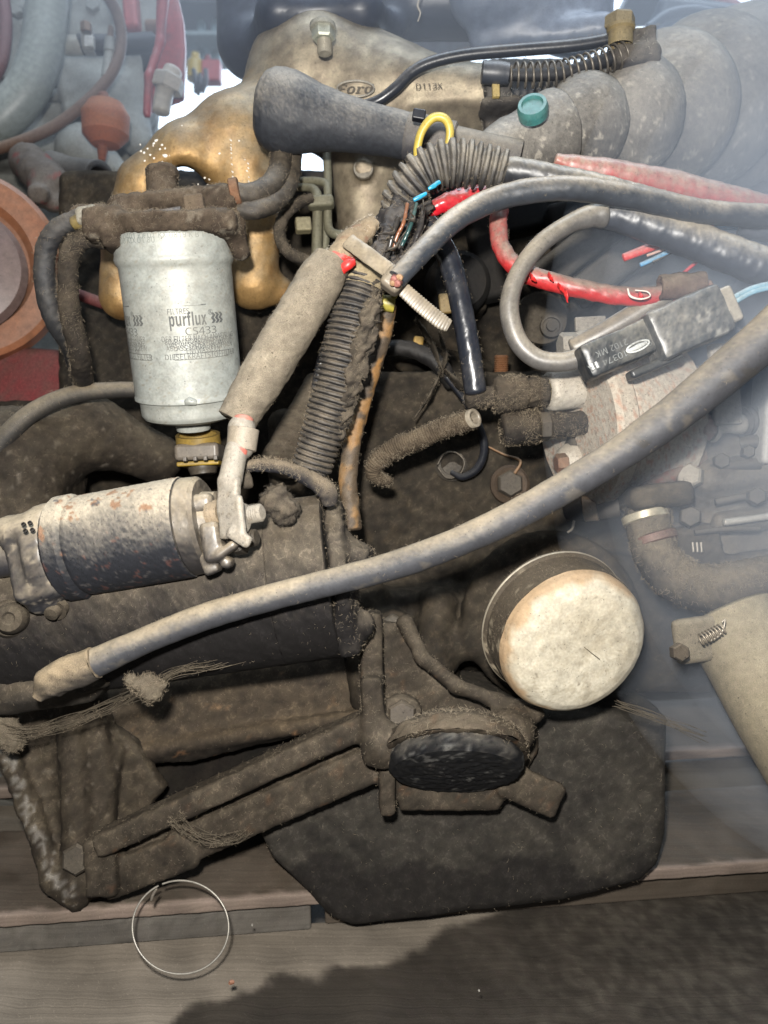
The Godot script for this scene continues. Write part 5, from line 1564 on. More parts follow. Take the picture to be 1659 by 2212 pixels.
# ---------- injection pump and the plumbing on the right ----------
func pump_side() -> void:
	var g := thing("injection_pump", "pale rust freckled injection pump body on the right", "injection pump", p(1370, 900, 0.50))
	var a := p(1242, 918, 0.50)
	var e := p(1420, 896, 0.515)
	var dir := (e - a).normalized()
	var l := (e - a).length()
	var r := px(178, 0.5)
	var b := lathed(a, dir, [[0, 0.002], [0, r * 0.93], [0.002, r * 0.98], [0.003, r * 1.0], [0.0125, r * 1.0], [0.0135, r * 0.985], [0.0135, r * 0.945], [0.016, r * 0.955], [l, r * 0.95], [l + 0.003, r * 0.9], [l + 0.003, 0.002]], 128, 0.0012)
	lump(b, 0.0003, 120.0)
	one("pump_body", b, "cast", "rust", g)
	var s := Sdf.new(0.0022)
	s.cyl(p(1180, 846, 0.487), p(1300, 836, 0.495), px(43, 0.49), 0.003, 0.004)
	s.cyl(p(1240, 745, 0.50), p(1330, 736, 0.505), px(28, 0.5), 0.003, 0.004)
	s.box(X(1300, 752, 0.50, 4), Vector3(px(40, 0.5), px(34, 0.5), 0.012), 0.004, 0.006)
	s.cap(p(1240, 1000, 0.51), p(1300, 1040, 0.51), 0.014, 0.012, 0.006)
	b = Buf.new()
	s.mesh(b)
	lump(b, 0.0005, 120.0)
	one("pump_head", b, "alloy", "alloy", g, "pale alloy outlet bosses")
	s = Sdf.new(0.0025)
	s.cyl(p(1250, 912, 0.505), p(1300, 905, 0.505), px(26, 0.5), 0.002, 0.004)
	s.cyl(p(1230, 960, 0.51), p(1300, 950, 0.51), px(30, 0.5), 0.002, 0.004)
	s.box(X(1260, 985, 0.515, 0), Vector3(px(40, 0.51), px(30, 0.51), 0.012), 0.003, 0.004)
	b = Buf.new()
	s.mesh(b)
	lump(b, 0.0006, 140.0)
	one("outlet_ports", b, "cast", "grime", g)
	one("outlet_thread", screw(p(1198, 844, 0.487), Vector3(-1, -0.02, 0), px(30, 0.487), px(22, 0.487), 0.0013), "tin", [S(140, 126, 88), S(120, 106, 84), 0.2, 0.2, 0.4, 120.0], g)
	one("cap_bolt", nut(p(1246, 747, 0.50), Vector3(-1, -0.05, 0.12), px(30, 0.5), px(38, 0.5)), "alloy", "tin", g)
	one("small_bolt", nut(p(1224, 1000, 0.50), Vector3(-1, -0.1, 0.1), px(22, 0.5), px(24, 0.5)), "iron", "rusty", g)
	b = tubes([[1280, 1040, 0.495, 32], [1340, 1022, 0.49, 42], [1440, 1000, 0.49, 46], [1490, 985, 0.50, 44]], 48, {"start": "flat", "end": "flat"}, 0.0014)
	one("lower_body", b, "cast", [S(132, 112, 98), S(146, 130, 112), 0.3, 0.3, 0.5, 90.0, [[S(150, 76, 62), 120.0, 0.2, 0.2, 0.6, 3.0]]], g)
	s = Sdf.new(0.003)
	s.box(X(1560, 960, 0.53), Vector3(px(100, 0.53), px(160, 0.53), 0.03), 0.012, 0.01)
	s.box(X(1600, 1160, 0.53), Vector3(px(130, 0.53), px(80, 0.53), 0.03), 0.012, 0.01)
	s.cap(p(1530, 1030, 0.49), p(1680, 1010, 0.49), 0.011, 0.011, 0.006)
	s.cap(p(1540, 1060, 0.50), p(1700, 1050, 0.50), 0.012, 0.012, 0.006)
	s.cap(p(1560, 1130, 0.49), p(1700, 1115, 0.49), 0.007, 0.007, 0.006)
	s.cap(p(1450, 1170, 0.52), p(1520, 1160, 0.51), 0.012, 0.01, 0.006)
	s.box(X(1660, 900, 0.50, -3), Vector3(px(24, 0.5), px(120, 0.5), 0.02), 0.006, 0.006)
	b = Buf.new()
	s.mesh(b)
	lump(b, 0.0008, 90.0)
	one("governor_housing", b, "cast", [S(98, 92, 84), S(134, 122, 104), 0.4, 0.3, 0.5, 70.0, [[S(54, 48, 42), 50.0, 0.12, 0.25, 0.7, 8.0]]], g)
	fuzz(b, g, 700)
	one("banjo_bolt", nut(p(1535, 924, 0.475), Vector3(-1, 0.02, 0.2), px(28, 0.475), px(30, 0.475)), "alloy", [S(176, 150, 136), S(160, 146, 128), 0.3, 0.2, 0.5, 120.0, [[S(164, 104, 86), 200.0, 0.1, 0.2, 0.7, 3.0]]], g)
	one("bolt_washer", lathed(p(1533, 924, 0.476), Vector3(1, -0.02, -0.2), [[0, px(32, 0.475)], [0.003, px(32, 0.475)], [0.003, 0.001]], 30), "tin", "tin", g)
	one("bolt_shank", tubes([[1540, 924, 0.476, 14], [1570, 920, 0.477, 16], [1600, 916, 0.479, 22]], 20, {}), "tin", "tin", g)
	one("hex_plug", nut(p(1495, 1030, 0.482), Vector3(-0.6, 0.1, 0.8), px(28, 0.48), 0.008), "iron", "tin", g)
	b = boxed(X(1565, 830, 0.468, 4), Vector3(px(30, 0.468), px(88, 0.468), 0.003), 0.0015)
	one("lever_arm", b, "cast", [S(160, 154, 144), S(168, 158, 142), 0.4, 0.3, 0.4, 90.0], g)
	one("bright_rod", tubes([[1565, 1128, 0.475, 8], [1680, 1112, 0.475, 8]], 14), "tin", flatlook(S(190, 184, 172), 0.2), g)
	one("coil_seal", tubes([[1600, 912, 0.485, 30], [1622, 908, 0.487, 30], [1640, 905, 0.49, 30]], 28, {"rib": 0.0035, "rd": 0.0014}, 0.0005), "rubber", "grime", g)
	b = boxed(X(1648, 890, 0.482, -4), Vector3(px(13, 0.48), px(115, 0.48), 0.012), 0.004)
	one("bright_edge_cover", b, "alloy", flatlook(S(196, 192, 184), 0.2), g)
	one("plate_tab", boxed(X(1275, 700, 0.505, 3), Vector3(px(34, 0.5), px(16, 0.5), 0.002), 0.001), "alloy", [S(120, 114, 104), DUST, 0.3, 0.3, 0.4, 100.0], g)
	for q in [[1488, 1118, 0.49, 24], [1555, 1000, 0.485, 18], [1630, 1075, 0.478, 20], [1612, 980, 0.485, 14], [1330, 770, 0.478, 16], [1318, 1030, 0.478, 15], [1475, 1225, 0.485, 16]]:
		one("housing_bolt", nut(p(q[0], q[1], q[2]), Vector3(-0.25, 0.12, 1), px(q[3], q[2]), 0.008), "iron", "grime", g)
	for q in [[1545, 1085, 1660, 1070, 9], [1530, 1015, 1640, 1002, 13], [1500, 1150, 1640, 1142, 7], [1600, 960, 1650, 956, 16]]:
		one("steel_line", tubes([[q[0], q[1], 0.485, q[4]], [(q[0] + q[2]) * 0.5, (q[1] + q[3]) * 0.5 - 3, 0.482, q[4]], [q[2], q[3], 0.48, q[4]]], 16, {"start": "flat"}), "iron", "grime", g)
	# two lint covered unions
	g = thing("upper_fuel_union", "upper lint matted fuel union nut screwed to the pump", "union", p(1110, 850, 0.485))
	s = Sdf.new(0.0017)
	s.cyl(p(1066, 855, 0.484), p(1138, 850, 0.485), px(40, 0.484), 0.003, 0.002)
	s.cyl(p(1138, 850, 0.485), p(1184, 846, 0.486), px(33, 0.484), 0.003, 0.002)
	s.cyl(p(1004, 862, 0.484), p(1070, 856, 0.484), px(23, 0.484), 0.004, 0.003)
	b = Buf.new()
	s.mesh(b)
	lump(b, 0.0013, 220.0)
	one("union_body", b, "dust", [S(50, 47, 44), S(98, 88, 75), 0.4, 0.4, 0.5, 170.0], g)
	fuzz(b, g, 1700, "grey", 1.0, -0.6)
	g = thing("lower_fuel_union", "lower capped fuel union under the upper one", "union", p(1140, 925, 0.487))
	s = Sdf.new(0.0017)
	s.cyl(p(1084, 928, 0.486), p(1165, 922, 0.486), px(35, 0.484), 0.003, 0.002)
	s.cyl(p(1165, 922, 0.486), p(1300, 910, 0.492), px(26, 0.484), 0.003, 0.003)
	b = Buf.new()
	s.mesh(b)
	lump(b, 0.001, 220.0)
	one("union_body", b, "dust", [S(46, 44, 43), S(92, 83, 71), 0.35, 0.4, 0.5, 170.0], g)
	fuzz(b, g, 1500, "grey", 1.0, -0.6)
	one("steel_flat", nut(p(1165, 922, 0.483), Vector3(1, 0.06, 0), px(31, 0.48), px(26, 0.48)), "iron", "grime", g)
	# oil feed hose elbow
	g = thing("oil_return_elbow", "thick lint covered rubber elbow hose turning right below the pump", "hose", p(1430, 1200, 0.47))
	b = tubes([[1398, 1090, 0.48, 46], [1402, 1140, 0.475, 47], [1420, 1200, 0.47, 48], [1462, 1250, 0.465, 50], [1530, 1272, 0.46, 52], [1610, 1262, 0.458, 53], [1720, 1240, 0.455, 54]], 44, {"lump": 0.0012, "lf": 110.0})
	one("hose", b, "dust", [S(62, 60, 60), S(120, 110, 94), 0.42, 0.5, 0.5, 90.0], g)
	fuzz(b, g, 2200, "grey", 1.2, -0.5)
	b = tubes([[1392, 1110, 0.477, 50], [1396, 1124, 0.476, 50]], 40, {"start": "flat", "end": "flat"})
	one("bright_clamp", b, "tin", [S(186, 178, 156), S(140, 126, 104), 0.15, 0.1, 0.7, 110.0], g)
	b = tubes([[1410, 1158, 0.473, 50], [1415, 1172, 0.472, 50]], 40, {"start": "flat", "end": "flat"})
	one("rusty_clamp", b, "iron", [S(110, 78, 72), S(118, 104, 90), 0.4, 0.3, 0.5, 120.0], g)
	s = Sdf.new(0.0024)
	s.box(X(1410, 1072, 0.482, 6), Vector3(px(68, 0.48), px(26, 0.48), 0.02), 0.005, 0.004)
	s.box(X(1500, 1180, 0.50, 10), Vector3(px(50, 0.5), px(46, 0.5), 0.012), 0.006, 0.006)
	s.box(X(1590, 1225, 0.50, 8), Vector3(px(90, 0.5), px(30, 0.5), 0.012), 0.008, 0.006)
	b = Buf.new()
	s.mesh(b)
	lump(b, 0.001, 130.0)
	one("spigot", b, "dust", "grime", g)
	fuzz(b, g, 700, "dark", 1.1, -0.6)
	for k in 3:
		one("glint_thread", tubes([[1496 + k * 9, 1172, 0.478, 3], [1498 + k * 9, 1192, 0.478, 3]], 8), "tin", "tin", g)
	g = thing("capped_drain_pipe", "short dark pipe with a bright metal band below the pump", "pipe", p(1285, 1095, 0.50))
	b = tubes([[1225, 1105, 0.51, 20], [1262, 1098, 0.505, 26], [1300, 1094, 0.50, 28], [1336, 1090, 0.497, 27]], 30, {"end": "flat"})
	one("pipe", b, "rubber", [S(58, 54, 50), S(120, 108, 92), 0.3, 0.5, 0.4, 100.0], g)
	one("metal_band", tubes([[1262, 1098, 0.503, 29], [1290, 1095, 0.50, 30]], 30, {"start": "flat", "end": "flat"}), "tin", [S(158, 144, 124), S(146, 108, 82), 0.3, 0.1, 0.6, 120.0], g)
	one("bent_pin", tubes([[1240, 1125, 0.50, 3], [1236, 1142, 0.50, 3], [1226, 1150, 0.50, 3]], 8), "tin", "tin", g)

# ---------- hoses, looms and wires ----------
func wiring() -> void:
	var b: Buf
	var g := thing("long_sheath_tube", "long thick grey plastic tube sweeping diagonally across the engine", "tube", p(800, 1220, 0.41))
	b = tubes([[92, 1490, 0.405, 20], [130, 1462, 0.405, 31], [200, 1434, 0.405, 32], [330, 1376, 0.405, 29], [450, 1330, 0.405, 29], [600, 1286, 0.405, 29], [780, 1241, 0.402, 30], [916, 1199, 0.395, 31], [1091, 1124, 0.385, 33], [1300, 1004, 0.372, 36], [1439, 908, 0.362, 41], [1596, 780, 0.35, 47], [1740, 655, 0.338, 52]], 48, {"start": "flat"}, 0.0014)
	lump(b, 0.0004, 28.0)
	one("sheath", b, "sheath", "tube", g)
	fuzz(b, g, 420, "grey", 0.8)
	b = tubes([[84, 1506, 0.404, 16], [110, 1474, 0.404, 36], [160, 1450, 0.404, 38], [205, 1432, 0.404, 36]], 40, {"start": "flat", "end": "flat"})
	lump(b, 0.0012, 60.0)
	one("split_end", b, "dust", [S(70, 66, 62), S(150, 133, 108), 0.4, 0.8, 0.4, 90.0], g)
	# corrugated looms
	g = thing("lower_corrugated_loom", "ribbed black wiring loom running down beside the foam sleeve", "wiring loom", p(735, 800, 0.45))
	var c := [[786, 600, 0.445, 44], [768, 660, 0.445, 47], [748, 750, 0.447, 48], [722, 850, 0.45, 46], [695, 940, 0.453, 42], [672, 1015, 0.456, 40]]
	b = tubes(c, 44, {"rib": 0.0034, "rd": 0.0019, "start": "open"}, 0.00042)
	lump(b, 0.0006, 110.0)
	one("ribbed_conduit", b, "rubber", "loom", g)
	fuzz(b, g, 1500, "grey", 0.8, -0.5)
	b = tubes([[812, 620, 0.44, 14], [796, 690, 0.436, 22], [772, 790, 0.438, 22], [746, 890, 0.446, 15], [730, 950, 0.452, 10]], 26, {"lump": 0.0042, "lf": 150.0})
	one("split_seam_gunk", b, "dust", "rubber_fuzzy", g)
	fuzz(b, g, 500, "grey", 1.0, -0.6)
	b = tubes([[800, 578, 0.446, 38], [790, 600, 0.445, 46], [784, 622, 0.445, 45]], 36, {"start": "open", "end": "none", "lump": 0.0018, "lf": 90.0})
	one("tape_wrap", b, "cloth", [S(164, 150, 122), S(128, 114, 92), 0.3, 0.2, 0.8, 90.0], g)
	g = thing("upper_corrugated_loom", "bent ribbed grey black loom under the yellow ring", "wiring loom", p(980, 350, 0.455))
	b = tubes([[1092, 372, 0.45, 38], [1060, 364, 0.45, 41], [1010, 355, 0.45, 44], [965, 354, 0.45, 45], [920, 370, 0.452, 44], [888, 398, 0.455, 40], [864, 432, 0.46, 34], [848, 470, 0.465, 26]], 48, {"rib": 0.0049, "rd": 0.0032, "start": "open"}, 0.00048)
	lump(b, 0.0005, 90.0)
	one("ribbed_conduit", b, "rubber", [S(44, 44, 46), S(158, 149, 134), 0.5, 0.5, 0.5, 200.0], g)
	fuzz(b, g, 900, "grey", 0.9, -0.4)
	g = thing("torn_loom_wires", "tarry matted bundle of bare loom wires between the two looms", "wire bundle", p(880, 490, 0.46))
	b = tubes([[900, 400, 0.462, 30], [880, 450, 0.462, 46], [862, 500, 0.460, 52], [850, 545, 0.458, 48], [832, 585, 0.452, 34], [815, 610, 0.448, 20]], 56, {"lump": 0.006, "lf": 95.0})
	one("tarry_wrap", b, "rubber", [S(40, 39, 41), S(110, 101, 90), 0.3, 0.3, 0.8, 170.0], g)
	fuzz(b, g, 1500, "grey", 1.2, -0.9)
	var wires := [[S(40, 160, 200), [[926, 408, 0.43, 4], [936, 402, 0.43, 5], [948, 394, 0.432, 5]]], [S(44, 150, 190), [[894, 432, 0.43, 4], [906, 426, 0.43, 5], [920, 418, 0.431, 4]]], [S(130, 84, 60), [[880, 440, 0.424, 4], [872, 480, 0.422, 4], [858, 510, 0.424, 4], [850, 540, 0.426, 4]]], [S(40, 70, 70), [[900, 440, 0.424, 4], [886, 490, 0.421, 4], [868, 530, 0.424, 4]]], [S(130, 124, 40), [[905, 500, 0.43, 6], [890, 560, 0.43, 6], [850, 640, 0.455, 8]]], [S(44, 42, 42), [[915, 450, 0.424, 5], [905, 500, 0.422, 6], [880, 560, 0.423, 6]]], [S(50, 48, 46), [[860, 470, 0.424, 6], [845, 520, 0.424, 6], [830, 570, 0.43, 6]]]]
	for w in wires:
		one("wire", tubes(w[1], 10, {"lump": 0.0003, "lf": 300.0}, 0.001), "gloss", [w[0], S(110, 100, 88), 0.1, 0.1, 0.7, 150.0], g)
	for k in 7:
		var x := rnd(835, 930)
		var y := rnd(430, 560)
		one("tape_scrap", tubes([[x, y, 0.422, 3], [x + rnd(-14, 14), y + rnd(6, 22), 0.418, 6], [x + rnd(-26, 26), y + rnd(14, 40), 0.42, 2]], 8, {"sx": 1.0, "sy": 0.25, "lump": 0.0008, "lf": 200.0}, 0.0012), "rubber", "rubber_fuzzy", g)
	g = thing("cloth_tape_stub", "frayed beige cloth tape round a red cable stub", "tape", p(768, 530, 0.43))
	b = tubes([[728, 560, 0.432, 26], [752, 532, 0.43, 30], [790, 494, 0.43, 22], [808, 482, 0.432, 18]], 26, {"start": "flat", "end": "flat", "lump": 0.0016, "lf": 110.0})
	one("tape", b, "cloth", [S(166, 150, 126), S(124, 110, 92), 0.25, 0.1, 0.8, 110.0, [[S(150, 92, 78), 60.0, 0.2, 0.2, 0.6, 3.0]]], g)
	fuzz(b, g, 250, "pale", 0.8, -0.8)
	one("red_cable_end", tubes([[735, 585, 0.424, 10], [752, 572, 0.422, 11], [764, 566, 0.423, 8]], 14, {"lump": 0.0006}), "plastic", flatlook(S(196, 40, 38), 0.15), g)
	g = thing("cable_tie", "wide grey cable tie with its ribbed tail pointing down right", "cable tie", p(850, 600, 0.415))
	b = tubes([[752, 520, 0.417, 18], [790, 548, 0.412, 18], [850, 592, 0.408, 18]], 20, {"sx": 0.25, "sy": 1.0, "ref": Vector3(0, 0, 1), "start": "flat", "end": "flat", "lump": 0.0005})
	one("strap", b, "plastic", [S(104, 98, 88), S(142, 129, 108), 0.5, 0.4, 0.4, 140.0], g)
	b = tubes([[872, 626, 0.406, 16], [910, 660, 0.408, 17], [950, 692, 0.410, 17], [970, 704, 0.411, 14]], 20, {"sx": 0.22, "sy": 1.0, "ref": Vector3(0, 0, 1), "rib": 0.0017, "rd": 0.0003, "start": "flat", "end": "flat"}, 0.00022)
	one("ribbed_tail", b, "plastic", [S(96, 91, 82), S(134, 122, 104), 0.5, 0.4, 0.4, 140.0], g)
	one("head", boxed(X(852, 606, 0.408, -38), Vector3(px(24, 0.408), px(27, 0.408), 0.006), 0.003), "plastic", [S(100, 94, 85), S(140, 127, 107), 0.5, 0.4, 0.4, 140.0], g)
	g = thing("cut_black_cable", "thick black taped cable arching right, its cut end showing copper", "cable", p(1100, 430, 0.43))
	b = tubes([[858, 602, 0.402, 22], [885, 572, 0.404, 23], [925, 530, 0.41, 24], [985, 474, 0.42, 25], [1060, 434, 0.425, 26], [1150, 412, 0.425, 26], [1250, 408, 0.425, 26], [1370, 426, 0.43, 25], [1500, 454, 0.435, 25], [1600, 464, 0.44, 25], [1760, 470, 0.45, 25]], 36, {"start": "flat"}, 0.0014)
	lump(b, 0.0003, 120.0)
	one("cable", b, "plastic", "cable", g)
	fuzz(b, g, 500, "grey", 0.8)
	for q in [[850, 604, 8, 0], [862, 600, 8, 1], [858, 613, 8, 0], [847, 612, 6, 1]]:
		one("copper_core", tubes([[q[0], q[1], 0.397, q[2]], [q[0] + 8, q[1] - 9, 0.404, q[2]]], 12, {"lump": 0.0005, "lf": 300.0}), "iron", [[S(150, 84, 76), S(160, 120, 84)][q[3]], DUST, 0.15, 0.0, 0.3, 100.0], g)
	g = thing("taped_loom_cable", "dusty taped cable leaving the upper loom towards the right", "cable", p(1200, 385, 0.445))
	b = tubes([[1070, 366, 0.45, 27], [1120, 370, 0.448, 28], [1200, 384, 0.446, 27], [1290, 402, 0.446, 26], [1400, 430, 0.45, 25], [1520, 462, 0.455, 25]], 32, {}, 0.0014)
	lump(b, 0.0005, 120.0)
	one("cable", b, "plastic", [S(46, 48, 52), S(160, 150, 133), 0.2, 0.9, 0.6, 90.0], g)
	g = thing("wide_taped_cable", "broad cracked taped cable descending to the right edge", "cable", p(1480, 520, 0.445))
	b = tubes([[1285, 462, 0.45, 28], [1340, 468, 0.448, 33], [1420, 492, 0.446, 36], [1520, 528, 0.444, 38], [1620, 566, 0.442, 40], [1760, 620, 0.44, 42]], 40, {"rib": 0.0145, "rd": 0.0003}, 0.0008)
	lump(b, 0.0005, 70.0)
	one("cable", b, "plastic", [S(52, 56, 64), S(168, 158, 141), 0.2, 1.0, 0.55, 70.0], g)
	g = thing("looping_grey_sleeve", "smooth grey sleeve looping down and into the black connector", "cable sleeve", p(1105, 640, 0.445))
	b = tubes([[1300, 462, 0.445, 30], [1272, 468, 0.444, 24], [1225, 487, 0.443, 20], [1165, 530, 0.442, 20], [1118, 595, 0.442, 20], [1100, 665, 0.442, 21], [1118, 735, 0.442, 21], [1160, 775, 0.442, 21], [1215, 782, 0.441, 21], [1270, 768, 0.44, 22]], 36, {}, 0.0014)
	one("sleeve", b, "plastic", [S(86, 84, 82), S(160, 150, 132), 0.25, 0.8, 0.35, 90.0], g)
	fuzz(b, g, 250, "grey", 0.6)
	g = thing("second_grey_sleeve", "straight grey sleeve passing behind the black connector", "cable sleeve", p(1370, 690, 0.46))
	one("sleeve", tubes([[1240, 752, 0.475, 22], [1300, 722, 0.47, 24], [1370, 682, 0.465, 25], [1440, 640, 0.46, 25]], 30), "plastic", [S(78, 76, 74), S(152, 140, 120), 0.45, 0.6, 0.4, 90.0], g)
	# connector
	g = thing("black_connector", "chunky black electrical connector with worn white markings", "connector", p(1400, 730, 0.43))
	var roll := 23.5
	b = boxed(X(1330, 757, 0.432, roll), Vector3(px(82, 0.43), px(38, 0.43), 0.010), 0.003, 0.0014)
	lump(b, 0.0005, 80.0)
	var shell := one("rear_shell", b, "plastic", [S(36, 39, 42), S(124, 119, 108), 0.22, 0.6, 0.9, 70.0], g)
	b = boxed(X(1478, 703, 0.428, roll), Vector3(px(84, 0.43), px(54, 0.43), 0.012), 0.0035, 0.0014)
	lump(b, 0.0006, 70.0)
	one("front_shell", b, "plastic", [S(64, 66, 68), S(138, 132, 121), 0.3, 0.6, 0.9, 60.0, [[S(170, 166, 156), 70.0, 0.3, 0.2, 0.6, 3.0]]], g)
	one("lower_lip", boxed(X(1412, 790, 0.432, roll), Vector3(px(60, 0.43), px(10, 0.43), 0.006), 0.002), "plastic", [S(40, 42, 44), S(120, 116, 104), 0.2, 0.3, 0.5, 90.0], g)
	b = boxed(X(1548, 672, 0.43, roll), Vector3(px(36, 0.43), px(40, 0.43), 0.008), 0.002, 0.0015)
	one("grey_plug", b, "plastic", [S(132, 126, 116), S(160, 150, 132), 0.3, 0.5, 0.4, 80.0], g, "light grey plug pushed into the shell")
	one("plug_latch", boxed(X(1560, 690, 0.422, roll), Vector3(px(20, 0.42), px(14, 0.42), 0.003), 0.001), "plastic", [S(136, 130, 120), S(160, 150, 132), 0.3, 0.5, 0.4, 80.0], g)
	b = Buf.new()
	var bs := Basis(Vector3.BACK, deg_to_rad(roll))
	lettering(b, "98AB 10374 BA", 0.0030, X(1340, 768, 0.4203).origin, bs * Vector3(0, 1, 0), Vector3(0, 0, 1), 0.0, 0.0, 0.0, 1.15)
	lettering(b, "2102 MK", 0.0030, X(1322, 752, 0.4203).origin, bs * Vector3(0, 1, 0), Vector3(0, 0, 1), 0.0, 0.0, 0.0, 1.0)
	one("white_marking", b, "print", [S(112, 114, 112), S(66, 66, 64), 0.4, 0.0, 1.2, 200.0], shell)
	b = Buf.new()
	var ring: Array = []
	for k in 25:
		var w: Vector2 = Vector2(1378, 748) + Vector2(26 * cos(TAU * k / 24), -9 * sin(TAU * k / 24)).rotated(-deg_to_rad(roll))
		ring.append([w.x, w.y, 0.4205, 2.4])
	tube(b, path(ring, 0.001), 6, {"start": "none", "end": "none"})
	tube(b, path([[1358, 758, 0.4203, 4], [1378, 749, 0.4203, 6], [1396, 740, 0.4203, 4]], 0.001), 6, {"sx": 1.0, "sy": 1.0})
	one("white_oval_mark", b, "print", [S(168, 170, 166), S(90, 88, 84), 0.3, 0.0, 1.2, 160.0], shell)
	for k in 2:
		var sg := boxed(X(1280 + k * 9, 792 - k * 4, 0.4203, roll), Vector3(px(2.5, 0.42), px(7, 0.42), 0.0002), 0.0001)
		one("white_square_mark", sg, "print", flatlook(S(170, 172, 170), 0.1), shell)
	for k in 2:
		var w := thing("light_blue_wire", ["upper light blue wire leaving the grey plug", "lower light blue wire leaving the grey plug"][k], "wire", p(1610, 630, 0.43), "light blue plug wires")
		one("wire", tubes([[1570, 652 + k * 14, 0.43, 6], [1600, 634 + k * 10, 0.43, 6], [1640, 618 + k * 8, 0.43, 6], [1740, 600 + k * 6, 0.43, 6]], 12), "plastic", [S(122, 166, 186), S(160, 158, 150), 0.2, 0.4, 0.4, 90.0], w)
	# red tubes
	g = thing("red_curved_hose", "torn bright red hose curving under the grey sleeve", "hose", p(1150, 590, 0.46))
	b = tubes([[1082, 440, 0.47, 18], [1076, 490, 0.467, 19], [1086, 540, 0.463, 19], [1125, 585, 0.46, 20], [1190, 608, 0.458, 20], [1265, 626, 0.457, 20], [1350, 640, 0.457, 20], [1440, 636, 0.458, 19], [1530, 622, 0.46, 18]], 32, {"lump": 0.0006, "lf": 130.0})
	one("hose", b, "plastic", "red", g)
	fuzz(b, g, 400, "grey", 0.7)
	for q in [[1145, 600, 12, 8], [1205, 622, 16, 14], [1220, 635, 6, 18], [1185, 600, 10, 8], [1380, 640, 8, 6]]:
		one("torn_flap", tubes([[q[0], q[1] - 8, 0.448, 5], [q[0] + q[2] * 0.4, q[1], 0.444, 6], [q[0] + q[2], q[1] + q[3], 0.446, 2]], 8, {"sx": 1.0, "sy": 0.3, "lump": 0.0006}, 0.001), "plastic", flatlook(S(206, 46, 46), 0.1), g)
	one("white_scuff_ring", tubes([[1356, 624, 0.4435, 2], [1362, 640, 0.4425, 2.5], [1384, 646, 0.4425, 2], [1404, 640, 0.4428, 1.5], [1398, 630, 0.4435, 1.5], [1372, 627, 0.4432, 1.5]], 8), "print", flatlook(S(200, 190, 180), 0.3), g)
	b = tubes([[1425, 622, 0.452, 26], [1470, 618, 0.452, 28], [1520, 612, 0.452, 24]], 28, {"lump": 0.0014, "lf": 120.0, "start": "open", "end": "open"})
	one("dusty_cuff", b, "dust", [S(84, 66, 60), S(128, 114, 98), 0.5, 0.5, 0.5, 120.0], g)
	g = thing("faded_red_conduit", "faded pink red split conduit lying under the bellows duct", "conduit", p(1420, 390, 0.48))
	b = tubes([[1202, 346, 0.475, 14], [1250, 360, 0.475, 24], [1340, 376, 0.476, 28], [1450, 398, 0.478, 29], [1560, 426, 0.48, 28], [1720, 468, 0.485, 27]], 36, {"lump": 0.0006, "lf": 80.0}, 0.0016)
	one("conduit", b, "plastic", [S(158, 54, 56), S(156, 132, 118), 0.5, 0.5, 0.9, 40.0], g)
	g = thing("red_cable_stub", "crinkled red cable end poking out under the upper loom", "cable", p(1000, 430, 0.475))
	b = tubes([[930, 452, 0.47, 16], [970, 436, 0.47, 20], [1020, 424, 0.475, 22], [1080, 416, 0.48, 22], [1150, 400, 0.49, 22]], 28, {"lump": 0.0012, "lf": 150.0})
	one("cable", b, "gloss", [S(190, 34, 46), S(150, 120, 106), 0.12, 0.5, 0.6, 120.0], g)
	# thin cut wires under the wide taped cable
	var thin := [["red_wire", "thick red cut wire under the wide taped cable", S(206, 66, 66), [[1348, 556, 0.47, 9], [1410, 532, 0.468, 10], [1470, 508, 0.466, 9], [1540, 480, 0.46, 8], [1600, 474, 0.46, 8]]], ["blue_wire", "blue cut wire just below the thick red one", S(92, 156, 204), [[1384, 572, 0.468, 5], [1440, 546, 0.466, 5], [1500, 512, 0.464, 5], [1560, 488, 0.46, 5], [1610, 484, 0.46, 5]]], ["pink_wire", "thin pink wire between the red and the blue one", S(206, 160, 150), [[1398, 552, 0.467, 3], [1450, 532, 0.466, 3], [1510, 506, 0.464, 3], [1580, 480, 0.46, 3]]], ["black_thin_wire", "thin black wire beside the blue one", S(40, 42, 46), [[1410, 566, 0.467, 4], [1460, 540, 0.466, 4], [1520, 510, 0.464, 4]]], ["dark_red_wire", "short dark red wire lower down by the dusty cuff", S(170, 44, 52), [[1460, 606, 0.468, 4], [1490, 578, 0.466, 4], [1530, 548, 0.464, 3]]], ["green_wire", "thin yellow green wire touching the dark red one", S(140, 150, 70), [[1496, 570, 0.466, 2.5], [1530, 546, 0.464, 2.5], [1560, 530, 0.462, 2.5]]], ["upper_blue_wire", "second blue wire above the wide taped cable", S(90, 150, 196), [[1500, 500, 0.47, 5], [1540, 494, 0.468, 5], [1620, 492, 0.465, 5]]]]
	for w in thin:
		g = thing(w[0], w[1], "wire", p(w[3][0][0], w[3][0][1], w[3][0][2]), "thin cut wires under the taped cable")
		one("wire", tubes(w[3], 12), "plastic", [w[2], DUST, 0.2, 0.3, 0.6, 90.0], g)
	g = thing("black_tape_knob", "shiny black tape end where the thin wires emerge", "tape", p(1625, 488, 0.46))
	one("tape", tubes([[1598, 486, 0.462, 22], [1630, 490, 0.46, 26], [1700, 500, 0.46, 28]], 26, {"start": "flat", "lump": 0.0008}), "gloss", [S(70, 74, 82), S(150, 146, 138), 0.2, 0.4, 0.4, 90.0], g)
	# straight black hose to the pump union and small hoses
	g = thing("glossy_black_hose", "glossy black hose dropping to the upper fuel union", "hose", p(990, 650, 0.475))
	b = tubes([[880, 440, 0.48, 20], [925, 490, 0.478, 25], [962, 545, 0.476, 25], [985, 610, 0.475, 24], [1002, 690, 0.475, 24], [1016, 770, 0.476, 24], [1027, 845, 0.478, 24]], 32, {}, 0.0014)
	lump(b, 0.0003, 140.0)
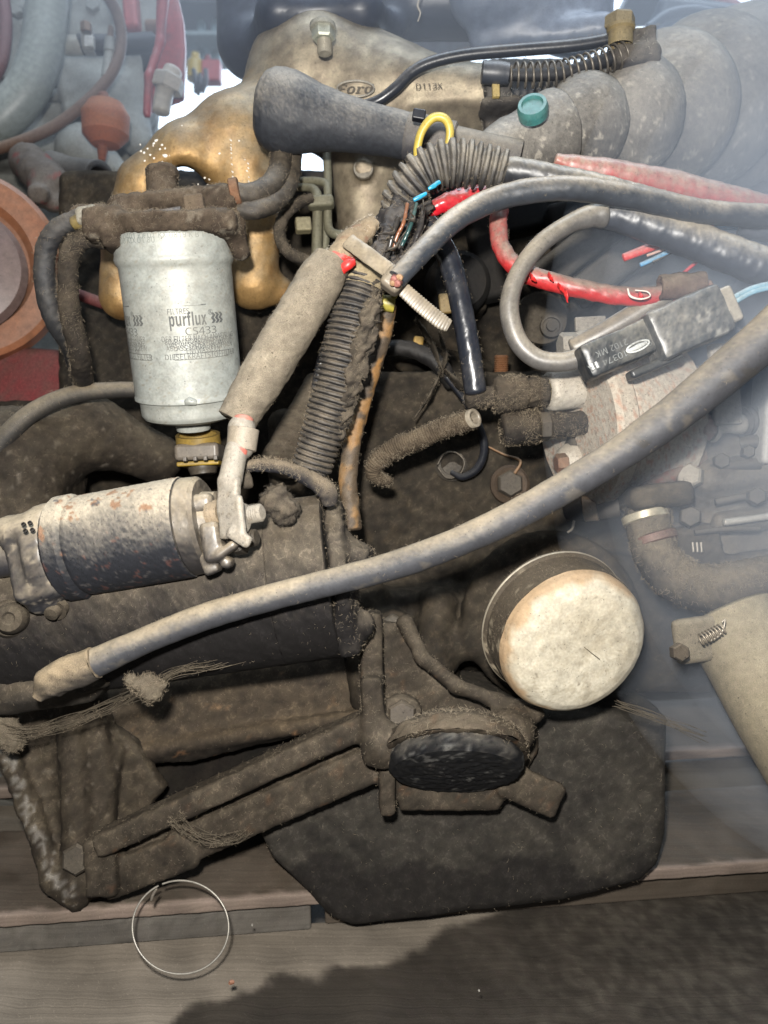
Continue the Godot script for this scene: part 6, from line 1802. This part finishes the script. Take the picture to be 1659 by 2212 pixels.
	one("hose", b, "gloss", [S(38, 41, 48), S(112, 106, 98), 0.06, 0.3, 0.5, 120.0], g)
	fuzz(b, g, 260, "grey", 0.9)
	g = thing("braided_hose_stub", "short braided hose with an open end near the middle", "hose", p(920, 945, 0.50))
	b = tubes([[1020, 905, 0.482, 20], [985, 918, 0.485, 21], [950, 928, 0.488, 21], [905, 948, 0.492, 22], [855, 968, 0.497, 22], [820, 992, 0.50, 20], [806, 1018, 0.504, 17], [822, 1036, 0.508, 14], [842, 1038, 0.51, 10]], 30, {"start": "open", "rib": 0.0016, "rd": 0.0005}, 0.0004)
	lump(b, 0.0008, 200.0)
	one("hose", b, "dust", [S(58, 51, 44), S(116, 104, 87), 0.42, 0.3, 0.6, 220.0], g)
	fuzz(b, g, 1500, "grey", 1.0, -0.6)
	one("cut_rim", tubes([[1026, 902, 0.479, 21], [1019, 905, 0.481, 21.5]], 28, {"start": "open", "end": "none"}), "plastic", [S(110, 102, 90), S(176, 166, 148), 0.4, 0.0, 0.5, 160.0], g)
	g = thing("rusty_brown_hose", "ochre stained hose hanging straight behind the lower loom", "hose", p(780, 880, 0.49))
	b = tubes([[838, 660, 0.485, 20], [822, 730, 0.486, 22], [800, 800, 0.488, 22], [778, 880, 0.49, 20], [762, 950, 0.492, 19], [752, 1030, 0.494, 20], [756, 1090, 0.495, 20], [762, 1140, 0.495, 20]], 28, {"lump": 0.0007, "lf": 120.0})
	one("hose", b, "rubber", [S(66, 56, 46), S(120, 104, 84), 0.35, 0.25, 0.5, 110.0, [[S(172, 122, 66), 34.0, -0.12, 0.2, 0.85, 3.0, 0.2]]], g)
	fuzz(b, g, 300)
	one("yellow_collar", tubes([[826, 654, 0.475, 17], [850, 657, 0.476, 18]], 18, {"start": "flat", "end": "flat"}), "plastic", flatlook(S(162, 150, 50), 0.3), g)
	g = thing("dark_elbow_hose", "dark hose bending between block and wire cluster", "hose", p(900, 770, 0.58))
	one("hose", tubes([[820, 755, 0.58, 16], [870, 752, 0.58, 17], [920, 768, 0.58, 18], [955, 795, 0.58, 18], [975, 830, 0.585, 16]], 22, {"lump": 0.0008}), "rubber", "dark", g)
	g = thing("rag_of_tape", "stiff dark ribbons of old tape twisted near the brass stubs", "tape", p(950, 800, 0.56))
	for q in [[[900, 690], [930, 740], [955, 800]], [[955, 795], [930, 850], [895, 905]], [[960, 800], [990, 830], [1010, 850]], [[950, 720], [962, 770], [955, 810]]]:
		b = tubes([[q[0][0], q[0][1], 0.565, 8], [q[1][0], q[1][1], 0.56, 17], [q[2][0], q[2][1], 0.56, 5]], 14, {"sx": 1.0, "sy": 0.25, "lump": 0.0012, "lf": 120.0})
		one("ribbon", b, "dust", "grime", g)
		fuzz(b, g, 120, "grey", 0.9, -0.8)
	g = thing("glow_plug_wire", "thin black wire curving down to the round sender", "wire", p(1045, 950, 0.58))
	one("wire", tubes([[965, 815, 0.57, 7], [1000, 860, 0.575, 7], [1035, 920, 0.58, 8], [1046, 970, 0.585, 9], [1032, 1010, 0.59, 9], [1000, 1030, 0.595, 8], [975, 1020, 0.60, 5]], 14), "gloss", "black", g)
	one("clip_ring", tubes([[945, 1004, 0.602, 2], [960, 980, 0.602, 2], [985, 978, 0.602, 2], [1003, 998, 0.602, 2], [992, 1026, 0.602, 2], [965, 1032, 0.602, 2], [946, 1010, 0.602, 2]], 8), "tin", "grime", g)
	g = thing("bent_copper_wire", "fine bent copper wire above the core plug", "wire", p(1100, 990, 0.60))
	one("wire", tubes([[1055, 965, 0.60, 2], [1090, 982, 0.60, 2.5], [1120, 992, 0.60, 3], [1124, 1002, 0.60, 3], [1112, 1022, 0.60, 3.5]], 8), "iron", [S(150, 112, 78), DUST, 0.3, 0.2, 0.4, 100.0], g)
	g = thing("thin_black_lead", "thin translucent black lead behind the foam sleeve", "wire", p(690, 760, 0.56))
	one("lead", tubes([[735, 640, 0.56, 9], [720, 700, 0.56, 10], [695, 780, 0.56, 11], [680, 850, 0.565, 10], [672, 900, 0.57, 9]], 14), "gloss", "black", g)
	b = Buf.new()
	g = thing("brown_pipe_stub", "blurred brown pipe stub low between the looms", "pipe", p(640, 930, 0.56))
	one("pipe", tubes([[600, 1010, 0.56, 44], [632, 950, 0.565, 42], [668, 880, 0.57, 38], [690, 830, 0.58, 34]], 28, {"lump": 0.001}), "dust", "bracket", g)

# ---------- top: horn, bellows, air cleaner, linkage ----------
func top_side() -> void:
	var b: Buf
	var g := thing("rubber_horn", "dusty black rubber funnel with a wide closed left end", "intake funnel", p(740, 260, 0.52))
	var a := p(562, 232, 0.53)
	var e := p(1060, 330, 0.52)
	var dir := (e - a).normalized()
	var l := (e - a).length()
	var k := 0.525 / F
	b = lathed(a, dir, [[0.0, 0.001], [0.0, 40 * k], [0.001, 62 * k], [0.004, 76 * k], [0.009, 84 * k], [0.015, 86 * k], [0.022, 84 * k], [0.032, 76 * k], [0.042, 67 * k], [0.055, 59 * k], [0.070, 53 * k], [0.085, 50 * k], [0.098, 48 * k], [0.104, 47.5 * k]], 112, 0.0012)
	lump(b, 0.0005, 40.0)
	one("horn_body", b, "rubber", "horn", g)
	b = lathed(a, dir, [[0.1035, 40 * k], [0.1035, 47 * k], [0.105, 49 * k], [0.112, 49 * k], [0.136, 47 * k], [0.137, 43 * k], [0.137, 39 * k], [l, 37 * k], [l + 0.02, 37 * k], [l + 0.02, 0.001]], 72, 0.0016)
	one("cuff", b, "rubber", [S(66, 66, 70), S(150, 140, 124), 0.5, 0.55, 0.4, 90.0], g)
	b = boxed(X(905, 250, 0.485, -10), Vector3(px(14, 0.485), px(11, 0.485), 0.003), 0.001)
	one("clip", b, "plastic", "black", g)
	g = thing("yellow_pull_ring", "bright yellow dipstick pull ring above the corrugated loom", "pull ring", p(935, 290, 0.465))
	one("ring", tubes([[902, 345, 0.462, 9], [902, 318, 0.46, 9.5], [912, 282, 0.457, 10], [935, 255, 0.455, 10.5], [960, 256, 0.455, 10.5], [972, 280, 0.456, 10], [968, 318, 0.46, 9.5], [962, 345, 0.463, 9]], 24, {"sx": 1.25, "sy": 0.9}), "plastic", [S(208, 184, 82), S(146, 128, 88), 0.12, 0.1, 0.5, 140.0], g)
	# bellows duct
	g = thing("bellows_duct", "large dusty grey rubber bellows duct at the upper right", "air duct", p(1350, 260, 0.58))
	b = Buf.new()
	# rims of the folds: centre and radius; the rubber drops steeply behind each rim and swells slowly to the next
	var rims := [[1040, 345, 0.535, 0.014], [1110, 318, 0.545, 0.021], [1200, 285, 0.555, 0.029], [1288, 262, 0.57, 0.0345], [1378, 250, 0.59, 0.0455], [1462, 236, 0.615, 0.0575], [1540, 222, 0.645, 0.067], [1620, 216, 0.68, 0.073], [1760, 215, 0.73, 0.072]]
	var cs := PackedVector3Array(); var rs := PackedFloat32Array(); var fx := PackedVector3Array(); var fy := PackedVector3Array()
	for i in rims.size() - 1:
		var c0 := p(rims[i][0], rims[i][1], rims[i][2]); var c1 := p(rims[i + 1][0], rims[i + 1][1], rims[i + 1][2])
		var cm := p(rims[maxi(i - 1, 0)][0], rims[maxi(i - 1, 0)][1], rims[maxi(i - 1, 0)][2])
		var cn := p(rims[mini(i + 2, 8)][0], rims[mini(i + 2, 8)][1], rims[mini(i + 2, 8)][2])
		var r0: float = rims[i][3]; var r1: float = rims[i + 1][3]
		var deep := 0.0 if i < 2 else (0.12 if i == 2 else 0.25)
		var n := 52
		for q in n:
			var t := float(q) / n
			var cc := c0.cubic_interpolate(c1, cm, cn, t)
			var ax := (c0.cubic_interpolate(c1, cm, cn, t + 0.02) - cc).normalized()
			var x := (Vector3(0, 0, 1) - ax * ax.z).normalized()
			var r := lerpf(r0, r1, smoothstep(0.0, 1.0, t))
			if deep > 0.0:
				var low := r0 * (1.0 - deep)
				if t < 0.05:
					r = lerpf(r0 * 0.93, r0 * (0.97 - 1.8 * deep), t / 0.05)
				elif t < 0.14:
					r = lerpf(r0 * (0.97 - 1.8 * deep), low, (t - 0.05) / 0.09)
				elif t < 0.72:
					r = low + (r1 - low) * sin(PI * 0.5 * (t - 0.14) / 0.58)
				else:
					r = r1 * (0.92 + 0.08 * cos(PI * 0.5 * (t - 0.72) / 0.28))
			cs.append(cc); rs.append(r); fx.append(x); fy.append(ax.cross(x))
	strip(b, cs, rs, fx, fy, 128)
	lump(b, 0.0008, 45.0)
	one("bellows", b, "rubber", "bellows", g)
	fuzz(b, g, 500, "grey", 0.8)
	g = thing("teal_cap", "small teal plastic cap beside the bellows duct", "cap", p(1155, 245, 0.51))
	one("cap", lathed(p(1152, 248, 0.515), Vector3(-0.25, 0.35, 0.9), [[0, px(30, 0.55)], [0.006, px(31, 0.55)], [0.009, px(28, 0.55)], [0.009, px(22, 0.55)], [0.007, px(20, 0.55)], [0.007, 0.0002]], 40), "plastic", [S(70, 130, 128), S(118, 126, 120), 0.3, 0.2, 0.5, 60.0], g)
	# air cleaner
	g = thing("air_cleaner", "big dark blue black air cleaner housing across the top", "air cleaner", p(850, 30, 0.62))
	var s := Sdf.new(0.0035)
	s.box(X(600, 10, 0.66, 0), Vector3(px(130, 0.66), px(155, 0.66), 0.03), 0.028, 0.01)
	s.box(X(860, -60, 0.67), Vector3(px(330, 0.67), px(130, 0.67), 0.03), 0.024, 0.03)
	s.cap(p(600, 25, 0.60), p(780, 20, 0.60), 0.012, 0.012, 0.02)
	s.cap(p(600, 25, 0.60), p(560, 90, 0.63), 0.012, 0.01, 0.02)
	s.cap(p(780, 20, 0.60), p(850, 60, 0.65), 0.012, 0.01, 0.02)
	b = Buf.new()
	s.mesh(b)
	lump(b, 0.0006, 20.0)
	one("housing", b, "plastic", "blue_black", g)
	s = Sdf.new(0.004)
	s.box(X(1150, -20, 0.66, -4, 18), Vector3(px(190, 0.66), px(110, 0.66), 0.03), 0.03, 0.02)
	s.cap(p(1040, 90, 0.66), p(1300, 60, 0.64), 0.010, 0.012, 0.012)
	b = Buf.new()
	s.mesh(b)
	lump(b, 0.001, 16.0)
	one("pale_snorkel", b, "plastic", [S(96, 106, 124), S(150, 158, 172), 0.4, 0.5, 0.4, 16.0], g, "paler blue grey snorkel moulding")
	one("triangular_web", boxed(X(900, 105, 0.70, -10), Vector3(px(120, 0.7), px(36, 0.7), 0.004), 0.003), "plastic", [S(86, 96, 114), S(130, 138, 150), 0.35, 0.4, 0.3, 20.0], g)
	one("loose_thread", tubes([[908, -10, 0.60, 2], [902, 12, 0.60, 2.4], [908, 28, 0.60, 2], [903, 46, 0.60, 1.6]], 6), "dust", flatlook(S(186, 180, 170), 0.2), g)
	# throttle linkage
	g = thing("throttle_cable_tube", "slim black cable tube rising right across the manifold", "cable tube", p(1000, 125, 0.57))
	b = tubes([[765, 232, 0.58, 10], [815, 218, 0.575, 11], [855, 190, 0.572, 12], [890, 156, 0.57, 12], [935, 134, 0.568, 12.5], [1010, 118, 0.566, 12.5], [1120, 108, 0.564, 13], [1240, 98, 0.56, 13], [1325, 84, 0.556, 13]], 22)
	one("cable_tube", b, "gloss", [S(44, 47, 54), S(132, 126, 118), 0.12, 0.6, 0.5, 70.0], g)
	fuzz(b, g, 200)
	g = thing("throttle_spring", "dusty coil spring stretched along a rod under the throttle bolt", "spring", p(1230, 145, 0.55))
	b = Buf.new()
	helix(b, [[1100, 162, 0.55, 24], [1150, 163, 0.55, 25], [1210, 158, 0.55, 25], [1270, 142, 0.55, 25], [1320, 126, 0.55, 26], [1356, 112, 0.55, 27]], 0.0052, 0.00085, 8)
	one("coil", b, "tin", [S(96, 92, 88), S(150, 140, 124), 0.45, 0.4, 0.5, 150.0], g)
	one("rod", tubes([[1080, 162, 0.552, 12], [1200, 160, 0.552, 13], [1280, 140, 0.552, 14], [1360, 110, 0.552, 15]], 18), "rubber", "black", g)
	one("rod_sleeve", tubes([[1042, 156, 0.55, 23], [1075, 158, 0.55, 24], [1098, 160, 0.55, 22]], 24, {"start": "flat", "end": "flat"}), "plastic", [S(58, 62, 70), S(130, 126, 120), 0.25, 0.5, 0.3, 90.0], g)
	g = thing("throttle_pivot_bolt", "dusty brass hex bolt standing at the top of the linkage", "bolt", p(1338, 65, 0.545))
	one("hex_head", nut(p(1338, 62, 0.545), Vector3(0.03, 1, 0.12), px(33, 0.545), px(28, 0.545)), "iron", [S(138, 124, 92), S(156, 142, 116), 0.35, 0.5, 0.4, 120.0], g)
	one("shank", lathed(p(1340, 100, 0.545), Vector3(0, 1, 0.1), [[0, px(26, 0.545)], [px(30, 0.545), px(26, 0.545)], [px(34, 0.545), px(30, 0.545)], [px(40, 0.545), px(30, 0.545)], [px(40, 0.545), 0.001]], 30), "iron", [S(150, 132, 92), S(156, 142, 116), 0.3, 0.4, 0.5, 120.0], g)
	var s2 := Sdf.new(0.0022)
	s2.box(X(1388, 92, 0.55, 0, -20), Vector3(px(28, 0.55), px(30, 0.55), 0.004), 0.002, 0.003)
	s2.box(X(1370, 132, 0.555), Vector3(px(50, 0.555), px(22, 0.555), 0.012), 0.004, 0.004)
	s2.box(X(1075, 200, 0.575), Vector3(px(28, 0.575), px(46, 0.575), 0.01), 0.004, 0.004)
	s2.box(X(1080, 232, 0.57, 2), Vector3(px(44, 0.57), px(10, 0.57), 0.012), 0.003, 0.004)
	s2.box(X(1135, 185, 0.635), Vector3(px(90, 0.63), px(50, 0.63), 0.01), 0.006, 0.004)
	s2.box(X(1095, 270, 0.59), Vector3(px(50, 0.59), px(30, 0.59), 0.01), 0.004, 0.004)
	s2.cap(p(1180, 195, 0.60), p(1340, 175, 0.60), 0.010, 0.010, 0.006)
	b = Buf.new()
	s2.mesh(b)
	lump(b, 0.0008, 120.0)
	g = thing("linkage_bracket", "furry grey sheet metal bracket holding the throttle spring", "bracket", p(1380, 110, 0.55))
	one("bracket", b, "dust", [S(66, 64, 64), S(138, 130, 118), 0.42, 0.5, 0.5, 120.0], g)
	fuzz(b, g, 900, "pale", 1.2, -0.2)
	one("brass_clip", boxed(X(1071, 195, 0.552, 2), Vector3(px(8, 0.55), px(16, 0.55), 0.002), 0.0008), "alloy", flatlook(S(206, 180, 110), 0.2), g)
	g = thing("white_gasket_disc", "pale round flange face half hidden right of the yellow ring", "flange", p(1020, 275, 0.60))
	one("disc", lathed(p(1000, 290, 0.62), Vector3(0.5, 0.1, 0.9), [[0, 0.001], [0, px(50, 0.61)], [0.004, px(50, 0.61)], [0.005, px(44, 0.61)], [0.005, 0.001]], 40), "cast", [S(150, 152, 148), S(160, 152, 140), 0.3, 0.3, 0.6, 60.0], g)
	# things behind at the upper right
	g = thing("black_battery_box", "dark teal black plastic box behind the bellows duct", "box", p(1500, 90, 0.95))
	one("box", boxed(X(1505, 100, 0.95, -7), Vector3(px(110, 0.95), px(62, 0.95), 0.04), 0.012, 0.006), "plastic", [S(38, 46, 56), S(120, 136, 146), 0.12, 0.5, 0.3, 12.0], g)
	one("handle", tubes([[1400, 60, 0.9, 10], [1450, 30, 0.9, 12], [1520, 26, 0.9, 12], [1590, 62, 0.9, 10]], 16), "plastic", [S(44, 50, 58), S(120, 136, 146), 0.2, 0.5, 0.3, 12.0], g)
	one("lid_rim", boxed(X(1430, 14, 0.97, 3), Vector3(px(90, 0.97), px(14, 0.97), 0.03), 0.006, 0.008), "plastic", [S(38, 44, 52), S(110, 120, 130), 0.15, 0.4, 0.3, 12.0], g)
	g = thing("red_frame_rail", "faded red frame tube slanting behind the duct in the top right corner", "tube", p(1600, 40, 1.1))
	one("rail", tubes([[1520, -20, 1.1, 22], [1600, 40, 1.1, 22], [1720, 130, 1.1, 22]], 20, {}, 0.006), "plastic", [S(170, 74, 72), S(190, 156, 146), 0.3, 0.5, 0.3, 14.0], g)
	one("cross_rail", tubes([[1600, 20, 1.14, 10], [1680, -10, 1.14, 10]], 14, {}, 0.006), "plastic", [S(90, 70, 72), S(160, 146, 140), 0.3, 0.5, 0.3, 14.0], g)
	g = thing("pale_hose_ring", "pale hose end ring beside the black box", "hose", p(1560, 130, 0.75))
	one("ring", tubes([[1525, 140, 0.76, 10], [1545, 112, 0.76, 10], [1580, 108, 0.76, 10], [1606, 130, 0.76, 10]], 16, {}, 0.003), "plastic", [S(150, 160, 168), S(180, 184, 186), 0.2, 0.4, 0.3, 30.0], g)

# ---------- small loose things ----------
func small_things() -> void:
	var g := thing("wire_spring_ring", "thin bare steel wire ring leaning against the pallet", "wire ring", p(390, 2003, 0.485))
	var c: Array = []
	for k in 42:
		var t := 2.05 + TAU * 0.985 * k / 41.0
		c.append([390 + 104 * cos(t), 2003 - 101 * sin(t), 0.487 - 0.010 * sin(t) * -1.0, 2.1])
	one("ring", tubes(c, 10), "tin", flatlook(S(150, 147, 140), 0.3), g)
	one("hook", tubes([[338, 1920, 0.478, 3], [330, 1934, 0.478, 3.2], [327, 1944, 0.478, 3]], 8), "tin", flatlook(S(120, 112, 102), 0.4), g)
	# cobwebs
	var webs := [["dusty_cobweb", "thick dusty cobweb rope strung below the long tube at left", "cobweb", [[-10, 1570, 0.47], [60, 1582, 0.468], [140, 1560, 0.465], [230, 1525, 0.455], [310, 1488, 0.44], [380, 1450, 0.44], [450, 1432, 0.442], [560, 1405, 0.45]], 1.0], ["arm_cobweb", "sagging cobweb rope hanging from the bracket arm", "cobweb", [[378, 1770, 0.478], [400, 1790, 0.476], [440, 1812, 0.478], [500, 1815, 0.485], [545, 1790, 0.50], [590, 1770, 0.51]], 0.8], ["right_cobweb", "fine pale cobweb threads below the oil filter at right", "cobweb", [[1330, 1520, 0.45], [1400, 1545, 0.452], [1470, 1572, 0.455], [1520, 1592, 0.46]], 0.5]]
	for w in webs:
		g = thing(w[0], w[1], w[2], p(w[3][1][0], w[3][1][1], w[3][1][2]))
		var k: float = w[4]
		var b := Buf.new()
		for n in int(16 * k) + 3:
			var pts: Array = []
			var ox := rnd(-10, 10) * k
			var oy := rnd(-11, 11) * k
			for q in w[3]:
				pts.append([q[0] + ox + rnd(-9, 9), q[1] + oy + rnd(-10, 10), q[2] + rnd(-0.003, 0.003), rnd(0.25, 0.8)])
			tube(b, path(pts, 0.004), 4)
		one("strands", b, "cloth", "web", g)
		if k > 0.7:
			fuzz(b, g, int(600 * k), "grey", 1.0, -2.0)
	g = thing("cobweb_tuft", "ragged dusty cobweb tuft caught under the long tube", "cobweb", p(315, 1485, 0.44))
	var s := Sdf.new(0.0015)
	s.cap(p(280, 1465, 0.438), p(330, 1495, 0.438), 0.003, 0.005, 0.004)
	s.cap(p(330, 1495, 0.438), p(355, 1475, 0.438), 0.004, 0.002, 0.004)
	s.cap(p(320, 1470, 0.438), p(325, 1502, 0.438), 0.004, 0.003, 0.004)
	var b := Buf.new()
	s.mesh(b)
	lump(b, 0.002, 220.0)
	one("tuft", b, "dust", "web", g)
	fuzz(b, g, 500, "grey", 1.2, -2.0)
	g = thing("left_edge_cobweb", "pale matted cobweb clump at the left edge", "cobweb", p(20, 1590, 0.47))
	s = Sdf.new(0.002)
	s.cap(p(-20, 1560, 0.475), p(30, 1600, 0.475), 0.008, 0.007, 0.006)
	s.cap(p(0, 1530, 0.475), p(20, 1580, 0.475), 0.004, 0.006, 0.006)
	b = Buf.new()
	s.mesh(b)
	lump(b, 0.003, 140.0)
	one("clump", b, "dust", "web", g)
	fuzz(b, g, 700, "grey", 1.1, -2.0)
	# crumbs on the pallet
	var crumbs := [[500, 2122, S(160, 112, 90), 5, "orange rust flake on the oil stain"], [545, 1998, S(160, 156, 148), 2, "tiny white chip by the pallet gap"], [1035, 2140, S(160, 156, 148), 2, "tiny pale chip on the dark plank"], [1330, 1732, S(190, 184, 172), 4, "white paint flake stuck on the sump"]]
	for q in crumbs:
		var d := 0.53
		var at := p(q[0], q[1], d)
		if q[1] > 1900:   # drop the crumb on to the plank
			var wd := (cam_xf * at - cam_xf.origin)
			var k2 := (0.145 - 0.544) / wd.y
			at = at * k2
		else:
			at = p(q[0], q[1], 0.535)
		g = thing("crumb", q[4], "crumb", at)
		b = Buf.new()
		var r: float = q[3] * at.length() / F
		rbox(b, Transform3D(Basis.from_euler(Vector3(rnd(0, 3), rnd(0, 3), rnd(0, 3))), at), Vector3(r, r * 0.8, r * 0.5), r * 0.3, 0.001)
		lump(b, r * 0.5, 300.0)
		one("flake", b, "dust", flatlook(q[2], 0.1), g)

# ---------- fog banks added to imitate lens glare ----------
func haze() -> void:
	# each bank is a few soft ellipsoids of thin fog, one inside the other
	var banks := [[1240, -90, 0.64, 0.9, 0.30, 0.24, 0.46], [1920, 830, 0.46, 0.29, 0.42, 0.20, 0.95]]
	for i in 2:
		var q: Array = banks[i]
		var g := thing("haze", ["pale blue haze added as lens glare over the top of the engine", "pale blue haze added as lens glare along the right edge by the pump"][i], "haze", p(q[0], q[1], q[2]))
		g.set_meta("kind", "stuff")
		for k in 5:
			var f := FogVolume.new()
			f.name = numbered(g, "glare_fog")
			f.shape = RenderingServer.FOG_VOLUME_SHAPE_ELLIPSOID
			f.size = Vector3(q[3], q[4], q[5]) * (0.55 + k * 0.22)
			var m := FogMaterial.new()
			m.albedo = Color(0.90, 0.94, 1.0)
			m.density = q[6]
			f.material = m
			g.add_child(f, true)
